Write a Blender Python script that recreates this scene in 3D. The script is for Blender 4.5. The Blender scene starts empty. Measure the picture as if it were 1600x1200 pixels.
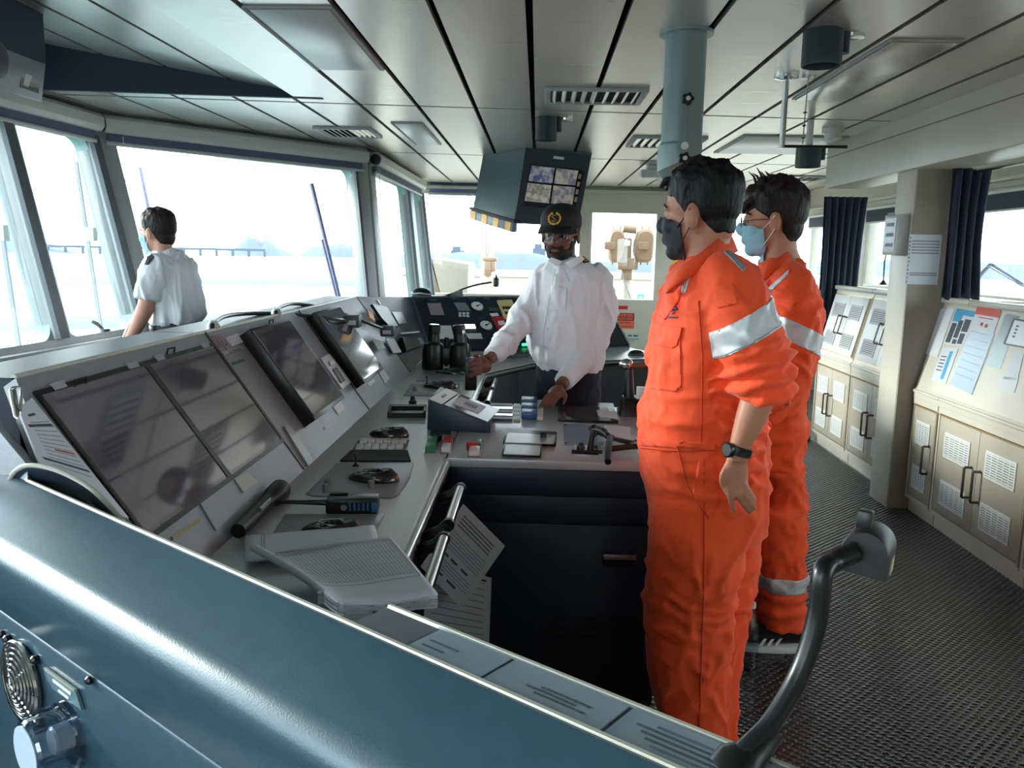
import bpy, bmesh, math, random
from mathutils import Vector as V, Matrix, noise
random.seed(7)
sc = bpy.context.scene
COL = sc.collection
# ---------------------------------------------------------------- camera
FPX, H = 1300.0, 1.5
_F = V(((841-800)/FPX, (600-396)/FPX, -1)).normalized()
_u = V((1, -.02, 0)).cross(_F)
if _u.y < 0: _u = -_u
_u.normalize()
_x = _F.cross(_u)
CM = Matrix((_x, _F, _u))                     # rows: world axes in camera space
CAM = V((0, 0, H))
cd = bpy.data.cameras.new('camera'); cam = bpy.data.objects.new('camera', cd); COL.objects.link(cam)
cam.matrix_world = Matrix.Translation(CAM) @ CM.to_4x4()
cd.sensor_width = 36; cd.lens = 36*FPX/1600; cd.clip_start = .02; cd.clip_end = 8000
sc.camera = cam
# ---------------------------------------------------------------- sky, exposure
w = bpy.data.worlds.new('sky'); sc.world = w; w.use_nodes = True
bg = w.node_tree.nodes['Background']; bg.inputs[0].default_value = (.93, .97, 1, 1); bg.inputs[1].default_value = 6.5
sc.view_settings.view_transform = 'Standard'; sc.view_settings.look = 'None'
sc.view_settings.gamma = 1; sc.view_settings.use_curve_mapping = False
sc.view_settings.exposure = 0.45
sd = bpy.data.lights.new('sun', 'SUN'); sd.energy = 5.0; sd.angle = math.radians(8); sd.color = (1, .93, .82)
sun = bpy.data.objects.new('sun', sd); COL.objects.link(sun)
sun.rotation_euler = V((-.93, .30, .23)).to_track_quat('Z', 'Y').to_euler()
# ---------------------------------------------------------------- pixel helpers (measuring the place)
def ray(px, py): return CM @ V(((px-800)/FPX, (600-py)/FPX, -1))
def atz(px, py, z): d = ray(px, py); return CAM + d*((z-H)/d.z)
def aty(px, py, y): d = ray(px, py); return CAM + d*(y/d.y)
def atx(px, py, x): d = ray(px, py); return CAM + d*(x/d.x)
class Frame:
    def __init__(s, o, u, v):
        s.o = V(o); s.u = V(u).normalized(); s.w = s.u.cross(V(v)).normalized(); s.v = s.w.cross(s.u)
    def p(s, u, v, w=0): return s.o + s.u*u + s.v*v + s.w*w
    def px(s, px, py, w=0):
        d = ray(px, py); o = s.o + s.w*w; t = (o-CAM).dot(s.w)/d.dot(s.w); q = CAM + d*t - s.o
        return (q.dot(s.u), q.dot(s.v))
WORLD = Frame((0, 0, 0), (1, 0, 0), (0, 1, 0))
def hframe(z): return Frame((0, 0, z), (1, 0, 0), (0, 1, 0))
def yframe(y, x=0, z=0): return Frame((x, y, z), (1, 0, 0), (0, 0, 1))      # faces the camera (-Y)
# ---------------------------------------------------------------- materials
def lin(c):
    return tuple((v/255/12.92 if v/255 <= .04045 else ((v/255+.055)/1.055)**2.4) for v in c)
MATS = {}
def mat(name, rgb, rough=.5, metal=0, bump=0, bscale=60, var=0, vscale=6, spec=.5, coat=0, emit=None, estr=1, stretch=None, sheen=0, rvar=0):
    if name in MATS: return MATS[name]
    m = bpy.data.materials.new(name); m.use_nodes = True; nt = m.node_tree; b = nt.nodes['Principled BSDF']
    c = lin(rgb); b.inputs['Base Color'].default_value = (*c, 1); b.inputs['Roughness'].default_value = rough
    b.inputs['Metallic'].default_value = metal; b.inputs['Specular IOR Level'].default_value = spec
    b.inputs['Coat Weight'].default_value = coat; b.inputs['Coat Roughness'].default_value = .08
    if sheen: b.inputs['Sheen Weight'].default_value = sheen
    if emit: b.inputs['Emission Color'].default_value = (*lin(emit), 1); b.inputs['Emission Strength'].default_value = estr
    if bump or var or rvar:
        tc = nt.nodes.new('ShaderNodeTexCoord'); src = tc.outputs['Object']
        if stretch:
            mp = nt.nodes.new('ShaderNodeMapping'); mp.inputs['Scale'].default_value = stretch
            nt.links.new(src, mp.inputs[0]); src = mp.outputs[0]
    if bump:
        n = nt.nodes.new('ShaderNodeTexNoise'); n.inputs['Scale'].default_value = bscale; n.inputs['Detail'].default_value = 4
        bp = nt.nodes.new('ShaderNodeBump'); bp.inputs['Strength'].default_value = bump; bp.inputs['Distance'].default_value = .01
        nt.links.new(src, n.inputs[0]); nt.links.new(n.outputs[0], bp.inputs['Height']); nt.links.new(bp.outputs[0], b.inputs['Normal'])
    if var:
        n = nt.nodes.new('ShaderNodeTexNoise'); n.inputs['Scale'].default_value = vscale; n.inputs['Detail'].default_value = 5
        r = nt.nodes.new('ShaderNodeValToRGB'); r.color_ramp.elements[0].position = .3; r.color_ramp.elements[1].position = .7
        r.color_ramp.elements[0].color = (*[max(0, v*(1-var)) for v in c], 1); r.color_ramp.elements[1].color = (*[min(1, v*(1+var)) for v in c], 1)
        nt.links.new(src, n.inputs[0]); nt.links.new(n.outputs[0], r.inputs[0]); nt.links.new(r.outputs[0], b.inputs['Base Color'])
    if rvar:
        n = nt.nodes.new('ShaderNodeTexNoise'); n.inputs['Scale'].default_value = vscale*1.7; n.inputs['Detail'].default_value = 3
        mr = nt.nodes.new('ShaderNodeMapRange'); mr.inputs['To Min'].default_value = max(0, rough-rvar); mr.inputs['To Max'].default_value = rough+rvar
        nt.links.new(src, n.inputs[0]); nt.links.new(n.outputs[0], mr.inputs[0]); nt.links.new(mr.outputs[0], b.inputs['Roughness'])
    MATS[name] = m; return m
def glass(name, rgb, gl=.06, rough=.0):
    if name in MATS: return MATS[name]
    m = bpy.data.materials.new(name); m.use_nodes = True; nt = m.node_tree; nt.nodes.remove(nt.nodes['Principled BSDF'])
    t = nt.nodes.new('ShaderNodeBsdfTransparent'); t.inputs[0].default_value = (*lin(rgb), 1)
    g = nt.nodes.new('ShaderNodeBsdfGlossy'); g.inputs['Roughness'].default_value = rough
    mx = nt.nodes.new('ShaderNodeMixShader'); mx.inputs[0].default_value = gl
    nt.links.new(t.outputs[0], mx.inputs[1]); nt.links.new(g.outputs[0], mx.inputs[2])
    nt.links.new(mx.outputs[0], nt.nodes['Material Output'].inputs[0]); MATS[name] = m; return m
m_ceil = mat('brushed_ceiling_panel', (216, 211, 204), .3, .62, bump=.05, bscale=5, stretch=(.6, 14, 1), rvar=.06, vscale=3)
m_void = mat('joint_void', (14, 16, 20), .8)
m_frame = mat('window_frame_grey', (176, 180, 182), .5, .1, bump=.05)
m_green = mat('window_rebate_green', (150, 178, 176), .4)
m_blind = mat('blind_cassette', (196, 197, 192), .45, .1)
m_blindf = mat('blind_fabric', (88, 98, 128), .7)
def translucent(name, rgb):
    m = bpy.data.materials.new(name); m.use_nodes = True; nt = m.node_tree; b = nt.nodes['Principled BSDF']; b.inputs['Base Color'].default_value = (*lin(rgb), 1); b.inputs['Roughness'].default_value = .8
    t = nt.nodes.new('ShaderNodeBsdfTranslucent'); t.inputs[0].default_value = (*lin(rgb), 1); mx = nt.nodes.new('ShaderNodeMixShader'); mx.inputs[0].default_value = .35
    nt.links.new(b.outputs[0], mx.inputs[1]); nt.links.new(t.outputs[0], mx.inputs[2]); nt.links.new(mx.outputs[0], nt.nodes['Material Output'].inputs[0]); MATS[name] = m; return m
m_lilac = translucent('blind_fabric_lilac', (136, 146, 190))
m_cream = mat('cream_paint', (206, 200, 184), .45, bump=.04, var=.03)
m_beige = mat('beige_laminate', (176, 166, 150), .42, bump=.04, var=.04)
m_beigel = mat('beige_laminate_light', (205, 198, 184), .38, bump=.03, var=.03)
m_taupe = mat('taupe_panel', (146, 134, 120), .5, bump=.05, var=.05)
m_brass = mat('brass_trim', (180, 150, 100), .35, .5)
m_rubber = mat('black_rubber', (26, 28, 32), .36, .1, bump=.04, bscale=160, spec=1.0, coat=.6)
m_teal = mat('teal_console_paint', (47, 73, 88), .27, .12, spec=.75, bump=.05, bscale=420, var=.06, vscale=40)
m_navy = mat('navy_console_panel', (30, 46, 62), .38, .1, bump=.05, bscale=200)
m_dark = mat('dark_console_panel', (26, 36, 48), .42, bump=.04, bscale=200, var=.05)
m_grey = mat('grey_console_panel', (150, 154, 162), .38, .35, bump=.05, bscale=260, var=.04, vscale=8)
m_desk = mat('satin_desk', (192, 196, 200), .28, .25, bump=.02, bscale=120)
m_steel = mat('stainless', (205, 205, 205), .18, 1)
m_black = mat('black_plastic', (16, 17, 20), .35, spec=.5)
m_blackm = mat('black_matte', (14, 16, 20), .7)
m_screen = mat('dark_glass_screen', (122, 118, 130), .05, .55, spec=.9, coat=.6)
m_white = mat('white_plastic', (225, 226, 226), .4)
m_paper = mat('paper', (214, 216, 222), .6, bump=.04, bscale=20)
m_paperb = mat('paper_blueish', (206, 212, 220), .5, bump=.05, bscale=14)
m_ink = mat('print_ink', (70, 72, 84), .7)
m_inkl = mat('print_ink_light', (140, 146, 158), .7)
m_red = mat('red_print', (196, 40, 44), .5)
m_orangep = mat('orange_print', (236, 110, 84), .5)
m_yellow = mat('hazard_yellow', (238, 168, 40), .5)
m_hgrey = mat('hazard_grey', (120, 128, 136), .5)
m_pipe = mat('periscope_paint', (132, 152, 152), .3, .1)
m_curtain = mat('navy_curtain', (30, 38, 62), .85, bump=.1, bscale=90, sheen=.2)
m_glass = glass('window_glass', (240, 248, 250), .05)
m_clear = glass('clear_plastic', (215, 225, 235), .16, .06)
m_cover = glass('plastic_sleeve', (228, 234, 238), .09, .2)
m_green_led = mat('green_led', (40, 220, 120), .4, emit=(60, 255, 150), estr=2)
m_lamp = mat('lit_keys', (255, 240, 230), .4, emit=(255, 236, 225), estr=1.2)
m_gbtn = mat('green_button', (40, 130, 84), .35); m_rbtn = mat('red_button', (186, 40, 44), .35); m_bbtn = mat('blue_switch', (40, 88, 150), .3)
m_diff = mat('lamp_diffuser', (214, 222, 222), .3, spec=.6)
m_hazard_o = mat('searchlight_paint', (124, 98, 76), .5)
# ---------------------------------------------------------------- mesh builder
class MB:
    def __init__(s): s.v = []; s.f = []; s.mi = []
    def add(s, vs, fs, mi=0):
        n = len(s.v); s.v += [V(q) for q in vs]
        for f in fs: s.f.append([i+n for i in f]); s.mi.append(mi)
        return s
    def hexa(s, b, t, mi=0):                                   # bottom ring, top ring
        n = len(b); fs = [list(range(n))[::-1], list(range(n, 2*n))]
        for i in range(n): j = (i+1) % n; fs.append([i, j, n+j, n+i])
        return s.add(list(b)+list(t), fs, mi)
    def box(s, fr, u0, u1, v0, v1, w0, w1, mi=0):
        q = [(u0, v0), (u1, v0), (u1, v1), (u0, v1)]
        return s.hexa([fr.p(a, b, w0) for a, b in q], [fr.p(a, b, w1) for a, b in q], mi)
    def wbox(s, x0, x1, y0, y1, z0, z1, mi=0): return s.box(WORLD, x0, x1, y0, y1, z0, z1, mi)
    def plate(s, fr, uv, w0, w1, mi=0):
        a = sum(uv[i][0]*uv[(i+1) % len(uv)][1]-uv[(i+1) % len(uv)][0]*uv[i][1] for i in range(len(uv)))
        if a < 0: uv = uv[::-1]
        return s.hexa([fr.p(a, b, w0) for a, b in uv], [fr.p(a, b, w1) for a, b in uv], mi)
    def pxplate(s, fr, pix, w0, w1, mi=0): return s.plate(fr, [fr.px(*q) for q in pix], w0, w1, mi)
    def tube(s, pts, r, n=10, mi=0, flat=None):
        pts = [V(q) for q in pts]; rs = r if isinstance(r, (list, tuple)) else [r]*len(pts); rings = []; prev = None
        for i, q in enumerate(pts):
            d = (pts[min(i+1, len(pts)-1)]-pts[max(i-1, 0)]).normalized()
            a = prev-d*prev.dot(d) if prev is not None else (V((0, 0, 1)) if abs(d.z) < .9 else V((1, 0, 0))).cross(d)
            a.normalize(); b = d.cross(a); prev = a
            rings.append([q+(a*math.cos(2*math.pi*k/n)+b*math.sin(2*math.pi*k/n))*rs[i] for k in range(n)])
        return s.loft(rings, mi)
    def loft(s, rings, mi=0):
        n = len(rings[0]); vs = [q for r in rings for q in r]; fs = []
        for i in range(len(rings)-1):
            for k in range(n):
                k2 = (k+1) % n; fs.append([i*n+k, i*n+k2, (i+1)*n+k2, (i+1)*n+k])
        fs.append(list(range(n))[::-1]); fs.append([(len(rings)-1)*n+k for k in range(n)])
        return s.add(vs, fs, mi)
    def lathe(s, prof, o, ax, n=24, mi=0):
        ax = V(ax).normalized(); a = (V((0, 0, 1)) if abs(ax.z) < .9 else V((1, 0, 0))).cross(ax).normalized(); b = ax.cross(a); o = V(o)
        return s.loft([[o+ax*h+(a*math.cos(2*math.pi*k/n)+b*math.sin(2*math.pi*k/n))*max(r, 1e-4) for k in range(n)] for r, h in prof], mi)
    def ell(s, c, ax, n=16, m=10, mi=0):                       # ax: three axis vectors
        c = V(c); a, b, d = [V(q) for q in ax]
        rings = []
        for i in range(m+1):
            t = math.pi*(i/m); st = max(math.sin(t), .02); rings.append([c+d*(-math.cos(t))+(a*math.cos(2*math.pi*k/n)+b*math.sin(2*math.pi*k/n))*st for k in range(n)])
        return s.loft(rings, mi)
    def mesh(s, name, fix=True):
        me = bpy.data.meshes.new(name); me.from_pydata([tuple(q) for q in s.v], [], s.f)
        for p, i in zip(me.polygons, s.mi): p.material_index = i
        if fix:
            bm = bmesh.new(); bm.from_mesh(me); bmesh.ops.recalc_face_normals(bm, faces=bm.faces); bm.to_mesh(me); bm.free()
        return me
    def build(s, name, mt, parent=None, smooth=False, bevel=0, seg=2):
        me = s.mesh(name)
        if bevel:
            bm = bmesh.new(); bm.from_mesh(me)
            es = [e for e in bm.edges if len(e.link_faces) == 2 and e.calc_face_angle(0) > .5]
            bmesh.ops.bevel(bm, geom=es, offset=bevel, segments=seg, affect='EDGES', profile=.5, clamp_overlap=True)
            bm.to_mesh(me); bm.free(); smooth = True
        return link(name, me, mt, parent, smooth)
def link(name, me, mt, parent=None, smooth=False):
    for m in (mt if isinstance(mt, (list, tuple)) else [mt]): me.materials.append(m)
    o = bpy.data.objects.new(name, me); COL.objects.link(o)
    if smooth:
        try: me.shade_auto = None
        except Exception: pass
        me.polygons.foreach_set('use_smooth', [True]*len(me.polygons))
        me.set_sharp_from_angle(angle=math.radians(35))
    if parent: setparent(o, parent)
    return o
LOC = {}
def setparent(o, p):
    o.parent = p; o.matrix_parent_inverse = Matrix.Translation(-LOC.get(p.name, V((0, 0, 0))))
def thing(name, loc, label, cat, group=None):
    o = bpy.data.objects.new(name, None); COL.objects.link(o); o.location = loc; LOC[o.name] = V(loc); o.empty_display_size = .05
    return tag(o, label, cat, group)
def tag(o, label, cat, group=None):
    o['label'] = label; o['category'] = cat
    if group: o['group'] = group
    return o
def struct(o): o['kind'] = 'structure'; return o
def stuff(o): o['kind'] = 'stuff'; return o
def text(name, body, fr, u, v, size, mt, parent, w=.0015, align='LEFT', squash=1.0, rot=0):
    c = bpy.data.curves.new(name, 'FONT'); c.body = body; c.size = size; c.align_x = align; c.resolution_u = 2
    t = bpy.data.objects.new(name, c); COL.objects.link(t); bpy.context.view_layer.update()
    me = bpy.data.meshes.new_from_object(t.evaluated_get(bpy.context.evaluated_depsgraph_get())); bpy.data.objects.remove(t); bpy.data.curves.remove(c)
    cr, sr = math.cos(rot), math.sin(rot)
    for q in me.vertices:
        x, y = q.co.x*squash, q.co.y; q.co = fr.p(u+x*cr-y*sr, v+x*sr+y*cr, w)
    me.name = name
    return link(name, me, mt, parent)
def lines(fr, rows, mt, parent, name='print_line', w=.001):
    mb = MB()
    for (u0, u1, v0, v1) in rows: mb.box(fr, min(u0, u1), max(u0, u1), min(v0, v1), max(v0, v1), 0, w)
    o = mb.build(name, mt, parent); stuff(o); return o
# ================================================================ STRUCTURE
CZ = 2.33
# floor with oval studs
fl = MB().wbox(-3.3, 4.2, -1.3, 11.2, -.06, 0).build('floor', m_rubber); struct(fl)
def stud_mesh():
    mb = MB(); n = 8; rings = []
    for s_, z in ((1, 0), (.92, .0017), (.55, .0032)):
        rings.append([V((.0145*s_*math.cos(2*math.pi*k/n), .0098*s_*math.sin(2*math.pi*k/n), z)) for k in range(n)])
    mb.loft(rings); return mb
_sm = stud_mesh(); sme = _sm.mesh('floor_stud'); sme.materials.append(m_rubber); sme.polygons.foreach_set('use_smooth', [True]*len(sme.polygons))
spots = []
iy = 0; y = 1.75
while y < 7.4:
    x = .30 + (.018 if iy % 2 else 0)
    while x < 2.33:
        if x < (y*.62+.05): spots.append((x, y))
        x += .036
    y += .0165*1.05; iy += 1
def seen(q):
    c = CM.transposed() @ (V((q[0], q[1], 0))-CAM); px, py = 800+FPX*c.x/-c.z, 600-FPX*c.y/-c.z
    return 1195 < px < 1600 and 850 < py < 1200 and not (px < 1300 and py > 1600-px*.5)
near = [q for q in spots if seen(q)]
near.sort(key=lambda q: q[1]); ns = set(near[:300])
for q in near[:300]:
    o = bpy.data.objects.new('floor_stud', sme); COL.objects.link(o); o.location = (q[0], q[1], 0); o.parent = fl
vs, fs = [], []
for q in spots:
    if q in ns: continue
    n0 = len(vs)
    vs += [(v.x+q[0], v.y+q[1], v.z) for v in _sm.v]; fs += [[i+n0 for i in f] for f in _sm.f]
me = bpy.data.meshes.new('stud_field'); me.from_pydata(vs, [], fs)
o = link('stud_field', me, m_rubber, fl); me.polygons.foreach_set('use_smooth', [True]*len(me.polygons)); stuff(o)
# ---------------- ceiling
ce = MB().wbox(-3.3, 4.2, -1.3, 11.2, CZ+.30, CZ+.36).build('ceiling', m_void); struct(ce)
def l1(x): return 5.07+.101*x
def l2(x): return 7.48+.127*x
def lf(x): return 10.72+.09*x
G = .013; PW = .334; X0 = -.72
def panel(xa, xb, ya, yb, zf=lambda x: CZ, mt=m_ceil):
    q = [(xa, ya(xa)), (xb, ya(xb)), (xb, yb(xb)), (xa, yb(xa))]
    MB().hexa([V((a, b, zf(a))) for a, b in q], [V((a, b, zf(a)+.02)) for a, b in q]).build('ceiling_panel', mt, ce)
RX = -1.22                                                   # right edge of the raised recess
RS = .155
def rec(x): return CZ + max(0, (RX-x))*RS + (.006 if x < RX-.01 else 0)
for k in range(-7, 14):
    xa, xb = X0+k*PW+G, X0+(k+1)*PW-G
    if xb < RX+.1:
        panel(xa, min(xb, RX), lambda x: -1.2, lambda x: l1(x)-.17, rec)
        panel(xa, min(xb, RX), lambda x: l1(x)-.145, lambda x: l1(x)-.02)
    else:
        panel(xa, xb, lambda x: -1.2, lambda x: l1(x)-.02)
    if xb > -3.3:
        panel(xa, xb, lambda x: l1(x)+.016, lambda x: l2(x)-.022)
        panel(xa, xb, lambda x: l2(x)+.018, lf)
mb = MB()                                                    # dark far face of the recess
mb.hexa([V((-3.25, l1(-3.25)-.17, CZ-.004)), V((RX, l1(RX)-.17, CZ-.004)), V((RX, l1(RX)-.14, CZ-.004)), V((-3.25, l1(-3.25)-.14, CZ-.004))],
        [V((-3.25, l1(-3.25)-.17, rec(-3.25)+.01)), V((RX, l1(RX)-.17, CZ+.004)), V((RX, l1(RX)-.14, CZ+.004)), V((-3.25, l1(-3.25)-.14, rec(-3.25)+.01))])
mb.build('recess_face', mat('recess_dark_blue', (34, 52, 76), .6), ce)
for (p0, p1, nm) in (((390, 8), (600, 108), 'a'), ((612, 190), (690, 225), 'b'), ((1165, 210), (1255, 240), 'c')):
    a, b = atz(*p0, CZ), atz(*p1, CZ); xa, xb, ya, yb = min(a.x, b.x), max(a.x, b.x), min(a.y, b.y), max(a.y, b.y)
    if nm == 'a': xa, xb = X0-PW+G, X0-G
    lab = {'a': 'large pale ceiling light panel above the main console', 'b': 'pale ceiling light panel left of the camera monitor box', 'c': 'bright ceiling light panel behind the hanging bar'}[nm]
    t = thing('ceiling_light', (xa, ya, CZ), lab, 'ceiling light')
    MB().wbox(xa, xb, ya, yb, CZ-.008, CZ).wbox(xa-.008, xa, ya, yb, CZ-.012, CZ).build('light_frame', m_frame, t, bevel=.002)
    MB().wbox(xa+.015, xb-.015, ya+.02, yb-.02, CZ-.012, CZ-.0085).build('diffuser', m_diff, t, bevel=.001)
xa, xb, ya, yb = X0+6*PW+.03, X0+7*PW-.03, 3.35, 4.6
t = thing('ceiling_light', (xa, ya, CZ), 'ceiling light panel with pink tinge above the right cabinets', 'ceiling light')
MB().wbox(xa, xb, ya, yb, CZ-.008, CZ).build('light_frame', m_frame, t, bevel=.002)
MB().wbox(xa+.015, xb-.015, ya+.02, yb-.02, CZ-.012, CZ-.0085).build('diffuser', mat('satin_diffuser', (190, 185, 180), .25, .5), t, bevel=.001)
def vent(p0, p1, label, n):
    a, b = atz(*p0, CZ), atz(*p1, CZ); xa, xb, ya, yb = min(a.x, b.x), max(a.x, b.x), min(a.y, b.y), max(a.y, b.y)
    t = thing('ceiling_vent', (xa, ya, CZ), label, 'ceiling vent'); e = .03
    mb = MB()
    for q in ((xa, xb, ya, ya+e), (xa, xb, yb-e, yb), (xa, xa+e, ya+e, yb-e), (xb-e, xb, ya+e, yb-e)): mb.wbox(*q, CZ-.018, CZ)
    mb.build('vent_frame', m_frame, t, bevel=.003)
    MB().wbox(xa+e, xb-e, ya+e, yb-e, CZ-.004, CZ-.001).build('backing', m_void, t)
    for k in range(n):
        x = xa+e+(xb-xa-2*e)*(k+.5)/n; s_ = -1 if k < n/2 else 1
        MB().hexa([V((x-.004, ya+e, CZ-.016)), V((x+.004, ya+e, CZ-.016)), V((x+.004, yb-e, CZ-.016)), V((x-.004, yb-e, CZ-.016))],
                  [V((x-.004+s_*.015, ya+e, CZ-.003)), V((x+.004+s_*.015, ya+e, CZ-.003)), V((x+.004+s_*.015, yb-e, CZ-.003)), V((x-.004+s_*.015, yb-e, CZ-.003))]).build('slat', m_ceil, t)
vent((852, 135), (1000, 160), 'large slatted ceiling vent in front of the camera monitor box', 9)
vent((488, 197), (598, 213), 'ceiling vent near the forward windows', 9)
vent((990, 212), (1085, 229), 'ceiling vent partly hidden behind the periscope tube', 8)
vent((1205, 273), (1278, 281), 'far ceiling vent above the dark-haired man at the back', 7)
# ---------------- front windows (lean outwards at the top)
def wallseg(B0, B1, T0, T1, zb, zt, wins, name, lowz=0.0):
    """wall between two plan lines with window openings (s0,s1) along it; t runs 0..1 up the wall"""
    B0, B1, T0, T1 = V((*B0, zb)), V((*B1, zb)), V((*T0, zt)), V((*T1, zt))
    def P(s_, t_, d=0):
        q = (B0.lerp(B1, s_)).lerp(T0.lerp(T1, s_), t_); return q+n*d
    n = (B1-B0).cross(T0-B0).normalized()
    return P, n
def winwall(idx, B0, B1, T0, T1, zb, zt, wins, t0, t1, frame_w=.03):
    P, n = wallseg(B0, B1, T0, T1, zb, zt, wins, '')
    def slab(mb, s0, s1, a, b, d0, d1):
        mb.hexa([P(s0, a, d0), P(s1, a, d0), P(s1, b, d0), P(s0, b, d0)], [P(s0, a, d1), P(s1, a, d1), P(s1, b, d1), P(s0, b, d1)])
    wl = MB(); slab(wl, 0, 1, 0, t0, -.05, .05); w_ = wl.build('wall_front', m_frame); struct(w_)
    mb = MB(); slab(mb, 0, 1, t1, 1, -.05, .05); mb.build('header', m_frame, w_)
    edges = [0]+[q for ab in wins for q in ab]+[1]
    for i in range(0, len(edges), 2):
        mb = MB(); slab(mb, edges[i], edges[i+1], t0, t1, -.05, .05); mb.build('pillar', m_frame, w_, bevel=.008)
        if edges[i] > 0:
            mb = MB(); e = edges[i]; slab(mb, e-.0, e+.012, t0, t1, .05, .075); mb.build('pillar_rib', mat('window_frame_dark', (84, 92, 98), .5), w_)
    for j, (s0, s1) in enumerate(wins):
        ww = (T1-T0).length if False else (V((*T1, 0))-V((*T0, 0))).length
        def rrect(r, k=5):
            hs = (s1-s0); out = []
            for cx, cy, a0 in ((s1-r/ww, t0+r*.75, -90), (s1-r/ww, t1-r*.75, 0), (s0+r/ww, t1-r*.75, 90), (s0+r/ww, t0+r*.75, 180)):
                for i in range(k+1):
                    a = math.radians(a0+90*i/k); out.append((cx+math.cos(a)*r/ww, cy+math.sin(a)*r*.75))
            return out
        inner = rrect(.09); fw = frame_w
        sc_ = lambda q: (s0+(s1-s0)*.5+(q[0]-(s0+s1)/2)*((s1-s0)*ww+2*fw)/((s1-s0)*ww), (t0+t1)/2+(q[1]-(t0+t1)/2)*1.04)
        outer = [sc_(q) for q in inner]; m = len(inner); f = MB(); vs = []
        for d in (-.055, .03):
            vs += [P(*q, d) for q in inner]+[P(*q, d) for q in outer]
        fs = []
        for i in range(m):
            k = (i+1) % m
            fs += [[i, k, m+k, m+i], [2*m+i, 2*m+k, 3*m+k, 3*m+i], [i, k, 2*m+k, 2*m+i], [m+i, m+k, 3*m+k, 3*m+i]]
        f.add(vs, fs); wo = f.build('window_%d' % ([1, 6, 8][idx]+j), m_green, None, smooth=True); struct(wo)
        g = MB(); g.hexa([P(*q, -.012) for q in inner], [P(*q, -.008) for q in inner]); g.build('window_pane', m_glass, wo)
    return w_, P
B12, T12 = (-2.52, 5.22), (-2.87, 5.38)
B23, T23 = (-1.33, 6.86), (-1.47, 7.08)
zb, zt = .95, 2.2
def par(px, y0=3.0, lean=None): pass
# forward wall along the aisle (three panes), diagonal corner wall (one wide pane), side wall (one narrow pane)
_c = lambda s_: (s_*2.92+3.5)/6.42
wf, PF = winwall(0, (-2.92, -1.2), B12, (-3.20, -1.2), T12, zb, zt, [(.02, .25), (.28, _c(-.06)), (_c(.0), _c(.34)), (_c(.375), _c(.69)), (_c(.735), _c(.965))], .03, .97)
wd, PD = winwall(1, B12, B23, T12, T23, zb, zt, [(.06, .93)], .02, .975)
ws, PS = winwall(2, B23, (-1.30, 10.1), T23, (-1.45, 10.15), zb, zt, [(.07, .62), (.75, .97)], .02, .975)
for nm, (a, b) in (('sill_wall', ((-2.92, -1.2), B12)), ('sill_wall', (B12, B23)), ('sill_wall', (B23, (-1.30, 10.1)))):
    pa = {0: wf}.get(0); A, B = V((*a, 0)), V((*b, 0)); d = (B-A).normalized(); n = V((-d.y, d.x, 0))
    par_ = wf if a[0] == -2.92 else (wd if a == B12 else ws)
    MB().hexa([A-n*.02, B-n*.02, B+n*.1, A+n*.1], [A-n*.02+V((0, 0, .96)), B-n*.02+V((0, 0, .96)), B+n*.1+V((0, 0, .96)), A+n*.1+V((0, 0, .96))]).build('sill_wall', m_frame, par_)
    MB().hexa([A-n*.1+V((0, 0, .93)), B-n*.1+V((0, 0, .93)), B+n*.05+V((0, 0, .93)), A+n*.05+V((0, 0, .93))], [A-n*.1+V((0, 0, .965)), B-n*.1+V((0, 0, .965)), B+n*.05+V((0, 0, .965)), A+n*.05+V((0, 0, .965))]).build('sill_ledge', m_frame, par_, bevel=.006)
# ceiling upstand above the windows
mb = MB()
poly = [(-3.20, -1.2), T12, T23, (-1.45, 10.15)]
for (a, b) in zip(poly[:-1], poly[1:]):
    A, B = V((*a, 2.18)), V((*b, 2.18)); d = (B-A).normalized(); n = V((-d.y, d.x, 0))
    hd = MB().hexa([A, B, B+n*.08, A+n*.08], [A+V((0, 0, .5)), B+V((0, 0, .5)), B+n*.08+V((0, 0, .5)), A+n*.08+V((0, 0, .5))]).build('trim_%d' % (1+poly.index(a)), m_frame); struct(hd)
# roller blinds: cassette tube, fabric roll and bottom bar per bay
def blind(a, b, label, drop=.10, z=2.25, off=.09):
    A, B = V((*a, z)), V((*b, z)); d = (B-A).normalized(); n = V((d.y, -d.x, 0))
    A = A+n*off+d*.05; B = B+n*off-d*.05
    t = thing('roller_blind', A, label, 'roller blind')
    fr = Frame(A, d, V((0, 0, 1))); L = (B-A).length
    mb = MB(); pr = [(-.055, -.05), (.03, -.05), (.05, -.02), (.05, .035), (.02, .06), (-.055, .06)]
    mb.loft([[fr.p(q, v, w_) for w_, v in pr] for q in (0, L)]); mb.build('cassette', m_blind, t, bevel=.004)
    MB().box(fr, .03, L-.03, -.05-drop*.55, -.045, -.012, -.004).build('blind_fabric', m_blindf, t)
    MB().tube([fr.p(.02, -.055-drop*.55, -.008), fr.p(L-.02, -.055-drop*.55, -.008)], .014, 8).build('bottom_bar', m_blind, t, smooth=True)
    for q in (0, L): MB().lathe([(.045, -.006), (.045, .006)], fr.p(q, .0, 0), d, 14).build('end_cap', m_black, t)
    MB().tube([fr.p(.12, -.06, .01), fr.p(.12, -.9, .01)], .0022, 5).build('pull_cord', m_white, t)
    return t
blind((-3.0, 2.6), (-2.93, 4.05), 'dark roller blind above the leftmost forward window')
blind((-2.93, 4.10), (-2.86, 5.36), 'rolled-up blind between the overhead dial box and the corner of the forward windows')
blind(T12, T23, 'long grey roller blind cassette above the wide diagonal window')
blind(T23, (-1.45, 9.9), 'short roller blind cassette above the narrow side window')
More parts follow.
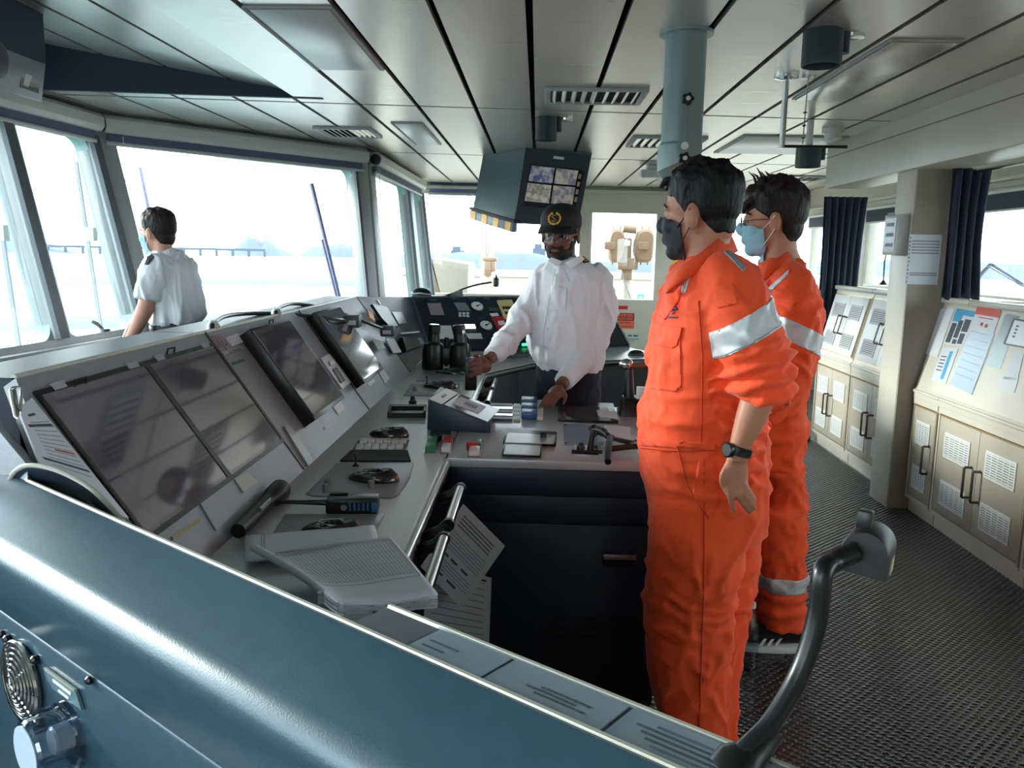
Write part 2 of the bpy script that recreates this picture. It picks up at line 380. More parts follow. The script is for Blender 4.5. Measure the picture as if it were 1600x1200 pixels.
# wipers and whip antennas outside the wide window
def outside_pole(p0, p1, y0, y1, r, label, name='windscreen_wiper', cat='wiper', m=None):
    a, b = aty(*p0, y0), aty(*p1, y1); b = a+(b-a)*(a.z/(a.z-b.z))
    o = MB().tube([a, b], r, 6).build(name, m or mat('pole_grey_violet', (96, 96, 130), .5), None, smooth=True)
    return tag(o, label, cat)
outside_pole((218, 263), (244, 390), 8.0, 7.6, .022, 'thin whip antenna rising behind the man at the window', 'whip_antenna', 'antenna')
outside_pole((487, 288), (531, 470), 8.6, 8.2, .024, 'taller whip antenna at the right of the wide diagonal window', 'whip_antenna', 'antenna')
outside_pole((503, 375), (527, 470), 8.2, 7.9, .014, 'short thin rod beside the taller whip antenna', 'windscreen_wiper', 'wiper')
t = outside_pole((118, 253), (150, 470), 6.2, 6.0, .02, 'grey wiper arm outside the second forward window', m=m_frame); MB().wbox(*(lambda c: (c.x-.03, c.x+.03, c.y-.03, c.y+.03, c.z-.05, c.z+.05))(aty(143, 366, 6.1))).build('wiper_motor', m_frame, t)
t = outside_pole((0, 355), (25, 520), 5.2, 5.1, .02, 'wiper arm outside the leftmost forward window', m=m_frame); MB().wbox(*(lambda c: (c.x-.03, c.x+.03, c.y-.03, c.y+.03, c.z-.05, c.z+.05))(aty(3, 364, 5.2))).build('wiper_motor', m_frame, t)
fd_ = MB().plate(hframe(-.05), [(-9, 1.0), (-3.35, 1.0), (-3.35, 5.6), (-1.9, 7.4), (-1.9, 11.3), (-9, 12)], 0, .048).build('forward_deck', mat('deck_green', (70, 100, 96), .8)); tag(fd_, 'narrow outside deck below the forward windows carrying the antennas', 'deck')
# ---------------- far wall
ex = (aty(1290, 330, 10.8)-aty(900, 318, 10.45)); FW = Frame(V((0, 10.6, 0)), V((1, .085, 0)), V((0, 0, 1)))
def fpx(*q): return FW.px(*q)
wA0, wA1 = fpx(655, 400)[0], fpx(908, 400)[0]
wB0, wB1 = fpx(918, 400)[0], fpx(1026, 400)[0]
wC0, wC1 = fpx(1075, 400)[0], fpx(1292, 400)[0]
zA0, zA1 = .95, fpx(760, 300)[1]; zB0, zB1 = fpx(980, 472)[1], fpx(980, 329)[1]; zC0, zC1 = fpx(1285, 478)[1], fpx(1285, 333)[1]
wb = MB(); T = .06
wb.box(FW, -1.5, 6.0, 0, min(zA0, zB0, zC0), -T, T)
far = wb.build('wall_far', m_cream); struct(far)
def fbox(name, m, u0, u1, v0, v1, w0=-T, w1=T, par=far, bevel=0): return MB().box(FW, u0, u1, v0, v1, w0, w1).build(name, m, par, bevel=bevel)
zl = min(zA0, zB0, zC0)
for (a, b, z) in ((-1.5, wA0, zl), (wA1, wB0, zl), (wB1, wC0, zl), (wC1, wC1+.12, zl)): fbox('wall_pier', m_cream, a, b, z, CZ+.3)
for (a, b, z0, z1) in ((wA0, wA1, zA0, zA1), (wB0, wB1, zB0, zB1), (wC0, wC1, zC0, zC1)):
    fbox('wall_header', m_cream, a, b, z1, CZ+.3)
    if z0 > zl+.001: fbox('wall_apron', m_cream, a, b, zl, z0)
fbox('cornice', m_cream, -1.45, 5.5, fpx(1100, 294)[1]-.09, fpx(1100, 294)[1]-.05, T, T+.05, bevel=.008)
fbox('cornice', m_cream, -1.45, 5.5, fpx(1100, 294)[1]+.02, CZ, T, T+.12, bevel=.01)
for k, (a, b, z0, z1) in enumerate(((wA0, wA1, zA0, zA1), (wB0, wB1, zB0, zB1), (wC0, wC1, zC0, zC1))):
    e = .035; mb = MB()
    for q in ((a, b, z0, z0+e), (a, b, z1-e, z1), (a, a+e, z0+e, z1-e), (b-e, b, z0+e, z1-e)): mb.box(FW, *q, -.05, T+.012)
    wo = mb.build('window_%d' % (10+k), m_cream); struct(wo)
    MB().box(FW, a+e, b-e, z0+e, z1-e, -.012, -.006).build('window_pane', m_glass, wo)
# lilac blind in far left window
t = thing('roller_blind', FW.p(*fpx(675, 303), .1), 'lilac roller blind part-lowered beside the camera monitor box', 'roller blind')
a, b = fpx(672, 303), fpx(900, 289); MB().box(FW, a[0], b[0], a[1], b[1]+.03, .075, .082).build('blind_fabric', m_lilac, t)
MB().tube([FW.p(a[0]-.02, a[1], .08), FW.p(b[0], a[1], .08)], .018, 8).build('bottom_bar', m_blind, t, smooth=True)
MB().tube([FW.p(a[0]-.02, b[1]+.04, .10), FW.p(b[0], b[1]+.04, .10)], .04, 10).build('blind_roll', m_blind, t, smooth=True)
# signs on the far wall
def sign(name, p0, p1, m, label, extra=None, w=T):
    a, b = fpx(*p0), fpx(*p1)
    o = MB().box(FW, min(a[0], b[0]), max(a[0], b[0]), min(a[1], b[1]), max(a[1], b[1]), w, w+.008).build(name, m); tag(o, label, 'sign'); return o, a, b
o, a, b = sign('warning_sign', (953, 488), (989, 513), m_orangep, 'orange and black WARNING sign low on the far wall')
fr = Frame(FW.p(min(a[0], b[0]), min(a[1], b[1]), T+.008), FW.u, FW.v); W_, H_ = abs(b[0]-a[0]), abs(b[1]-a[1])
mb = MB()
for q in ((.03, .97, .93, .97), (.03, .97, .52, .57), (.03, .06, .55, .95), (.94, .97, .55, .95)): mb.box(fr, W_*q[0], W_*q[1], H_*q[2], H_*q[3], 0, .002)
stuff(mb.build('sign_border', m_blackm, o))
text('lettering', 'WARNING', fr, W_*.5, H_*.63, H_*.34, m_blackm, o, .002, 'CENTER', .92)
text('lettering', 'WATER AREA', fr, W_*.5, H_*.32, H_*.17, mat('dark_red_print', (110, 20, 24), .6), o, .002, 'CENTER')
lines(fr, [(W_*.15, W_*.9, H_*.12, H_*.16)], mat('dark_red_print', (110, 20, 24), .6), o)
o, a, b = sign('red_label', (959, 477), (979, 483), m_red, 'small plain red label above the warning sign')
o, a, b = sign('notice_plate', (975, 519), (998, 536), mat('notice_green', (188, 204, 190), .5), 'small pale green notice below the warning sign')
fr = Frame(FW.p(min(a[0], b[0]), min(a[1], b[1]), T+.008), FW.u, FW.v); W_, H_ = abs(b[0]-a[0]), abs(b[1]-a[1])
lines(fr, [(W_*.1, W_*.9, H_*.38, H_*.44), (W_*.1, W_*.6, H_*.22, H_*.26), (W_*.2, W_*.45, H_*.65, H_*.8), (W_*.55, W_*.85, H_*.65, H_*.8)], m_ink, o)
o, a, b = sign('yellow_placard', (1050, 400), (1066, 440), mat('yellow_placard', (236, 206, 60), .5), 'yellow placard on the far wall behind the near man')
a, b = fpx(973, 461), fpx(981, 469)
# ================================================================ OUTSIDE
sea = MB().wbox(-5000, 5000, -3000, 6000, -26.2, -26).build('harbour_water', mat('hazy_water', (92, 105, 107), .35, var=.1, vscale=.012)); tag(sea, 'pale calm harbour water seen through the windows', 'water')
def hill(name, az, span, dist, hgt, label, m, seed, cat='hill', base=-26):
    """a long low ridge with real depth"""
    mb = MB(); n = 40; rows = 7; rnd = random.Random(seed); pts = []
    c0 = math.radians(az-span/2); c1 = math.radians(az+span/2)
    for j in range(rows):
        for i in range(n+1):
            s_ = i/n; a = c0+(c1-c0)*s_; r = dist+(j-rows/2)*dist*.02
            prof = math.sin(math.pi*s_)**.7*math.sin(math.pi*j/(rows-1)); nz = .65+.5*noise.noise(V((s_*4+seed, j*.4, seed)))+.18*noise.noise(V((s_*17+seed, j*.9, seed)))
            pts.append(V((math.sin(a)*r, math.cos(a)*r, base+max(0, hgt*prof*nz))))
    fs = [[j*(n+1)+i, j*(n+1)+i+1, (j+1)*(n+1)+i+1, (j+1)*(n+1)+i] for j in range(rows-1) for i in range(n)]
    mb.add(pts, fs); o = mb.build(name, m, None, smooth=True); return tag(o, label, cat)
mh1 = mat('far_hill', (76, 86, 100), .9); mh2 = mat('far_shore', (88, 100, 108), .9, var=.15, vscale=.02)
hill('distant_hill', -18.6, 4.6, 3200, 75, 'rounded distant hill beyond the water behind the wide window', mh1, 3)
hill('distant_hill', -13.2, 5.5, 3300, 66, 'lower distant hill at the right of the wide window', mh1, 5)
hill('distant_hill', -36, 14, 3000, 70, 'distant ridge seen through the second forward window', mh1, 8)
hill('treeline_shore', 0, 26, 1500, 42, 'hazy tree line on the shore behind the captain', mh1, 11, 'shore')
hill('treeline_shore', 25, 22, 1700, 45, 'hazy hills behind the right-hand windows', mh1, 14, 'shore')
hill('mud_bank', -20, 44, 700, 6, 'low sand bank in the water beyond the wide window', mh2, 21, 'shore')
hill('breakwater', -20, 40, 330, 4, 'low breakwater line nearest the ship', mat('breakwater_green', (84, 106, 100), .9), 25, 'breakwater', -26)
# long bridge on the horizon
t = thing('road_bridge', (-1150, 2520, -26), 'long low road bridge on the horizon', 'bridge')
bq = [V((-1450+k*46, 2450+k*11.5, -26)) for k in range(14)]
for k, q in enumerate(bq):
    MB().wbox(q.x-3, q.x+3, q.y-3, q.y+3, -26, -9).build('bridge_pier', mh1, t)
    if k < 13:
        r_ = bq[k+1]; MB().hexa([V((q.x, q.y, -9)), V((r_.x, r_.y, -9)), V((r_.x, r_.y+10, -9)), V((q.x, q.y+10, -9))], [V((q.x, q.y, -2)), V((r_.x, r_.y, -2)), V((r_.x, r_.y+10, -2)), V((q.x, q.y+10, -2))]).build('bridge_span', mh1, t)
for px, h_, lb in ((715, 34, 'left'), (842, 40, 'right')):
    p = aty(px, 408, 1600); o = MB().wbox(p.x-12, p.x+12, 1590, 1610, -26, p.z+h_*.6).wbox(p.x-9, p.x+5, 1590, 1610, p.z+h_*.6, p.z+h_*.8).build('tower_block', mh1)
    tag(o, 'hazy tower block on the shore, %s one of two' % lb, 'building')
# bridge wing outside the far windows
m_wing = mat('wing_paint', (160, 152, 138), .6); m_wing2 = mat('wing_paint_warm', (140, 122, 100), .6)
wd_ = MB().wbox(-3.5, 7, 11.45, 19, -.1, -.001).build('wing_deck', m_wing); tag(wd_, 'pale deck of the open bridge wing outside the far windows', 'deck')
o = MB().hexa([V((aty(664, 470, 12.2).x, 12.2, 0)), V((aty(728, 470, 12.2).x, 12.2, 0)), V((aty(728, 470, 12.2).x, 13.4, 0)), V((aty(664, 470, 12.2).x, 13.4, 0))], [aty(672, 402, 12.2), aty(733, 412, 12.2), aty(733, 412, 12.2)+V((0, 1.2, 0)), aty(672, 402, 12.2)+V((0, 1.2, 0))]).build('wing_shelter', m_wing, None, bevel=.03)
tag(o, 'cream equipment shelter standing on the wing outside the far window', 'shelter')
o = MB().hexa([aty(642, 300, 11.3), aty(648, 300, 11.3), aty(648, 300, 11.6), aty(642, 300, 11.6)], [aty(690, 462, 11.3), aty(664, 462, 11.3), aty(664, 462, 11.6), aty(690, 462, 11.6)]).build('wing_pillar', m_wing2, None, bevel=.01)
tag(o, 'slanted cream pillar of the wing outside the side window', 'pillar')
bw = MB().wbox(-3.5, 6.8, 18.4, 18.5, 0, .98).wbox(-3.5, 6.8, 18.35, 18.55, .98, 1.06).build('wing_bulwark', m_wing); tag(bw, 'cream bulwark with a rail along the edge of the wing', 'bulwark')
for px, lb in ((757, 'left'), (768, 'right')):
    a = aty(px, 445, 15.0); p = aty(px, 330, 15.0)
    t = thing('wing_post', (a.x, 15, 0), 'slender pale mast post on the wing under the monitor box, %s of a pair' % lb, 'post')
    MB().tube([V((p.x, 15, 0)), V((p.x, 15, 2.9))], .055, 10).build('mast_tube', m_wing, t, smooth=True)
    MB().tube([V((p.x, 15, 2.15)), V((p.x+(.3 if lb == 'right' else -.3), 15, 2.5))], .03, 8).build('brace', m_wing, t, smooth=True)
# small orange camera bracket
c = aty(766, 420, 14.6)
t = thing('wing_lamp', (c.x, 14.6, 0), 'small orange-cream lamp bracket on the wing left of the captain', 'lamp')
MB().wbox(c.x-.13, c.x+.12, 14.5, 14.7, c.z+.13, c.z+.2).build('lamp_hood', m_hazard_o, t, bevel=.02)
MB().wbox(c.x-.10, c.x+.02, 14.5, 14.7, c.z-.12, c.z+.13).wbox(c.x+.02, c.x+.09, 14.5, 14.7, c.z-.05, c.z+.13).build('lamp_body', m_hazard_o, t, bevel=.015)
MB().tube([V((c.x-.04, 14.6, 0)), V((c.x-.04, 14.6, c.z-.1))], .06, 10).build('lamp_post', m_wing, t, smooth=True)
# twin searchlight seen through the door window
SY = 12.6
def S(px, py, dy=0): return aty(px, py, SY+dy)
b0 = S(976, 470)
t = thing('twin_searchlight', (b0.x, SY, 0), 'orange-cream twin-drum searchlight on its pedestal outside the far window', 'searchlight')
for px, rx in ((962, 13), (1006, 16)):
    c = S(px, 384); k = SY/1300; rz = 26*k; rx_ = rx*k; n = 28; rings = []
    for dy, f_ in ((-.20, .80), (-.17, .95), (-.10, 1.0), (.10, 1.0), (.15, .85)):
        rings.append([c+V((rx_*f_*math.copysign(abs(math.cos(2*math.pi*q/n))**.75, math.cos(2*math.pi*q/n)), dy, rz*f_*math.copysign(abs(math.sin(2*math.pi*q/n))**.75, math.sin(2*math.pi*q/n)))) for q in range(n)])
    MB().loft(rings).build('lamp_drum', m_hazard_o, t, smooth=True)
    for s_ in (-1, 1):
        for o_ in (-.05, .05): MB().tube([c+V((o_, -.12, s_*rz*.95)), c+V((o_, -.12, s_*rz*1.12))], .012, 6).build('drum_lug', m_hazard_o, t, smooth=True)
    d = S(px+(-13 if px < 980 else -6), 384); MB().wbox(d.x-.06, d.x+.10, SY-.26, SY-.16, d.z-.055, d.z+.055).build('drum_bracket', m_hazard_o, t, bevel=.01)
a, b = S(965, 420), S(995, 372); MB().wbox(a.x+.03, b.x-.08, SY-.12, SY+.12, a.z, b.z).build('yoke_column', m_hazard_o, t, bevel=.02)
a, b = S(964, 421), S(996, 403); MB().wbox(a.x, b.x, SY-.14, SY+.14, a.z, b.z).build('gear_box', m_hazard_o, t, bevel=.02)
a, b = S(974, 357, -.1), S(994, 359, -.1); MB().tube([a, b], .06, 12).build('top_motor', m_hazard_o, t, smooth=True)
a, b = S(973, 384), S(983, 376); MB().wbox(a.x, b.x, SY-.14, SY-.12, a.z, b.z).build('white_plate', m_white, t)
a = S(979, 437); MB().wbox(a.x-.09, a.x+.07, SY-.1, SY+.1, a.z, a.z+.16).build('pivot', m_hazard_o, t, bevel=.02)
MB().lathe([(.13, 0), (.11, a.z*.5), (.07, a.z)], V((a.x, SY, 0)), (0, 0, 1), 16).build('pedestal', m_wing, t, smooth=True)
MB().tube([S(972, 425, -.15), S(975, 440, -.16), S(983, 460, -.17), S(988, 472, -.18)], .012, 6).build('cable', mat('cable_grey', (110, 112, 120), .5), t, smooth=True)
a, b = S(996, 470, 1.8), S(1006, 460, 1.8); o = MB().wbox(a.x, b.x, SY+1.8, SY+1.83, a.z, b.z).build('muster_sign', mat('sign_green', (70, 180, 130), .5)); tag(o, 'small green sign low outside the far window', 'sign')
MB().lathe([(.025, 0), (.025, .006)], V(((a.x+b.x)/2, SY+1.8, (a.z+b.z)/2)), (0, -1, 0), 14).build('sign_disc', m_white, o); MB().tube([V(((a.x+b.x)/2, SY+1.86, 0)), V(((a.x+b.x)/2, SY+1.86, b.z))], .03, 8).build('sign_post', m_wing, o)
o = MB().tube([V((S(948, 470, 1.5).x, SY+1.5, 0)), S(948, 452, 1.5), S(962, 452, 1.5), V((S(962, 470, 1.5).x, SY+1.5, 0))], .025, 8).build('wing_rail', m_wing, None, smooth=True); tag(o, 'white bent handrail on the wing behind the captain', 'handrail')
# ================================================================ RIGHT SIDE (beam, pilaster, cabinets, aft windows)
XR = 2.30
bm_ = MB(); bm_.wbox(2.12, 2.40, 1.2, 6.42, 2.02, CZ+.02); beam = bm_.build('trim_5', m_beigel, None, bevel=.006); struct(beam)
MB().wbox(2.113, 2.12, 1.2, 6.42, 2.235, 2.24).build('beam_seam', m_taupe, beam)
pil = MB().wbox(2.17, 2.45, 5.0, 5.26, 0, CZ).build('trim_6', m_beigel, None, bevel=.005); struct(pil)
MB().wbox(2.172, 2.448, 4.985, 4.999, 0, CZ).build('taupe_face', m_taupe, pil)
# aft window wall
XW = 3.35
aw = MB().wbox(XW, XW+.1, -1.2, 10.9, 0, 1.22).build('wall_aft', m_cream); struct(aw)
MB().wbox(XW, XW+.1, -1.2, 10.9, 2.02, CZ+.3).build('header', m_cream, aw)
MB().wbox(XW-.05, XW, -1.2, 10.9, 2.08, 2.11).build('header_moulding', m_cream, aw, bevel=.006)
MB().wbox(XW-.06, XW+.1, -1.2, 10.9, 1.19, 1.235).build('sill_ledge', m_beigel, aw, bevel=.006)
wy = [(-1.0, .85), (1.0, 2.9), (3.05, 5.0), (5.15, 6.95), (7.4, 8.7), (8.9, 10.5)]
py = [-1.2]+[q for ab in wy for q in ab]+[10.9]
for i in range(0, len(py), 2): MB().wbox(XW-.01, XW+.1, py[i], py[i+1], 1.22, 2.02).build('pier', m_cream, aw, bevel=.01)
for k, (a, b) in enumerate(wy):
    mb = MB(); e = .04
    for q in ((a, b, 1.22, 1.22+e), (a, b, 2.02-e, 2.02), (a, a+e, 1.22+e, 2.02-e), (b-e, b, 1.22+e, 2.02-e)): mb.wbox(XW-.012, XW+.09, *q)
    wo = mb.build('window_%d' % (20+k), m_cream, None, bevel=.004); struct(wo)
    MB().wbox(XW+.04, XW+.046, a+e, b-e, 1.22+e, 2.02-e).build('window_pane', m_glass, wo)
    if k == 0: continue
    t = thing('window_blind', (XW-.04, a, 2.0), 'dark blue blind rolled at the top of aft window, bay %s' % ['behind the camera', 'nearest the camera', 'just past the nearest', 'beyond the pilaster', 'beyond the curtain', 'in the far corner'][k], 'blind')
    MB().wbox(XW-.045, XW-.035, a+.02, b-.02, 1.87, 2.0).build('blind_fabric', mat('dark_blind', (52, 58, 70), .8), t)
    MB().tube([V((XW-.04, a+.01, 2.01)), V((XW-.04, b-.01, 2.01))], .022, 8).build('blind_roll', m_blind, t, smooth=True)
    MB().tube([V((XW-.04, a+.02, 1.87)), V((XW-.04, b-.02, 1.87))], .009, 8).build('bottom_bar', m_blind, t, smooth=True)
# outside wipers on the aft window
for q, lb in (((1505, 455, 1548, 412), 'jointed wiper arm outside the aft window, left arm'), ((1548, 412, 1600, 445), 'jointed wiper arm outside the aft window, right arm')):
    t = MB().tube([atx(q[0], q[1], XW+.2), atx(q[2], q[3], XW+.2)], .012, 6).build('wiper_linkage', mat('pole_grey_violet', (96, 96, 130), .5), None, smooth=True); tag(t, lb, 'wiper')
    MB().tube([atx(q[0], q[1]+6, XW+.2), atx(q[2], q[3]+4, XW+.2)], .006, 6).build('link_rod', m_frame, t, smooth=True)
# ---- cabinets
def grille(fr, u0, u1, v0, v1, par, m_edge=m_white, n=9):
    g = MB(); e = .012
    for q in ((u0, u1, v0, v0+e), (u0, u1, v1-e, v1), (u0, u0+e, v0+e, v1-e), (u1-e, u1, v0+e, v1-e)): g.box(fr, *q, 0, .005)
    go = g.build('vent_grille', m_edge, par)
    MB().box(fr, u0+e, u1-e, v0+e, v1-e, -.001, .0012).build('grille_backing', m_blackm, go)
    for k in range(n):
        v = v0+e+(v1-v0-2*e)*(k+.5)/n; MB().box(fr, u0+e, u1-e, v-.0045, v+.0045, .0012, .004).build('grille_slat', m_edge, go)
    return go
def grille_bars(fr, u0, u1, v0, v1, go, m_edge, n=4):
    for k in range(1, n): u = u0+(u1-u0)*k/n; MB().box(fr, u-.004, u+.004, v0+.012, v1-.012, .0012, .0045).build('grille_bar', m_edge, go)
def handle(fr, u, v0, v1, par, r=.007, out=.035):
    MB().tube([fr.p(u, v0, 0), fr.p(u, v0, out), fr.p(u, v0+.004, out+.004), fr.p(u, v1-.004, out+.004), fr.p(u, v1, out), fr.p(u, v1, 0)], r, 8).build('handle', mat('pewter_handle', (110, 104, 102), .3, .8), par, smooth=True)
def door(fr, u0, u1, v0, v1, par, hu, label=None, m=m_beige, gm=m_white, bars=0, two=True, hv=None, th=.016, n=9):
    d = MB().box(fr, u0, u1, v0, v1, 0, th).build('door', m, par, bevel=.003)
    f2 = Frame(fr.p(0, 0, th), fr.u, fr.v); w_ = u1-u0; h_ = v1-v0
    for (a, b) in ((.60, .86), (.10, .36)) if two else ((.55, .85),):
        g = grille(f2, u0+w_*.18, u1-w_*.18, v0+h_*a, v0+h_*b, d, gm, n)
        if bars: grille_bars(f2, u0+w_*.18, u1-w_*.18, v0+h_*a, v0+h_*b, g, gm, bars)
    if hu is not None:
        a, b = hv or (v0+h_*.33, v0+h_*.63); handle(f2, u0+w_*hu, a, b, d)
    return d
# lower fronts lie in the planes X=2.315 (far block) and X=2.265 (near block); frame faces -X
def cab(y0, y1, label, doors, XF):
    t = thing('cabinet', (XF+.3, (y0+y1)/2, 0), label, 'cabinet')
    MB().wbox(XF+.02, XF+.75, y0, y1, .09, .68).build('cabinet_body', m_beige, t)
    MB().wbox(XF+.03, XF+.75, y0, y1, 0, .09).build('plinth', m_beigel, t)
    mb = MB(); mb.wbox(XF-.004, XF+.02, y0, y1, .665, .70).wbox(XF, XF+.02, y0, y1, .085, .11)
    for q in (y0, y1-.016): mb.wbox(XF, XF+.02, q, q+.016, .11, .665)
    mb.build('front_frame', m_beigel, t)
    MB().wbox(XF-.003, XF+.001, y0+.012, y1-.012, .652, .660).build('brass_bead', m_brass, t)
    MB().wbox(XF-.003, XF+.001, y0, y0+.008, .10, .66).build('brass_bead', m_brass, t)
    fr = Frame((XF+.016, 0, 0), (0, -1, 0), (0, 0, 1))          # u = -Y, w = -X
    k = len(doors); a0 = y0+.02; wd = (y1-y0-.04)/k
    for i, hu in enumerate(doors):
        ya = a0+i*wd+.0015; yb = a0+(i+1)*wd-.0015
        door(fr, -yb, -ya, .115, .65, t, hu, bars=5)
    return t
def slope_top(y0, y1, par, XF, m=m_beigel):
    pts = [(XF-.006, .70), (XF-.006, .745), (XF+.006, .765), (XF+.122, 1.25), (XF+.122, 1.262), (XF+.75, 1.262), (XF+.75, .68), (XF+.02, .68)]
    mb = MB(); mb.loft([[V((x, y, z)) for x, z in pts] for y in (y0, y1)]); o = mb.build('sloped_top', m, par)
    MB().wbox(XF+.10, XF+.16, y0, y1, 1.262, 1.295).build('ledge_moulding', m, par, bevel=.008)
    MB().wbox(XF-.014, XF+.02, y0, y1, .73, .75).build('nosing', m, par, bevel=.006)
    d = V((.116, 0, .485)); return Frame((XF+.006, 0, .765), (0, -1, 0), d), d.length
# far block: two door pairs below, louvred sloping doors above
c1 = cab(6.12, 6.88, 'beige louvred cabinet at the far end, next to the navy curtain', [.12, .88], 2.315)
c2 = cab(5.30, 6.11, 'beige louvred cabinet directly beyond the pilaster', [.12, .88], 2.315)
for d_ in (c1, c2):
    pass
for par, y0, y1 in ((c1, 6.12, 6.88), (c2, 5.30, 6.11)):
    fr, L = slope_top(y0, y1, par, 2.315); wd = (y1-y0-.06)/2
    MB().box(fr, -y1+.012, -y0-.012, .012, L-.02, .0, .004).build('door_surround', m_brass, par)
    for i, hu in enumerate((.12, .88)):
        ya = y0+.03+i*wd+.002; yb = ya+wd-.004
        door(fr, -yb, -ya, .022, L-.03, par, hu, m=m_white, gm=mat('grey_louvre', (176, 178, 180), .5), bars=0, th=.014, n=7)
# near block with steep notice board
c3 = cab(4.66, 4.97, 'narrow single-door louvred cabinet on the near side of the pilaster', [.86], 2.265)
c4 = cab(3.76, 4.65, 'double-door louvred cabinet at the right edge, under the papers', [.10, .90], 2.265)
c4b = cab(2.85, 3.75, 'louvred cabinet nearest the camera at the right edge', [.10, .90], 2.265)
for par, y0, y1 in ((c3, 4.655, 4.97), (c4, 3.755, 4.655), (c4b, 2.85, 3.755)): slope_top(y0, y1, par, 2.265)
# papers on the notice desk
NF = Frame((2.2712, 0, .765), (0, -1, 0), (.116, 0, .485)); NF.o = NF.p(0, 0, .001)
def notice(pix, m, label, cat='notice', name='notice_sheet', th=.002):
    o = MB().pxplate(NF, pix, 0, th).build(name, m); return tag(o, label, cat)
def qlerp(pix, a, b):
    p0, p1, p2, p3 = [V(NF.px(*q)).to_2d() if False else V((*NF.px(*q), 0)) for q in pix]
    q = p0.lerp(p1, a).lerp(p3.lerp(p2, a), b); return (q.x, q.y)
def patch(o, pix, a0, a1, b0, b1, m, name='print_block', w=.002):
    uv = [qlerp(pix, a0, b0), qlerp(pix, a1, b0), qlerp(pix, a1, b1), qlerp(pix, a0, b1)]
    return MB().plate(NF, uv, w, w+.0012).build(name, m, o)
P = [(1468, 482), (1492, 482), (1465, 558), (1444, 552)]; o = notice(P, m_paper, 'plain white ring-punched sheet at the left of the notice desk')
for k in range(10): patch(o, P, .02, .08, .05+k*.09, .07+k*.09, m_inkl, 'punch_hole')
P = [(1496, 482), (1525, 487), (1505, 541), (1475, 537)]; o = notice(P, m_paper, 'printed chart with blue heading and dark blocks on the notice desk')
patch(o, P, 0, 1, 0, .16, mat('blue_heading', (70, 160, 200), .5)); patch(o, P, 0, .45, .16, .36, mat('blue_heading', (70, 160, 200), .5))
for a, b, c, d in ((.05, .3, .4, .95), (.36, .58, .3, .8), (.64, .95, .25, .6), (.4, .6, .84, .97), (.66, .9, .65, .95)): patch(o, P, a, b, c, d, mat('dark_block', (64, 72, 84), .5))
P = [(1530, 480), (1566, 486), (1553, 512), (1518, 511)]
P = [(1528, 479), (1566, 484), (1519, 617), (1484, 600)]; o = notice(P, m_paper, 'long white notice with a red heading under a plastic sleeve')
patch(o, P, 0, 1, 0, .095, mat('red_heading', (214, 84, 66), .5)); patch(o, P, .2, .8, .12, .13, m_red, 'print_line')
patch(o, P, .38, .48, .18, .22, m_red); patch(o, P, .58, .68, .19, .23, m_red)
for k in range(7): patch(o, P, .1, .9, .3+k*.09, .31+k*.09, m_inkl, 'print_line')
P2 = [(1520, 517), (1556, 520), (1519, 617), (1484, 600)]
g = MB().pxplate(NF, P2, .004, .0055).build('plastic_sleeve', m_cover, o)
P = [(1572, 490), (1594, 494), (1563, 577), (1540, 570)]; o = notice(P, m_cover, 'crumpled clear plastic pocket beside the red-headed notice', 'plastic pocket', 'plastic_pocket')
P = [(1474, 543), (1498, 544), (1478, 600), (1455, 594)]; o = notice(P, m_paperb, 'small sheet with a blue streak below the printed chart')
patch(o, P, .55, .75, .1, .9, mat('blue_heading', (70, 160, 200), .5))
for k in range(5): patch(o, P, .1, .45, .25+k*.1, .28+k*.1, m_ink, 'print_line')
P = [(1588, 500), (1640, 510), (1628, 548), (1573, 538)]; o = notice(P, mat('instrument_grey', (196, 198, 204), .4, .3), 'grey instrument panel with black frame on the notice desk', 'panel', 'instrument_panel', .012)
patch(o, P, -.03, 1, -.05, .02, m_black, 'frame_strip', .012); patch(o, P, -.03, .02, 0, 1, m_black, 'frame_strip', .012); patch(o, P, 0, 1, .97, 1.03, m_black, 'frame_strip', .012)
for k in range(4): patch(o, P, .15, .22, .2+k*.14, .27+k*.14, m_black, 'small_switch', .012)
P = [(1585, 550), (1600, 553), (1590, 594), (1568, 592)]; o = notice(P, m_paperb, 'pale narrow strip of paper at the right of the notice desk')
P = [(1562, 588), (1592, 591), (1585, 614), (1556, 605)]; o = notice(P, m_paper, 'small white slip below the pale strip of paper')
# sheet and phone box on the pilaster
fp = yframe(4.984)
a, b = fp.px(1421, 366), fp.px(1464, 445)
o = MB().box(fp, a[0], b[0], b[1], a[1], .001, .004).build('wall_notice', m_paperb); tag(o, 'blue-white printed sheet taped to the taupe side of the pilaster', 'notice')
f2 = Frame(fp.p(0, 0, .004), fp.u, fp.v); W_ = b[0]-a[0]; H_ = a[1]-b[1]
lines(f2, [(a[0]+.1*W_, b[0]-.05*W_, a[1]-H_*q, a[1]-H_*(q+.025)) for q in (.12, .18, .24, .30, .36, .76, .80)], m_inkl, o)
lines(f2, [(a[0]+.02*W_, a[0]+.05*W_, a[1]-H_*(.05+.08*q), a[1]-H_*(.08+.08*q)) for q in range(12)], m_ink, o, 'punch_holes')
a, b = atx(1397, 337, 2.15), atx(1414, 399, 2.15); y1_, y0_ = a.y, b.y
t = thing('document_box', (2.15, 5.1, b.z), 'small grey document box fixed to the front of the pilaster', 'document box')
MB().wbox(2.10, 2.169, 5.02, 5.22, b.z, a.z).build('box_body', mat('box_grey', (188, 186, 180), .4), t, bevel=.004)
MB().wbox(2.096, 2.10, 5.04, 5.20, b.z+.02, a.z-.02).build('box_front', m_cover, t)
for k in range(4): MB().wbox(2.0945, 2.096, 5.07, 5.17, b.z+.05+k*.06, b.z+.07+k*.06).build('print_line', m_inkl, t)
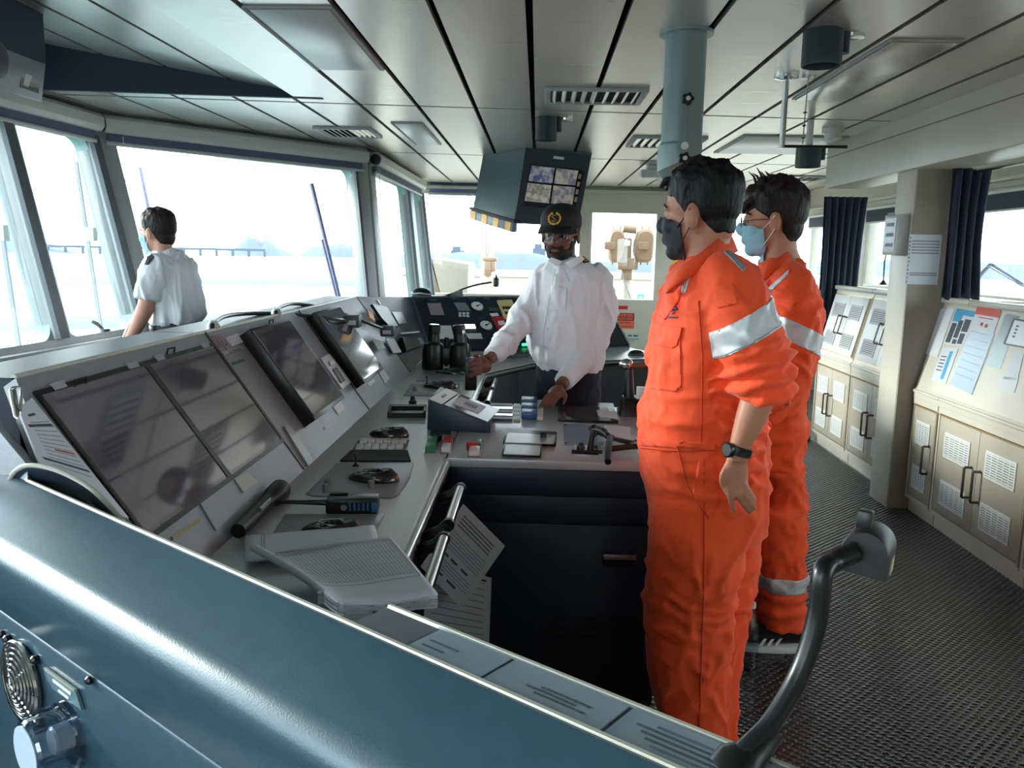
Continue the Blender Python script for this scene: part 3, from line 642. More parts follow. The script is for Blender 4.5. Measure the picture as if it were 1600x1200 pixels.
# curtains: pleated cloth
def curtain(pts, z0, z1, label, amp=.035, n=9):
    mb = MB(); cols = n*8; rows = 12; P_ = []
    a, b = V((*pts[0], 0)), V((*pts[1], 0)); d = (b-a); nrm_ = V((-d.y, d.x, 0)).normalized()
    for j in range(rows+1):
        tz = j/rows; z = z1+(z0-z1)*tz
        for i in range(cols+1):
            s_ = i/cols; ph = 2*math.pi*n*s_; k = amp*(.55+.45*tz)*(1+.3*math.sin(3*s_+5*tz))
            q = a+d*(s_*(1-.12*math.sin(math.pi*tz))+.06*math.sin(math.pi*tz))+nrm_*(math.sin(ph+.6*math.sin(4*tz))*k); P_.append(V((q.x, q.y, z+.01*math.sin(ph)*(tz > .95))))
    fs = [[j*(cols+1)+i, j*(cols+1)+i+1, (j+1)*(cols+1)+i+1, (j+1)*(cols+1)+i] for j in range(rows) for i in range(cols)]
    mb.add(P_, fs); o = mb.build('curtain', m_curtain, None, smooth=False); o.data.polygons.foreach_set('use_smooth', [True]*len(o.data.polygons))
    md = o.modifiers.new('thick', 'SOLIDIFY'); md.thickness = .004
    return tag(o, label, 'curtain')
curtain(((2.30, 6.96), (2.64, 6.94)), .6, 2.0, 'long navy curtain hanging beside the far cabinets', .03, 6)
curtain(((2.325, 4.9), (2.53, 4.88)), 1.29, 2.02, 'short navy curtain hanging on the near side of the pilaster', .03, 4)
rail = MB().tube([V((2.44, 1.3, 2.005)), V((2.44, 4.98, 2.005))], .012, 8).build('curtain_rail', m_steel, None, smooth=True); tag(rail, 'slim curtain rail under the beam at the right', 'rail')
# gooseneck microphone behind the far cabinet
b0 = atx(1380, 443, 2.85); t = thing('gooseneck_microphone', (b0.x, b0.y, 1.3), 'thin gooseneck microphone standing on the far cabinet top', 'microphone')
MB().lathe([(.03, 0), (.03, .008), (.012, .03), (.008, .04)], V((b0.x, b0.y, 1.30)), (0, 0, 1), 14).build('base', m_black, t, smooth=True)
MB().tube([V((b0.x, b0.y, 1.33)), atx(1382, 410, 2.85), atx(1386, 390, 2.83), atx(1392, 382, 2.8), atx(1399, 380, 2.78)], .006, 8).build('neck', m_black, t, smooth=True)
# black pole / cord at the far end of the cabinets
o = MB().tube([V((2.27, 6.87, .03)), V((2.25, 6.87, .5)), V((2.27, 6.88, .9))], .012, 8).build('pole', m_black); o.name = 'floor_pole'; tag(o, 'thin black pole standing at the end of the far cabinet', 'pole')
MB().lathe([(.04, 0), (.035, .05), (.015, .08)], V((2.27, 6.87, 0.004)), (0, 0, 1), 12).build('pole_foot', m_black, o, smooth=True)
# low grey unit behind the men at the far end
RY = 9.6; a, b = aty(1240, 500, RY), aty(1283, 640, RY)
t = thing('equipment_rack', ((a.x+b.x)/2, RY, 0), 'pale grey equipment unit behind the far man with loose cables', 'equipment')
MB().wbox(a.x, b.x, RY, RY+.3, 0, .98).build('unit_body', mat('rack_grey', (176, 180, 182), .5), t, bevel=.01)
MB().tube([aty(1268, 560, RY-.02), aty(1256, 585, RY-.02), aty(1262, 598, RY-.02), aty(1270, 590, RY-.02)], .01, 6).build('cable', m_black, t, smooth=True)
MB().wbox(a.x-.02, b.x+.02, RY-.02, RY+.32, .98, 1.0).build('unit_top', mat('wood_edge', (180, 120, 80), .5), t, bevel=.004)
# ================================================================ THINGS ON THE CEILING
# periscope-like tube
pc = V((.535, 3.30, 0)); k = 3.3/1300
t = thing('periscope_tube', (pc.x, pc.y, CZ), 'blue-grey ceiling tube with black star knobs, slanted open bottom', 'tube')
zt_ = CZ; r = .077
MB().lathe([(.10, 0), (.10, -.012)], pc+V((0, 0, zt_)), (0, 0, 1), 32).build('flange', m_pipe, t, smooth=True)
zb_ = aty(1070, 272, 3.3).z
rings = []
n = 32
for f_ in (0, .3, .78):
    rings.append([pc+V((r*math.cos(2*math.pi*q/n), r*math.sin(2*math.pi*q/n), zt_+(zb_-zt_)*f_)) for q in range(n)])
rings.append([pc+V((r*1.08*math.cos(2*math.pi*q/n)-.004, r*1.08*math.sin(2*math.pi*q/n), zt_+(zb_-zt_)*.80)) for q in range(n)])
rings.append([pc+V((r*1.08*math.cos(2*math.pi*q/n)-.004, r*1.08*math.sin(2*math.pi*q/n), (zt_+(zb_-zt_)*.92)+.07*math.cos(2*math.pi*q/n)*.5)) for q in range(n)])
rings.append([pc+V((r*.6*math.cos(2*math.pi*q/n)-.01, r*.6*math.sin(2*math.pi*q/n), zb_+.03*math.cos(2*math.pi*q/n))) for q in range(n)])
MB().loft(rings).build('tube_body', m_pipe, t, smooth=True)
def star(c, r_, par):
    mb = MB(); nn = 30; pr = [r_*(1+.16*math.cos(5*2*math.pi*q/nn)) for q in range(nn)]
    mb.loft([[c+V((pr[q]*math.cos(2*math.pi*q/nn), dy, pr[q]*math.sin(2*math.pi*q/nn))) for q in range(nn)] for dy in (.0, -.022)])
    o = mb.build('star_knob', m_black, par, smooth=True); MB().lathe([(r_*.42, 0), (r_*.42, .004)], c+V((0, -.022, 0)), (0, -1, 0), 14).build('knob_cap', m_white, o); return o
star(V((pc.x+.002, pc.y-r, aty(1071, 155, 3.22).z)), .02, t); star(V((pc.x, pc.y-r*1.08, aty(1067, 248, 3.22).z)), .02, t)
MB().lathe([(.014, 0), (.014, .01)], V((pc.x, pc.y-r*1.06, aty(1068, 228, 3.22).z)), (0, -1, 0), 14).build('button_cap', m_white, t)
MB().tube([V((pc.x, pc.y-r-.002, aty(1069, 168, 3.22).z)), V((pc.x, pc.y-r-.002, aty(1068, 222, 3.22).z))], .0025, 5).build('slide_rod', m_pipe, t)
# dark cylindrical spot housings
def housing(c, r_, h_, label, ring=None):
    t = thing('speaker_housing', c, label, 'speaker'); n = 28
    rings = [[V(c)+V((r_*s_*math.cos(2*math.pi*q/n), r_*s_*math.sin(2*math.pi*q/n), dz)) for q in range(n)] for s_, dz in ((1, 0), (1, -h_), (.94, -h_), (.92, -h_+.03))]
    MB().loft(rings).build('housing_shell', mat('housing_slate', (44, 58, 66), .5), t, smooth=True)
    MB().lathe([(r_*.35, 0), (r_*.35, -h_*.6)], V(c)+V((r_*1.1, .02, 0)), (0, 0, 1), 16).build('housing_lug', mat('housing_slate', (44, 58, 66), .5), t, smooth=True)
    if ring: MB().lathe([(r_*.62, 0), (r_*.6, -.012), (r_*.35, -.016)], V(c)+V(ring), (0, 0, 1), 20).build('ceiling_rose', m_steel, t, smooth=True)
    return t
a = atz(1287, 48, CZ); housing(V((a.x, a.y, CZ)), .072, .125, 'large dark cylindrical speaker on the ceiling at upper right', (.125, .05, 0))
a = aty(1264, 230, 5.3); t = housing(V((a.x, 5.3, a.z)), .075, .12, 'dark cylindrical speaker hanging behind the horizontal bar')
MB().tube([V((a.x, 5.3, a.z-.01)), V((a.x, 5.3, CZ+.005))], .02, 10).build('housing_stem', m_white, t, smooth=True)
MB()
a = atz(854, 183, CZ); housing(V((a.x, a.y, CZ)), .066, .14, 'dark cylindrical speaker just above the camera monitor box', (.12, .04, 0))
# hanging bar with pole and chain
a = atz(1229, 118, CZ); zb_ = aty(1224, 232, a.y).z
t = thing('hanging_bar', (a.x, a.y, CZ), 'steel pole with horizontal bar and chain hanging from the ceiling', 'bar')
MB().lathe([(.055, 0), (.055, -.012), (.02, -.02)], V((a.x, a.y, CZ)), (0, 0, 1), 20).build('flange', m_steel, t, smooth=True)
MB().tube([V((a.x, a.y, CZ-.01)), V((a.x, a.y, zb_))], .014, 12).build('pole', m_steel, t, smooth=True)
a2 = V((a.x+.10, a.y, CZ)); MB().lathe([(.03, 0), (.03, -.01), (.01, -.015)], a2, (0, 0, 1), 16).build('chain_flange', m_steel, t, smooth=True)
MB().tube([a2, V((a2.x-.005, a.y, zb_+.02))], .003, 6).build('chain', m_steel, t)
for f_ in (.5, .68, .85): MB().lathe([(.003, -.006), (.012, 0), (.003, .006)], V((a2.x-.003, a.y, CZ+(zb_-CZ)*f_)), (0, 0, 1), 12).build('chain_bead', m_steel, t, smooth=True)
MB().tube([V((a.x, a.y, zb_+.01)), V((a.x+.30, a.y, zb_+.012))], .007, 8).build('crossbar', m_black, t, smooth=True)
# white dome and lamp box
a = aty(1300, 232, 5.6); t = thing('dome_camera', (a.x, 5.6, CZ), 'small white dome on the ceiling behind the hanging bar', 'dome')
MB().lathe([(.07, 0), (.07, -.03)], V((a.x, 5.6, CZ)), (0, 0, 1), 20).build('dome_base', m_white, t, smooth=True)
MB().lathe([(.055, 0), (.05, -.03), (.03, -.05), (.001, -.055)], V((a.x, 5.6, CZ-.03)), (0, 0, 1), 20).build('dome_cap', m_white, t, smooth=True)
a, b = aty(1000, 266, 8.0), aty(1048, 279, 8.0); t = MB().wbox(a.x, b.x, 7.9, 8.1, b.z, a.z).wbox(a.x+.06, b.x-.06, 7.93, 8.07, a.z, CZ).build('emergency_lamp', m_white, None, bevel=.012); tag(t, 'white emergency lamp box on the ceiling beside the tube', 'lamp')
# overhead dial box at the upper left
f = Frame(V((-2.12, 3.55, 0)), V((.10, 1, 0)), V((.35, 0, 1)))
A = aty(-60, 55, 3.3); 
t = thing('overhead_dial_box', (-2.35, 3.3, 2.1), 'grey overhead instrument box with dials at the upper left corner', 'instrument box')
q0 = [aty(-90, 40, 3.05), aty(72, 100, 3.75), aty(66, 160, 3.75), aty(-90, 115, 3.05)]
back = [p+V((-.22, .02, .10)) for p in q0]
MB().hexa(q0, back).build('box_body', mat('dial_box_grey', (140, 146, 154), .4, .2), t, bevel=.006)
DF = Frame(q0[3], q0[2]-q0[3], q0[0]-q0[3]); 
if DF.w.dot(CAM-q0[0]) < 0: DF = Frame(q0[2], q0[3]-q0[2], q0[0]-q0[3])
MB().pxplate(DF, [(34, 80), (62, 92), (58, 146), (30, 136)], .001, .006).build('dial_window', m_screen, t)
MB().pxplate(DF, [(38, 110), (50, 114), (41, 136), (33, 132)], .006, .008).build('dial_face', m_white, t)
MB().pxplate(DF, [(4, 68), (28, 76), (24, 118), (2, 112)], .001, .006).build('label_plate', mat('plate_grey', (170, 172, 176), .4, .4), t)
c = DF.p(*DF.px(-10, 92)); MB().lathe([(.072, 0), (.072, .02), (.06, .022)], c, DF.w, 24).build('round_dial', mat('dial_dark', (70, 70, 86), .3), t, smooth=True)
# bracket fixing the box to the ceiling
MB().hexa([p+V((0, 0, 0)) for p in (q0[0], q0[1], back[1], back[0])], [V((p.x, p.y, CZ+.30)) for p in (q0[0], q0[1], back[1], back[0])]).build('hanger', mat('recess_dark_blue', (34, 52, 76), .6), t)
# ---------------- camera monitor box hanging at the far end
BY = 6.85
tl, tr, bl, br = aty(824, 229, BY), aty(925, 240, BY+.25), aty(802, 349, BY-.10), aty(903, 354, BY+.12)
lt, lb_ = aty(755, 232, BY+.55), aty(752, 325, BY+.50)
rt = tr+V((.0, .6, 0)); rb = br+V((0, .5, 0))
t = thing('camera_monitor_box', (.1, 7.1, CZ), 'slate box with four-way camera monitor hanging from the ceiling', 'monitor')
for p in (tl, tr, lt, rt): p.z = CZ-.002
lb_ = lt+(bl-tl)*.80; rb = rt+(br-tr)*.80
mslate = mat('slate_box', (84, 104, 108), .4, .1)
MB().hexa([bl, br, rb, lb_], [tl, tr, rt, lt]).build('box_body', mslate, t)
MF = Frame(bl, br-bl, tl-bl)
BT = 1.0
def mpl(pix, w0, w1, m, nm, par=t): return MB().pxplate(MF, pix, w0, w1).build(nm, m, par)
mpl([(821, 231), (923, 242), (902, 352), (804, 347)], .001, .006, mat('bezel_dark', (40, 52, 62), .45), 'bezel')
sc_o = mpl([(828, 256), (913, 266), (897, 330), (817, 322)], .006, .009, mat('monitor_glass', (18, 20, 30), .15), 'screen')
def shot(name, rgb, seed):
    m = bpy.data.materials.new(name); m.use_nodes = True; nt = m.node_tree; b = nt.nodes['Principled BSDF']; b.inputs['Roughness'].default_value = .3
    tc = nt.nodes.new('ShaderNodeTexCoord'); n_ = nt.nodes.new('ShaderNodeTexNoise'); n_.noise_dimensions = '4D'; n_.inputs['W'].default_value = seed; n_.inputs['Scale'].default_value = 22; n_.inputs['Detail'].default_value = 8
    r_ = nt.nodes.new('ShaderNodeValToRGB'); r_.color_ramp.elements[0].position = .42; r_.color_ramp.elements[1].position = .58
    r_.color_ramp.elements[0].color = (*lin(rgb[0]), 1); r_.color_ramp.elements[1].color = (*lin(rgb[1]), 1)
    nt.links.new(tc.outputs['Object'], n_.inputs['Vector']); nt.links.new(n_.outputs[0], r_.inputs[0]); nt.links.new(r_.outputs[0], b.inputs['Base Color']); nt.links.new(r_.outputs[0], b.inputs['Emission Color']); b.inputs['Emission Strength'].default_value = .35; return m
for pix, rgb, sd_n in (([(830, 259), (866, 263), (862, 287), (825, 283)], ((66, 76, 108), (146, 144, 150)), 1), ([(869, 263), (903, 267), (898, 290), (865, 287)], ((92, 96, 110), (156, 150, 140)), 2),
                       ([(824, 286), (861, 290), (857, 318), (819, 314)], ((110, 106, 104), (170, 164, 150)), 3), ([(864, 290), (898, 293), (893, 322), (860, 318)], ((98, 102, 114), (156, 148, 132)), 4)):
    mpl(pix, .009, .010, shot('camera_picture_%d' % sd_n, rgb, sd_n*3.3), 'camera_picture', sc_o)
for k_ in range(4): mpl([(904-k_*2.2, 272+k_*12), (908-k_*2.2, 272.5+k_*12), (906.5-k_*2.2, 280+k_*12), (902.5-k_*2.2, 279.5+k_*12)], .009, .0105, mat('menu_tile', (190, 160, 140), .4), 'menu_tile', sc_o)
mpl([(865, 244), (881, 246), (880, 250), (864, 248)], .006, .009, m_white, 'label_plate')
# striped bump bar along the lower left edge
hb0, hb1 = lb_+(lb_-bl)*.06+V((-.01, -.01, 0)), bl+V((-.01, -.03, 0))
d = hb1-hb0; HB = Frame(hb0-V((.0, 0, .06)), d, V((0, 0, 1))); L = d.length
if HB.w.dot(CAM-hb0) < 0: HB = Frame(hb1-V((0, 0, .06)), -d, V((0, 0, 1)))
hz = MB().box(HB, 0, L, -.012, .065, -.05, .0).build('bump_bar', m_hgrey, t, bevel=.012)
for k_ in range(4):
    u = L*(.04+k_*.27); MB().plate(HB, [(u, -.01), (u+L*.12, -.01), (u+L*.12, .063), (u, .063)], .0, .003).build('hazard_stripe', m_yellow, hz)
MB().box(HB, -.01, L+.02, .065, .085, -.06, .0).build('bar_edge', m_blackm, t)
# ================================================================ FOREGROUND CONSOLE (its back faces the camera)
RA, RB = atz(0, 739, 1.1), atz(1017, 1200, 1.1); E_ = (RB-RA).normalized(); N_ = V((E_.y, -E_.x, 0))
if N_.dot(-RA) < 0: N_ = -N_
def FG(s_, n_, z): return V((RA.x, RA.y, z))+E_*s_+N_*n_
t = thing('foreground_console', FG(.5, 0, 0), 'teal rounded back of the console in the foreground', 'console')
prof = [(-.02, 1.098), (-.004, 1.102), (.003, 1.099)]
prof += [(.076, 1.058)]
for k in range(1, 9):
    a = math.radians(60+(0-60)*k/8); prof.append((.076-.05*math.cos(math.radians(60))+.05*math.cos(a)-.0, 1.058-.05*math.sin(math.radians(60))+.05*math.sin(a)))
xb = prof[-1][0]
prof += [(xb, .955), (xb-.002, .952), (xb, .949), (xb, .62), (xb-.002, .617), (xb, .614), (xb, .0), (-.02, 0)]
mb = MB(); S0, S1 = -.75, 1.75
mb.loft([[FG(s_, a, z) for a, z in prof] for s_ in (S0, S1)]); mb.build('console_back', m_teal, t, smooth=True)
MB().tube([FG(S0, -.012, 1.099), FG(S1, -.012, 1.099)], .0045, 6).build('rim_highlight', mat('pale_edging_and_highlight', (196, 196, 184), .3, .4), t, smooth=True)  # pale tube paints in the whitish highlight along the rounded rim
# ledge with papers under clear sheets
uE = hframe(1.086)
far_px = [(602, 938), (725, 998), (867, 1058), (1037, 1129), (1100, 1154)]
s_a = (atz(545, 975, 1.086)-V((RA.x, RA.y, 1.086))).dot(E_)
lw = .062
def LG(s_, n_, z=1.086): return FG(s_, n_, z)
MB().hexa([LG(s_a, -.022, 0.3), LG(S1, -.022, .3), LG(S1, -lw-.03, .3), LG(s_a, -lw-.03, .3)], [LG(s_a, -.022), LG(S1, -.022), LG(S1, -lw-.03), LG(s_a, -lw-.03)]).build('ledge', mat('ledge_grey', (88, 98, 108), .3, .2), t)
MB().tube([LG(s_a, -lw-.03), LG(S1, -lw-.03)], .004, 6).build('ledge_edging', mat('pale_edging_and_highlight', (196, 196, 184), .3, .4), t, smooth=True)
LF = Frame(LG(0, -.026, 1.087), E_, -N_)
if LF.w.z < 0: LF = Frame(LG(0, -.026, 1.087), -E_, -N_)
sgn = 1 if LF.u.dot(E_) > 0 else -1
def lcard(s0, s1, label, rows):
    u0, u1 = sorted((s0*sgn, s1*sgn)); c = MB().box(LF, u0, u1, .0, lw-.003, 0, .0015).build('instruction_card', m_paperb); tag(c, label, 'card')
    f2 = Frame(LF.p(0, 0, .0015), LF.u, LF.v)
    if rows: lines(f2, [(u0+(u1-u0)*a, u0+(u1-u0)*b, lw*c_, lw*(c_+.05)) for a, b, c_ in rows], m_inkl, c)
    MB().box(f2, u0-.002, u1+.002, -.001, lw-.002, .001, .002).build('clear_cover', m_cover, c)
sA = s_a+.07
lcard(s_a+.09, s_a+.19, 'small card under clear cover at the far end of the foreground ledge', [(.1, .5, .5), (.1, .4, .3)])
lcard(s_a+.195, s_a+.33, 'second card on the foreground ledge with a dark patch', [(.3, .7, .4), (.4, .8, .3), (.4, .8, .5)])
lcard(s_a+.335, s_a+.50, 'third card on the foreground ledge with rows of print', [(.2, .9, .7), (.1, .85, .58), (.15, .9, .46), (.2, .8, .34), (.25, .6, .22)])
lcard(s_a+.505, s_a+.70, 'nearest card on the foreground ledge, tinged by the orange suit', [(.1, .9, .7), (.1, .85, .55), (.15, .9, .4)])
# vertical face furniture: fan grille, name plate, clear-capped lamp, screws
VF = Frame(FG(0, xb+.001, 0), E_, V((0, 0, 1)))
if VF.w.dot(N_) < 0: VF = Frame(FG(0, xb+.001, 0), -E_, V((0, 0, 1)))
g = thing('fan_grille', VF.p(*VF.px(42, 1062)), 'round chrome wire fan guard on the foreground console', 'fan grille')
gc = VF.px(40, 1062); GR = .058
for k in range(7):
    r_ = GR*(1-k*.13); MB().tube([VF.p(gc[0]+r_*math.cos(2*math.pi*q/28), gc[1]+r_*math.sin(2*math.pi*q/28), .008+.002*k) for q in range(29)], .0022 if k else .004, 6).build('guard_ring', m_steel, g, smooth=True)
MB().lathe([(GR*.98, 0), (GR*.98, .002)], VF.p(*gc), VF.w, 28).build('fan_opening', mat('fan_dark', (56, 60, 72), .4), g)
for a in (45, 135):
    c_, s_ = math.cos(math.radians(a)), math.sin(math.radians(a)); MB().tube([VF.p(gc[0]-c_*GR*1.18, gc[1]-s_*GR*1.18, .006), VF.p(gc[0], gc[1], .02), VF.p(gc[0]+c_*GR*1.18, gc[1]+s_*GR*1.18, .006)], .0022, 6).build('guard_spoke', m_steel, g, smooth=True)
for a in (45, 135, 225, 315): MB().lathe([(.007, 0), (.007, .006), (.004, .009)], VF.p(gc[0]+GR*1.18*math.cos(math.radians(a)), gc[1]+GR*1.18*math.sin(math.radians(a))), VF.w, 10).build('screw', m_black, g, smooth=True)
np_ = MB().pxplate(VF, [(75, 1042), (122, 1076), (132, 1108), (86, 1074)], 0, .004).build('name_plate', mat('plate_teal', (86, 112, 124), .35)); tag(np_, 'small engraved name plate beside the fan grille', 'plate')
a = VF.px(84, 1063); 
MB().pxplate(VF, [(75, 1041), (122, 1075), (124, 1079), (77, 1045)], .003, .006).build('plate_edge', mat('pale_edging_and_highlight', (196, 196, 184), .3, .4), np_)
lines(Frame(VF.p(0, 0, .004), VF.u, VF.v), [(VF.px(88, 1062)[0], VF.px(116, 1080)[0], VF.px(100, 1069)[1]-.003, VF.px(100, 1069)[1]+.001), (VF.px(96, 1070)[0], VF.px(112, 1082)[0], VF.px(100, 1075)[1]-.006, VF.px(100, 1075)[1]-.003)], m_white, np_)
for q in ((142, 1062), (31, 1140), (5, 990)):
    MB().lathe([(.006, 0), (.006, .004), (.003, .007)], VF.p(*VF.px(*q)), VF.w, 10).build('screw', m_black, t, smooth=True)
lc = VF.px(108, 1148)
g = thing('indicator_lamp', VF.p(*lc), 'clear plastic capped indicator lamp on the foreground console', 'lamp')
MB().lathe([(.048, 0), (.048, .006), (.043, .008), (.042, .05), (.039, .054), (.0, .054)], VF.p(*lc), VF.w, 30).build('clear_cap', m_clear, g, smooth=True)
for a in range(0, 360, 60): MB().tube([VF.p(lc[0]+.042*math.cos(math.radians(a)), lc[1]+.042*math.sin(math.radians(a)), .006), VF.p(lc[0]+.042*math.cos(math.radians(a)), lc[1]+.042*math.sin(math.radians(a)), .052)], .005, 8).build('cap_rib', m_clear, g, smooth=True)
MB().lathe([(.02, 0), (.02, .02), (.017, .023)], VF.p(*lc), VF.w, 20).build('lamp_core', mat('lamp_core', (190, 194, 198), .3), g, smooth=True)
MB().lathe([(.036, .0545), (.036, .056)], VF.p(*lc), VF.w, 24).build('lens', mat('lamp_lens', (186, 204, 226), .15, spec=.8), g, smooth=True)
# gooseneck lamp
b0 = atz(1146, 1196, 1.09)
g = thing('gooseneck_lamp', b0, 'black gooseneck lamp with hooded head in the right foreground', 'lamp')
yb = b0.y
gp = [b0+V((-.01, -.005, -.05)), b0, aty(1205, 1130, yb+.015), aty(1250, 1050, yb+.03), aty(1276, 970, yb+.035), aty(1284, 905, yb+.035), aty(1290, 886, yb+.04), aty(1305, 876, yb+.05), aty(1335, 862, yb+.055)]
def smooth_path(p, n=6):
    out = []
    for i in range(len(p)-1):
        a, b, c, d = p[max(i-1, 0)], p[i], p[i+1], p[min(i+2, len(p)-1)]
        for k in range(n):
            q = k/n; out.append(.5*((2*b)+(c-a)*q+(2*a-5*b+4*c-d)*q*q+(3*b-a-3*c+d)*q**3))
    return out+[p[-1]]
MB().tube(smooth_path(gp), .0088, 14).build('gooseneck', mat('gooseneck_black', (22, 24, 28), .33, .2), g, smooth=True)
MB().lathe([(.022, -.005), (.022, .01), (.014, .022), (.0105, .05)], b0-V((0, 0, .008)), (gp[2]-gp[1]), 18).build('neck_socket', m_black, g, smooth=True)
hc = aty(1356, 858, yb+.07); hx = aty(1392, 848, yb+.055); R_ = (hx-hc).length
ax_ = V((.5, .85, -.04)).normalized()                        # hood axis points away to the right
up = V((.08, 0, 1)); up = (up-ax_*up.dot(ax_)).normalized(); sd_v = ax_.cross(up)
mb = MB(); rings = []; nn = 24
for h_ in (-.017, -.0145, .026, .029):
    sc_k = .94 if h_ in (-.017, .029) else 1
    ring = []
    for q in range(nn+1):
        a = math.pi*q/nn; ring.append(hc+ax_*h_+sd_v*(math.cos(a)*.0195*sc_k)+up*(math.sin(a)*.0195*sc_k))
    ring += [hc+ax_*h_+sd_v*(-.0195*sc_k)-up*.019, hc+ax_*h_+sd_v*(.0195*sc_k)-up*.019]
    rings.append(ring)
mb.loft(rings); mb.build('lamp_hood', mat('hood_black', (16, 18, 22), .5), g, smooth=True)
MB().hexa([hc+sd_v*a+ax_*b+up*.018 for a, b in ((-.012, -.008), (.0, -.008), (.0, .004), (-.012, .004))], [hc+sd_v*a+ax_*b+up*.034 for a, b in ((-.012, -.008), (.0, -.008), (.0, .004), (-.012, .004))]).build('switch', m_black, g, bevel=.0015)
MB().hexa([hc+sd_v*a+ax_*b-up*.004 for a, b in ((.0196, .0), (.0206, .0), (.0206, .016), (.0196, .016))], [hc+sd_v*a+ax_*b-up*.018 for a, b in ((.0196, .0), (.0206, .0), (.0206, .016), (.0196, .016))]).build('label', mat('label_tan', (190, 180, 150), .5), g)
# ================================================================ MAIN CONSOLE
ZD = .85; XF, XB = -.28, -.68
MP = Frame((XB, 0, ZD), (0, 1, 0), (-.285, 0, .402)); LV = V((.285, 0, .402)).length
mc = thing('main_console', (-.6, 3, 0), 'long grey bridge console with sloping screens along the windows', 'console')
ya, yb_, yc = .97, 1.26, 1.48                                  # near end follows the foreground console
HD = hframe(ZD)
MB().plate(HD, [(XF, ya), (XF, 4.45), (XB, 4.45), (XB, yb_)], -.035, 0).build('desk_top', m_desk, mc)
MB().plate(hframe(0), [(-.36, 1.06), (-.36, 4.4), (-.80, 4.4), (-.80, 1.38)], .09, .815).build('pedestal', m_dark, mc)
MB().plate(hframe(0), [(-.40, 1.1), (-.40, 4.4), (-.80, 4.4), (-.80, 1.38)], 0, .09).build('plinth', m_blackm, mc)
for a, b in ((ya, 2.575), (3.56, 4.45)):
    MB().tube([V((XF, a, ZD-.018)), V((XF, b, ZD-.018))], .0185, 14).build('desk_nosing', m_steel if False else mat('satin_nosing', (176, 178, 176), .22, .8), mc, smooth=True)
seams = [1.20, 2.39, 3.35, 4.45]
pal = [mat('module_teal_grey', (92, 102, 114), .36, .35, bump=.05, bscale=260), m_grey, m_grey]
mods = []
for i in range(3):
    u0, u1 = seams[i]+.004, seams[i+1]-.004
    if i == 0: poly = [(1.27, .0), (u1, 0), (u1, LV), (1.50, LV)]
    else: poly = [(u0, 0), (u1, 0), (u1, LV), (u0, LV)]
    m_ = MB().plate(MP, poly, -.03, 0).build('panel_module', [m_grey, m_grey, m_grey][i], mc); mods.append(m_)
    q = [MP.p(u, LV, 0) for u in (poly[3][0], poly[2][0])]
    MB().hexa([q[0], q[1], q[1]+V((-.16, 0, 0)), q[0]+V((-.16, 0, 0))][::-1], [p+V((0, 0, -1.252)) for p in (q[0], q[1], q[1]+V((-.16, 0, 0)), q[0]+V((-.16, 0, 0)))][::-1]).build('rear_housing', m_navy, m_)
    MB().tube([q[0]+V((-.004, 0, .001)), q[1]+V((-.004, 0, .001))], .006, 8).build('top_edging', mat('pale_edging_and_highlight', (196, 196, 184), .3, .4), m_, smooth=True)
for u in seams[1:]: MB().box(MP, u-.006, u+.006, 0, LV+.004, -.01, .0025).build('module_seam', m_black, mc)
def bezel(u0, u1, v0, v1, par, e=.012, w=.006):
    mb = MB()
    for q in ((u0-e, u1+e, v0-e, v0), (u0-e, u1+e, v1, v1+e), (u0-e, u0, v0, v1), (u1, u1+e, v0, v1)): mb.box(MP, *q, 0, w)
    return mb.build('bezel', m_black, par)
for u0, u1 in ((1.525, 1.945), (1.968, 2.372)):
    s_ = MB().box(MP, u0, u1, .115, .445, .0, .004).build('screen', m_screen, mods[0]); bezel(u0, u1, .115, .445, s_)
    for q in ((u0+.045, u0+.085), (u1-.075, u1-.03)): MB().box(MP, *q, .447, .462, .004, .009).build('screen_label', mat('label_grey', (168, 172, 176), .5), s_)
# protruding monitors
def protr(u0, u1, par, w=.05):
    b_ = MB().box(MP, u0, u1, .10, .455, 0, w).build('monitor_case', m_black, par, bevel=.003)
    MB().box(MP, u0+.008, u1-.012, .115, .445, w, w+.002).build('screen', m_screen, b_)
    return b_
W3 = .045
protr(2.60, 3.02, mods[1], W3); protr(3.37, 3.80, mods[2], W3)
# panel details
def pp(pix, w0, w1, m, nm, par): return MB().pxplate(MP, pix, w0, w1).build(nm, m, par)
pp([(441, 668), (449, 664), (487, 722), (479, 730)], .001, .008, mat('switch_plate', (150, 150, 150), .3, .5), 'switch_plate', mods[1])
pp([(365, 750), (385, 739), (401, 754), (379, 770)], .001, .004, mat('plate_green_grey', (176, 180, 172), .45), 'nameplate', mods[0])
pp([(266, 840), (310, 811), (312, 816), (269, 845)], .001, .004, mat('plate_gold', (150, 140, 100), .4, .3), 'nameplate', mods[0])
pp([(310, 786), (337, 772), (361, 808), (336, 830)], .001, .004, mat('pocket_grey', (150, 152, 160), .35), 'paper_pocket', mods[0])
for pix in ([(505, 668), (520, 657), (523, 660), (508, 671)], [(519, 635), (530, 626), (539, 638), (528, 648)], [(573, 600), (583, 592), (586, 596), (577, 604)]): pp(pix, .001, .003, m_white, 'sticker', mods[1])
pp([(590, 580), (597, 574), (608, 592), (601, 600)], .001, .003, m_paperb, 'sticker', mods[2])
pp([(351, 529), (370, 521), (381, 534), (362, 542)], .001, .003, m_paperb, 'sticker', mods[1])
pp([(345, 551), (376, 541), (380, 545), (350, 556)], .001, .003, mat('label_grey', (168, 172, 176), .5), 'nameplate', mods[1])
pp([(361, 567), (380, 561), (382, 565), (364, 571)], .001, .003, mat('green_tape', (40, 110, 90), .5), 'green_tape', mods[1])
pp([(505, 510), (523, 505), (541, 530), (527, 538)], .001, .004, mat('blue_label', (150, 178, 198), .4), 'nameplate', mods[1])
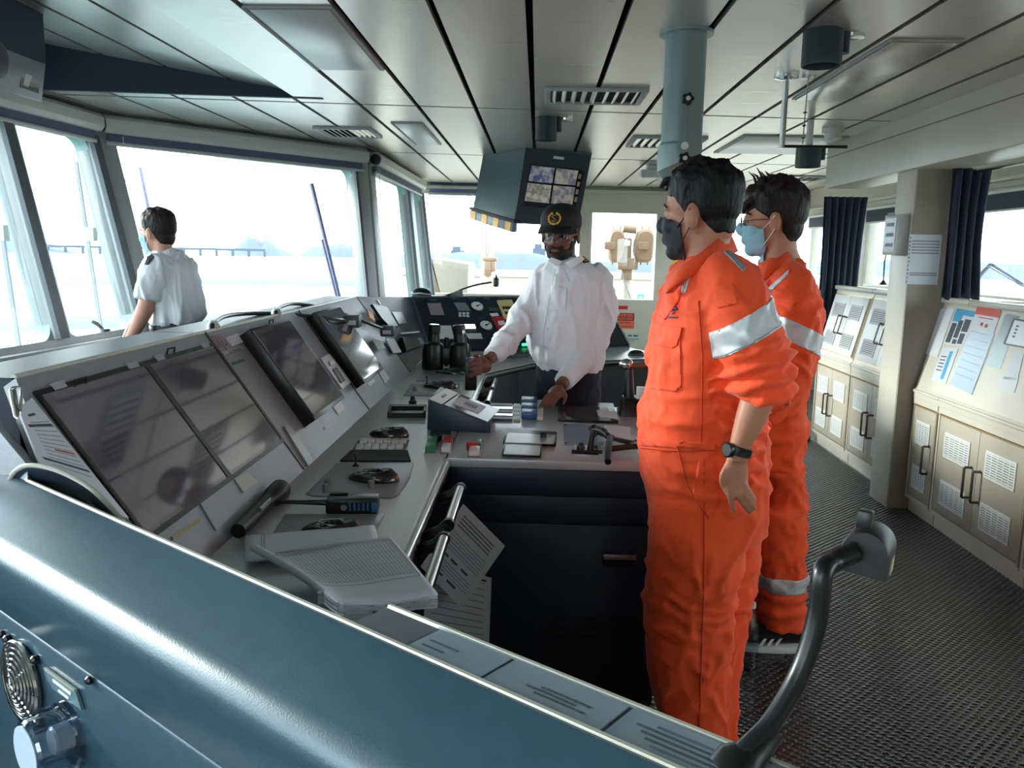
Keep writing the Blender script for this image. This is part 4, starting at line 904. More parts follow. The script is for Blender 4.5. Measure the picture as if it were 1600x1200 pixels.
sl = pp([(497, 562), (511, 555), (545, 600), (531, 610)], .001, .012, mat('instrument_grey', (196, 198, 204), .4, .3), 'selector_plate', mods[1])
pp([(515, 580), (521, 577), (535, 598), (529, 602)], .012, .016, m_black, 'dial_slot', sl); pp([(509, 569), (516, 566), (519, 571), (512, 575)], .012, .018, m_white, 'button', sl)
f2 = Frame(MP.p(0, 0, .0015), MP.u, MP.v)
a = MP.px(330, 537); text('red_lettering', 'SKJU', f2, a[0]+.02, a[1]-.02, .062, mat('faded_red_ink', (150, 60, 84), .6), mods[1], .001, 'LEFT', .62)
a = MP.px(352, 549); text('lettering', 'NO SMOKING', f2, a[0]+.01, a[1]-.014, .016, m_ink, mods[1], .002)
for pix in ((262, 548), (119, 597), (420, 503)):
    a = MP.px(*pix); MB().tube([MP.p(a[0]-.022, a[1]-.012, 0), MP.p(a[0]-.02, a[1], .012), MP.p(a[0]+.02, a[1], .012), MP.p(a[0]+.022, a[1]-.012, 0)], .0025, 6).build('cable_clip', m_blackm, mc, smooth=True)
# clipped paper at the near end of the panel with chrome clip
pa = MB().pxplate(MP, [(24, 640), (46, 624), (198, 812), (150, 800), (62, 735)], .002, .006).build('clipped_checklist', m_paperb); tag(pa, 'printed checklist clipped to the near end of the sloping panel', 'paper')
def cl(a0, a1, b, m, th=1.8):
    q0 = V((24+ (62-24)*b*1.0, 640+(735-640)*b)); q1 = V((46+(160-46)*b, 624+(770-624)*b)); p0, p1 = q0.lerp(q1, a0), q0.lerp(q1, a1)
    MB().pxplate(MP, [(p0.x, p0.y), (p1.x, p1.y), (p1.x+th, p1.y+th), (p0.x+th, p0.y+th)], .006, .0065).build('print_line', m, pa)
for k in range(12): cl(.25, .95, .25+k*.055, m_inkl, 1.2)
cl(.1, .95, .28, m_ink, 4); cl(.1, .98, .78, m_ink, 4); cl(.5, .95, .6, m_red, 2.5); cl(.3, .6, .14, m_ink, 3)
ck = thing('bulldog_clip', MP.p(*MP.px(14, 640)), 'bright chrome clip at the top of the checklist', 'clip')
MB().pxplate(MP, [(6, 613), (16, 612), (23, 655), (18, 662), (14, 655)], .008, .016).build('clip_jaw', m_steel, ck, bevel=.003)
MB().tube([MP.p(*MP.px(8, 614), .016), MP.p(*MP.px(14, 618), .03), MP.p(*MP.px(20, 650), .018)], .003, 8).build('clip_lever', m_steel, ck, smooth=True)
# pale end panel in the near corner
ep = MB().hexa([aty(-30, 640, 1.42), aty(43, 727, 1.36), aty(43, 760, 1.34), aty(-30, 790, 1.40)], [p+V((0, .04, -.02)) for p in (aty(-30, 640, 1.42), aty(43, 727, 1.36), aty(43, 760, 1.34), aty(-30, 790, 1.40))]).build('end_panel', m_grey, mc)
# steering wheel tucked behind the foreground console
wc = aty(88, 832, 1.28); wfw = (CAM-wc).normalized()*.55+V((.35, -.1, .75)); WFm = Frame(wc, V((1, -.55, -.42)), V((0, .4, 1)))
sw = thing('helm_wheel', wc, 'dark helm wheel with a pale rim half hidden behind the foreground console', 'steering wheel')
wr = .125
pts = [aty(*q, 1.37-.10*(q[0]/205)) for q in ((12, 760), (18, 744), (30, 732), (47, 727), (75, 731), (105, 742), (140, 762), (172, 792), (195, 818), (212, 842), (205, 880), (150, 900), (80, 880), (30, 820), (12, 780))]
cen = sum(pts, V())/len(pts); PTS = smooth_path(pts+[pts[0]], 4)
MB().tube(PTS, .0042, 8).build('wheel_rim', mat('pale_edging_and_highlight', (196, 196, 184), .3, .4), sw, smooth=True)
mb = MB(); mb.add([cen+V((0, .05, -.02))]+[p.lerp(cen, .02) for p in PTS], [[0, i, i+1] for i in range(1, len(PTS))]); mb.build('wheel_dish', mat('wheel_navy', (34, 46, 60), .4), sw)
for q, r_ in (((82, 770), .012), ((98, 776), .010), ((112, 784), .012), ((124, 794), .009), ((146, 800), .008)):
    c_ = aty(*q, 1.36); MB().ell(c_, (V((r_*1.4, 0, 0)), V((0, r_, 0)), V((0, 0, r_*.8))), 10, 6).build('hub_fitting', m_steel, sw, smooth=True)
MB().tube([aty(84, 772, 1.36), aty(150, 803, 1.33)], .006, 8).build('hub_shaft', m_steel, sw, smooth=True)
# ---------------- corner and far console
cn = thing('corner_console', (-.6, 5, 0), 'dark corner section joining the long console to the far console', 'console')
BL, TL = V((-.68, 5.3, .87)), V((-.85, 5.65, 1.19)); U_ = V((.9, .436, 0)).normalized()
c0b, c0t = V((-.68, 4.456, ZD)), MP.p(4.456, LV, 0)
mbq = MB().hexa([c0b, BL-V((0, .004, 0)), TL-V((0, .004, 0)), c0t], [p+V((-.03, 0, -.03)) for p in (c0b, BL-V((0, .004, 0)), TL-V((0, .004, 0)), c0t)]); mbq.build('corner_panel', m_navy, cn)
CF = Frame(c0b, V((0, 1, 0)), (c0t-c0b+TL-BL)/2); 
def cp(pix, w0, w1, m, nm, par=None): return MB().pxplate(CF, pix, w0, w1).build(nm, m, par or cn)
for pix, m, nm in (([(610, 489), (625, 489), (634, 506), (621, 508)], mat('lcd_grey', (120, 130, 134), .3), 'small_display'), ([(600, 531), (613, 531), (625, 552), (612, 553)], m_paper, 'paper_label'),
                   ([(590, 532), (600, 545), (588, 548), (580, 534)], mat('plate_green_grey', (176, 180, 172), .45), 'paper_label'), ([(571, 486), (580, 492), (584, 505), (575, 498)], m_yellow, 'yellow_sticker'),
                   ([(649, 529), (656, 529), (661, 538), (653, 540)], mat('lcd_grey', (120, 130, 134), .3), 'small_display')): cp(pix, .006, .012, m, nm)
cp([(622, 522), (652, 519), (653, 521), (624, 524)], .01, .016, m_white, 'white_bar')
c_ = CF.px(589, 474); MB().lathe([(.018, 0), (.018, .012)], CF.p(*c_, .004), CF.w, 16).build('round_label', m_white, cn)
cp([(577, 478), (600, 482), (618, 512), (606, 514), (592, 500)], .004, .02, m_black, 'hanging_handset')
cp([(622, 531), (645, 530), (652, 544), (628, 552)], .004, .03, m_black, 'telephone_cradle')
fcx = thing('far_console', (0, 5.5, 0), 'dark instrument console with dials behind the captain', 'console')
FC = Frame(BL, U_, TL-BL); FL = 1.50
LVF = (TL-BL).length
MB().box(FC, 0, FL, 0, LVF, -.03, 0).build('instrument_panel', m_dark, fcx)
MB().tube([FC.p(0, LVF, 0), FC.p(FL, LVF, 0)], .006, 8).build('top_edging', mat('edge_slate', (90, 100, 110), .4, .3), fcx, smooth=True)
MB().box(FC, FL-.008, FL+.004, 0, LVF, -.02, .004).build('end_edging', mat('pale_edging_and_highlight', (196, 196, 184), .3, .4), fcx)
MB().box(FC, -.006, .006, 0, LVF, -.02, .005).build('end_edging', mat('edge_slate', (90, 100, 110), .4, .3), fcx)
nF = V((U_.y, -U_.x, 0))
PB = [BL, BL+U_*FL, BL+U_*FL-nF*.4, BL-nF*.4]; 
MB().hexa([V((p.x, p.y, 0)) for p in PB], [V((p.x, p.y, .86)) for p in PB]).build('rear_base', m_navy, fcx)
mbk = MB(); A_, B_ = TL, TL+U_*FL; mbk.hexa([A_-V((0, 0, .02)), B_-V((0, 0, .02)), B_-nF*.12-V((0, 0, .02)), A_-nF*.12-V((0, 0, .02))], [V((p.x, p.y, .5)) for p in (A_, B_, B_-nF*.12, A_-nF*.12)]); mbk.build('rear_housing', m_navy, fcx)
fd = [(-.68, 4.455), (XF, 4.455), (-.02, 4.95), (.91, 5.40), (.66, 5.945), (-.68, 5.30)]
MB().plate(HD, fd, -.035, 0).build('desk_top', m_desk, fcx)
for k in range(1, 4): pass
MB().tube([V((XF, 4.455, ZD-.018)), V((-.02, 4.95, ZD-.018)), V((.91, 5.40, ZD-.018))], .0175, 10).build('desk_nosing', m_black, fcx, smooth=True)
MB().plate(hframe(0), [(-.66, 4.47), (-.36, 4.47), (-.10, 5.02), (.82, 5.46), (.64, 5.9), (-.66, 5.28)], .05, .814).build('pedestal', m_dark, fcx)
def fp_(pix, w0, w1, m, nm, par=None): return MB().pxplate(FC, pix, w0, w1).build(nm, m, par or fcx)
lcd = mat('lcd_grey', (120, 130, 134), .3); lcdp = mat('lcd_pinkish', (150, 140, 146), .35)
fp_([(667, 475), (688, 475), (694, 493), (673, 493)], .002, .008, lcdp, 'display'); fp_([(709, 474), (727, 474), (735, 486), (716, 486)], .002, .008, lcd, 'display')
for k in range(6): fp_([(716+k % 3*6, 489+k//3*4), (720+k % 3*6, 489+k//3*4), (721+k % 3*6, 491.5+k//3*4), (717+k % 3*6, 491.5+k//3*4)], .002, .008, m_white, 'key')
def dial(px, py, r_=.042):
    c_ = FC.px(px, py); d_ = MB().lathe([(r_*1.1, 0), (r_*1.1, .008), (r_, .012)], FC.p(*c_), FC.w, 26).build('dial', m_black, fcx, smooth=True)
    MB().lathe([(r_, .0121), (r_, .013)], FC.p(*c_), FC.w, 26).build('dial_face', m_white, d_)
    MB().box(Frame(FC.p(*c_, .013), FC.u+FC.v*.5, FC.v-FC.u*.5), -.004, r_*.8, -.003, .003, 0, .002).build('needle', m_blackm, d_)
    MB().lathe([(.008, 0), (.008, .004)], FC.p(*c_, .013), FC.w, 12).build('needle_hub', m_blackm, d_)
    for k in range(8):
        a = math.radians(-40+k*40); MB().box(Frame(FC.p(c_[0]+math.cos(a)*r_*.82, c_[1]+math.sin(a)*r_*.82, .013), FC.u, FC.v), -.002, .002, -.002, .002, 0, .001).build('dial_tick', m_blackm, d_)
dial(745, 480); dial(759, 510)
yb2 = fp_([(776, 471), (799, 470), (808, 490), (800, 501), (788, 500)], .002, .012, mat('cream_phone', (214, 196, 140), .45), 'keypad_panel')
for r_ in range(2):
    for k in range(4): fp_([(784+k*4+r_*4, 481+r_*8), (787+k*4+r_*4, 481+r_*8), (788+k*4+r_*4, 485+r_*8), (785+k*4+r_*4, 485+r_*8)], .012, .015, m_black, 'key', yb2)
rp = fp_([(768, 497), (784, 496), (806, 513), (777, 516)], .002, .01, mat('alarm_red', (176, 38, 60), .4), 'alarm_panel'); fp_([(777, 504), (786, 503), (790, 509), (779, 510)], .01, .014, m_white, 'alarm_button', rp)
fp_([(765, 491), (777, 490), (779, 494), (768, 495)], .002, .008, m_paper, 'label_strip'); 
for k in range(3): fp_([(764+k*5, 482), (768+k*5, 482), (769+k*5, 487), (765+k*5, 487)], .002, .008, mat('dim_key', (80, 88, 98), .4), 'key')
fp_([(672, 510), (704, 510), (709, 530), (680, 530)], .002, .008, m_paper, 'white_notice'); fp_([(706, 509), (716, 509), (718, 515), (708, 515)], .002, .008, lcd, 'display')
for k in range(3): fp_([(725+k*5.6, 508), (730+k*5.6, 508), (732+k*5.6, 514), (727+k*5.6, 514)], .002, .009, m_lamp, 'lit_key')
fp_([(729, 515), (743, 515), (745, 520), (731, 520)], .002, .008, mat('dim_key', (80, 88, 98), .4), 'key'); fp_([(727, 522), (751, 522), (754, 530), (731, 530)], .002, .008, m_paper, 'label_strip')
fp_([(815, 538), (823, 537), (824, 540), (816, 541)], .002, .008, m_green_led, 'green_lamp')
for k, q in enumerate(((671, 468), (706, 466), (732, 466), (754, 466), (781, 465), (805, 465))): fp_([q, (q[0]+10, q[1]), (q[0]+11, q[1]+1.6), (q[0]+1, q[1]+1.6)], .001, .003, mat('dim_key', (80, 88, 98), .4), 'caption')
# right part of the far console (behind the captain) with a dark screen
fp_([(952, 497), (962, 516), (962, 521), (946, 521), (946, 497)], .002, .006, mat('dim_screen', (60, 70, 80), .2), 'screen')
# small keyboard / drawer shelf on the far desk
kb = MB().hexa([V((p.x, p.y, ZD+.001)) for p in (atz(790, 560, ZD), atz(830, 558, ZD), atz(838, 548, ZD), atz(798, 549, ZD))], [V((p.x, p.y, ZD+.02)) for p in (atz(790, 560, ZD), atz(830, 558, ZD), atz(838, 548, ZD), atz(798, 549, ZD))]).build('keypad', m_black); kb.name = 'desk_keypad'; tag(kb, 'small dark keypad on the far desk left of the captain', 'keypad')
for i in range(5):
    for j in range(3):
        p = atz(795+i*8+j*2, 558-j*3.4, ZD+.02); MB().wbox(p.x-.012, p.x+.012, p.y-.02, p.y+.02, ZD+.02, ZD+.026).build('key', mat('dim_key', (80, 88, 98), .4), kb)
# black mouse and bright desk mat at the right end of the far desk
p = atz(994, 555, ZD); t = thing('desk_mouse', (p.x, p.y, ZD), 'black mouse on the far desk beside the near man', 'mouse')
MB().ell(V((p.x, p.y, ZD+.004)), (V((.055, .01, 0)), V((-.006, .035, 0)), V((0, 0, .032))), 18, 10).build('mouse_shell', m_black, t, smooth=True)
MB().tube([V((p.x+.05, p.y+.01, ZD+.01)), V((p.x+.1, p.y+.005, ZD+.006)), V((p.x+.16, p.y+.02, ZD+.006))], .003, 6).build('mouse_cable', m_black, t, smooth=True)
# ================================================================ PENINSULA
pn = thing('peninsula_desk', (.05, 3.05, 0), 'dark peninsula desk covered with controls in front of the captain', 'console')
PX0, PX1, PY0, PY1 = XF+.004, .47, 2.58, 3.55
MB().wbox(PX0, PX1, PY0, PY1, ZD-.03, ZD).build('desk_top', m_desk, pn, bevel=.003)
MB().wbox(XF-.08, PX1-.03, PY0+.015, PY1-.03, .08, ZD-.031).build('carcass', m_navy, pn)
MB().wbox(XF-.08, PX1-.05, PY0+.05, PY1-.03, 0, .08).build('plinth', m_blackm, pn)
PFr = yframe(PY0+.015)
za, zb2, zc = PFr.px(850, 773)[1], PFr.px(850, 816)[1], .09
for q0, q1, nm in ((za+.002, ZD-.032, 'upper_band'), (zb2+.002, za-.002, 'middle_band'), (zc, zb2-.002, 'front_door')):
    d_ = MB().box(PFr, XF+.01, PX1-.032, q0, q1, 0, .012).build(nm, m_navy, pn, bevel=.0015)
a, b = PFr.px(942, 861), PFr.px(992, 884)
MB().box(PFr, a[0], b[0], b[1], a[1], .012, .016).build('latch_recess', m_blackm, d_); MB().box(PFr, a[0], b[0], a[1]-.018, a[1]-.001, .016, .032).build('latch_handle', mat('latch_silver', (170, 160, 160), .3, .8), d_, bevel=.003)
for i in range(3):
    for j in range(3):
        c_ = PFr.px(872+i*46, 963+j*14); MB().box(PFr, c_[0]-.03, c_[0]+.03, c_[1]-.004, c_[1]+.004, .012, .016).build('vent_slot', m_black, d_)
# hung sheets beside the peninsula
hf = yframe(2.545)
def hung(pix, label, rows, y):
    f_ = yframe(y); o = MB().pxplate(f_, pix, 0, .0015).build('hanging_sheet', m_paperb); tag(o, label, 'paper')
    q = [V((*f_.px(*p), 0)) for p in pix]
    for (a0, a1, b_, th, m) in rows:
        uv = [q[0].lerp(q[1], a).lerp(q[3].lerp(q[2], a), bb) for a, bb in ((a0, b_), (a1, b_), (a1, b_+th), (a0, b_+th))]
        MB().plate(f_, [(v.x, v.y) for v in uv], .0015, .002).build('print_line', m, o)
    return o
hung([(668, 872), (768, 903), (764, 1012), (660, 1000)], 'white sheet hanging lower behind the tilted sheet at the console corner', [(.1, .9, .1+k*.09, .012, m_inkl) for k in range(9)]+[(.62, .92, .05, .03, m_ink)], 2.56)
hung([(724, 787), (789, 853), (722, 951), (657, 885)], 'tilted printed sheet hanging from the handrail at the console corner', [(.12, .85, .1+k*.045, .014, m_ink) for k in range(4)]+[(.12, .9, .34+k*.04, .01, m_inkl) for k in range(6)]+[(.15, .3, .62, .03, m_ink), (.36, .5, .62, .03, m_ink), (.6, .75, .62, .03, m_ink), (.2, .4, .86, .03, m_ink), (.5, .7, .86, .03, m_ink)]+[(.12, .9, .7+k*.04, .01, m_inkl) for k in range(4)], 2.50)
# hand rails along the desk edge
def handrail(y0, y1, label, x=-.205, z=.835):
    t = thing('handrail', (x, (y0+y1)/2, z), label, 'handrail')
    MB().tube([V((x, y0, z)), V((x, y1, z))], .0135, 14).build('rail_bar', m_steel, t, smooth=True)
    for y in (y0, y1):
        MB().tube([V((x, y, z)), V((x-.02, y, z-.018)), V((XF+.012, y, z-.035))], [.017, .016, .014], 10).build('rail_bracket', m_black, t, smooth=True)
        MB().lathe([(.0155, -.008), (.0155, .008)], V((x, y, z)), (0, 1, 0), 14).build('rail_collar', m_black, t, smooth=True)
handrail(1.97, 2.29, 'stainless handrail on the console edge beside the peninsula')
handrail(1.53, 1.87, 'stainless handrail on the console edge beside the open logbook')
handrail(3.64, 3.95, 'small stainless handrail behind the peninsula by the captain', -.21)
handrail(4.02, 4.36, 'stainless handrail at the far end of the console edge', -.21)
# ---------------- near end of the wheelhouse behind the camera
wn = MB().wbox(-3.3, 4.2, -1.3, -1.2, -.05, 1.0).build('wall_near', m_cream); struct(wn)
MB().wbox(-3.3, 4.2, -1.3, -1.2, 2.1, CZ+.4).build('wall_header', m_cream, wn)
for a, b in ((-3.3, -2.9), (-1.75, -1.65), (-.5, 4.2)): MB().wbox(a, b, -1.3, -1.2, 1.0, 2.1).build('wall_pier', m_cream, wn)
for k, (a, b) in enumerate(((-2.9, -1.75), (-1.65, -.5))):
    mb = MB()
    for q in ((a, b, 1.0, 1.04), (a, b, 2.06, 2.1), (a, a+.04, 1.04, 2.06), (b-.04, b, 1.04, 2.06)): mb.wbox(q[0], q[1], -1.29, -1.19, q[2], q[3])
    wo = mb.build('window_%d' % (30+k), m_cream); struct(wo); MB().wbox(a+.04, b-.04, -1.25, -1.244, 1.04, 2.06).build('window_pane', m_glass, wo)
# ================================================================ ON THE MAIN DESK
def hp(pix, z0, z1, m, nm, par=None, bevel=0, z=ZD):
    return MB().pxplate(hframe(z), pix, z0, z1).build(nm, m, par, bevel=bevel)
def trackball(x, y, label, L=.075, W=.042, z=ZD+.004, rot=-.12):
    t = thing('trackball_mouse', (x, y, z), label, 'trackball')
    c_, s_ = math.cos(rot), math.sin(rot); u = V((c_, s_, 0)); v = V((-s_, c_, 0)); n = 26; rings = []
    for k, (sc_, h_) in enumerate(((1, 0), (1, .006), (.93, .016), (.78, .024), (.55, .028), (.40, .024))):
        ring = []
        for q in range(n):
            a = 2*math.pi*q/n; r_ = 1+.25*math.cos(a)*(-1); ex = L*sc_*math.cos(a)+(.012 if sc_ < .6 else 0); ey = W*sc_*math.sin(a)*(1-.28*max(0, -math.cos(a)))
            ring.append(V((x, y, z+h_*(1+.25*math.cos(a)*(sc_ < 1))))+u*ex+v*ey)
        rings.append(ring)
    MB().loft(rings).build('palm_shell', mat('trackball_shell', (24, 26, 30), .18, coat=.4), t, smooth=True)
    rim = [V((x, y, z+.0265))+u*(L*.55*math.cos(2*math.pi*q/n)+.010)+v*(W*.55*math.sin(2*math.pi*q/n)) for q in range(n+1)]
    MB().tube(rim, .0022, 6).build('rim_ring', mat('trackball_rim', (130, 134, 138), .2, .8), t, smooth=True)
    MB().ell(V((x, y, z+.022))+u*.012, (u*.016, v*.016, V((0, 0, .013))), 16, 8).build('ball', m_black, t, smooth=True)
    return t
def pad(pix, label, knobs=(), stick=None, m=None):
    o = MB().pxplate(hframe(ZD), pix, .0005, .004).build('control_pad', m or mat('pad_grey', (140, 143, 148), .4, .3), None, bevel=.0015); tag(o, label, 'control pad')
    for q in knobs:
        p = atz(*q, ZD); MB().lathe([(.010, .004), (.010, .02), (.008, .024)], V((p.x, p.y, ZD)), (0, 0, 1), 8).build('square_knob', mat('knob_grey', (110, 112, 116), .4), o, smooth=True)
    if stick:
        p = atz(*stick, ZD); MB().lathe([(.012, .004), (.006, .01), (.003, .012), (.003, .03), (.007, .036), (.006, .044)], V((p.x, p.y, ZD)), (0, 0, 1), 12).build('mini_joystick', m_black, o, smooth=True)
    return o
pad([(525, 725), (646, 725), (640, 748), (622, 775), (610, 779), (488, 776), (478, 773)], 'rounded grey trackball pad in front of the handheld radio', [(512, 762), (509, 770), (580, 764), (584, 757)], (556, 730))
p = atz(584, 752, ZD); trackball(p.x, p.y, 'black trackball on the pad in front of the handheld radio')
pad([(445, 805), (601, 805), (585, 838), (420, 845)], 'grey trackball pad partly covered by the logbook papers')
p = atz(520, 836, ZD); trackball(p.x, p.y, 'black trackball nearest the camera, partly under the papers')
kbd = MB().pxplate(hframe(ZD), [(531, 722), (642, 722), (637, 706), (548, 706)], .0005, .006).build('key_mat', m_blackm); tag(kbd, 'black key mat between two trackballs', 'mat')
ks = thing('key_strip', atz(595, 700, ZD), 'two rows of pale push keys on the main desk', 'keys')
for r_ in range(2):
    for k in range(6):
        x0 = 556+r_*6+k*12.4-(r_*0); y0 = 703-r_*9
        hp([(x0, y0), (x0+11, y0), (x0+12.4, y0-6), (x0+1.6, y0-6)], .001, .009, mat('key_white', (214, 220, 216), .35), 'push_key', ks, bevel=.001)
MB().pxplate(hframe(ZD), [(548, 707), (632, 707), (640, 688), (560, 688)], .0002, .001).build('key_base', m_black, ks)
p = atz(608, 683, ZD); trackball(p.x, p.y, 'black trackball behind the rows of pale keys', .072)
pad([(630, 619), (718, 619), (722, 601), (642, 601)], 'grey pad behind the wedge-shaped unit', [(648, 612), (690, 613)], (667, 601)); p = atz(688, 607, ZD); trackball(p.x, p.y, 'black trackball behind the wedge-shaped unit', .085)
pad([(650, 596), (738, 596), (742, 578), (664, 578)], 'grey pad in front of the binoculars'); p = atz(706, 585, ZD); trackball(p.x, p.y, 'black trackball at the foot of the binoculars', .09)
tr_ = MB()
for q in ([(605, 653), (665, 653), (665, 650), (606, 650)], [(607, 642), (666, 642), (666, 639), (609, 639)], [(605, 653), (609, 653), (612, 640), (608, 640)], [(661, 653), (665, 653), (667, 640), (663, 640)]): tr_.pxplate(hframe(ZD), q, 0, .02)
tr_ = tr_.build('framed_recess', m_black); tag(tr_, 'black-framed shallow tray left of the wedge-shaped unit', 'tray')
MB().pxplate(hframe(ZD), [(608, 651), (662, 651), (664, 642), (611, 642)], .0005, .002).build('tray_floor', m_desk, tr_)
p = atz(645, 634, ZD); kn = thing('rotary_selector', (p.x, p.y, ZD), 'black rotary control knob behind the black-framed tray', 'knob')
MB().lathe([(.026, 0), (.026, .004)], V((p.x, p.y, ZD)), (0, 0, 1), 18).build('knob_plate', m_desk, kn); MB().lathe([(.017, .004), (.017, .02), (.012, .024), (.009, .04), (.007, .042)], V((p.x, p.y, ZD)), (0, 0, 1), 16).build('knob_body', m_black, kn, smooth=True)
# handheld radio lying on the desk
ra, rb_ = atz(511, 787, ZD+.02), atz(592, 787, ZD+.02); rd = thing('handheld_radio', ra, 'black handheld radio with long antenna lying on the desk', 'radio')
d_ = (rb_-ra).normalized(); RFm = Frame(V((ra.x, ra.y, ZD+.001)), d_, V((0, 1, 0))); Lr = (rb_-ra).length
MB().box(RFm, 0, Lr, -.03, .03, 0, .038).build('radio_body', m_black, rd, bevel=.006); MB().box(RFm, .004, .05, .012, .026, .038, .043).build('speaker_bar', m_black, rd, bevel=.002)
for k in range(5): MB().box(RFm, Lr*.45+k*.011, Lr*.45+k*.011+.005, -.031, -.0295, .01, .03).build('grip_rib', mat('radio_blue', (40, 96, 130), .4), rd)
MB().box(RFm, Lr*.88, Lr*.99, -.0315, -.029, .006, .03).build('blue_corner', mat('radio_blue', (40, 96, 130), .4), rd)
MB().lathe([(.008, 0), (.008, .006)], RFm.p(Lr*.36, -.03, .02), -RFm.v, 14).build('ptt_stud', m_steel, rd)
MB().tube([RFm.p(0, .0, .022), RFm.p(-.05, .002, .022), atz(411, 784, ZD+.018)], [.008, .006, .004], 10).build('antenna', m_black, rd, smooth=True)
# black torch by the panel foot
tc_ = thing('torch', atz(410, 790, ZD), 'black torch lying along the foot of the sloping panel', 'torch')
a, b = atz(372, 830, ZD+.022), atz(438, 765, ZD+.022)
MB().tube([a, a.lerp(b, .68), a.lerp(b, .74), a.lerp(b, .80), b], [.017, .017, .019, .027, .028], 16).build('torch_barrel', m_black, tc_, smooth=True)
MB().tube([a.lerp(b, .35)+V((.013, 0, .013)), a.lerp(b, .6)+V((.013, 0, .013))], .005, 8).build('torch_clip', m_steel, tc_, smooth=True)
# binoculars standing on end
bp = atz(697, 578, ZD); bn = thing('binoculars', (bp.x, bp.y, ZD), 'black binoculars standing upright at the end of the main desk', 'binoculars')
kx = bp.y/1300
for s_ in (-1, 1):
    c_ = V((bp.x+s_*.078, bp.y+.02, ZD)); MB().lathe([(.058, 0), (.062, .01), (.060, .11), (.052, .14), (.034, .155), (.030, .20), (.034, .205), (.034, .245), (.028, .25)], c_, (s_*-.04, 0, 1), 20).build('barrel', m_black, bn, smooth=True)
    MB().lathe([(.026, .2495), (.026, .251)], c_, (s_*-.04, 0, 1), 16).build('eyepiece_lens', m_screen, bn)
MB().wbox(bp.x-.05, bp.x+.05, bp.y+.0, bp.y+.04, ZD+.03, ZD+.12).build('bridge_plate', m_black, bn, bevel=.006)
MB().tube([V((bp.x, bp.y+.02, ZD+.02)), V((bp.x, bp.y+.02, ZD+.18))], .012, 12).build('focus_shaft', m_black, bn, smooth=True)
MB().tube([V((bp.x+.09, bp.y-.01, ZD+.22)), V((bp.x+.13, bp.y-.03, ZD+.17)), V((bp.x+.135, bp.y-.04, ZD+.06)), V((bp.x+.12, bp.y-.05, ZD+.005))], .004, 6).build('neck_strap', m_blackm, bn, smooth=True)
# gooseneck map lamps on the console crest
def crest_lamp(p0, mid, p1, headpix, label, y0, y1):
    a = aty(*p0, y0); t = thing('map_lamp', a, label, 'lamp')
    pts = [a-V((0, 0, .02)), a]+[aty(*q, y0+(y1-y0)*(i+1)/(len(mid)+1)) for i, q in enumerate(mid)]+[aty(*p1, y1)]
    MB().tube(smooth_path(pts, 5), .0075, 10).build('lamp_neck', mat('gooseneck_black', (22, 24, 28), .33, .2), t, smooth=True)
    h_ = aty(*headpix, y1); MB().wbox(h_.x-.035, h_.x+.035, h_.y-.03, h_.y+.03, h_.z-.028, h_.z+.028).build('lamp_head', mat('lamp_head_grey', (70, 74, 84), .4), t, bevel=.005)
    MB().wbox(h_.x-.022, h_.x+.022, h_.y-.032, h_.y-.03, h_.z-.014, h_.z+.006).build('head_label', m_white, t)
    MB().lathe([(.02, -.025), (.02, -.005), (.01, .01)], a, (0, 0, 1), 12).build('lamp_socket', m_frame, t, smooth=True)
crest_lamp((333, 506), [(352, 494), (390, 490), (450, 491), (520, 498)], (545, 502), (551, 502), 'gooseneck map lamp bending from the middle of the console crest', 2.50, 3.75)
crest_lamp((432, 486), [(441, 478), (465, 475), (520, 485), (580, 507)], (600, 514), (606, 517), 'gooseneck map lamp bending from the far console crest', 3.10, 4.3)
# gooseneck microphone on the far console crest
a = aty(700, 459, 5.75); mk = thing('desk_microphone', a, 'thin gooseneck microphone on the far console in front of the window', 'microphone')
MB().tube(smooth_path([aty(700, 462, 5.75), aty(722, 452, 5.7), aty(745, 445, 5.65), aty(768, 441, 5.6)], 5), .006, 8).build('microphone_neck', mat('gooseneck_black', (22, 24, 28), .33, .2), mk, smooth=True)
h_ = aty(775, 441, 5.6); MB().lathe([(.012, -.03), (.02, -.02), (.02, .02), (.008, .03), (.004, .05)], h_, (0, 0, 1), 14).build('microphone_head', m_black, mk, smooth=True)
MB().hexa([aty(*q, 5.78) for q in ((692, 463), (722, 463), (724, 462), (694, 462))], [aty(*q, 5.70) for q in ((700, 459), (720, 453), (722, 453), (702, 459))]).build('microphone_base', m_frame, mk)
# dark humps on the far crest
for px, lb in ((658, 'dark rounded device on top of the far console crest'),):
    a = aty(px, 462, 5.75); o = MB().ell(a, (V((.075, 0, 0)), V((0, .05, 0)), V((0, 0, .055))), 20, 12).build('compass_repeater', m_black, None, smooth=True); tag(o, lb, 'repeater')
    MB().tube([a+V((-.075, -.03, .01)), a+V((0, -.052, .02)), a+V((.075, -.03, .01))], .005, 6).build('repeater_rim', m_frame, o, smooth=True)
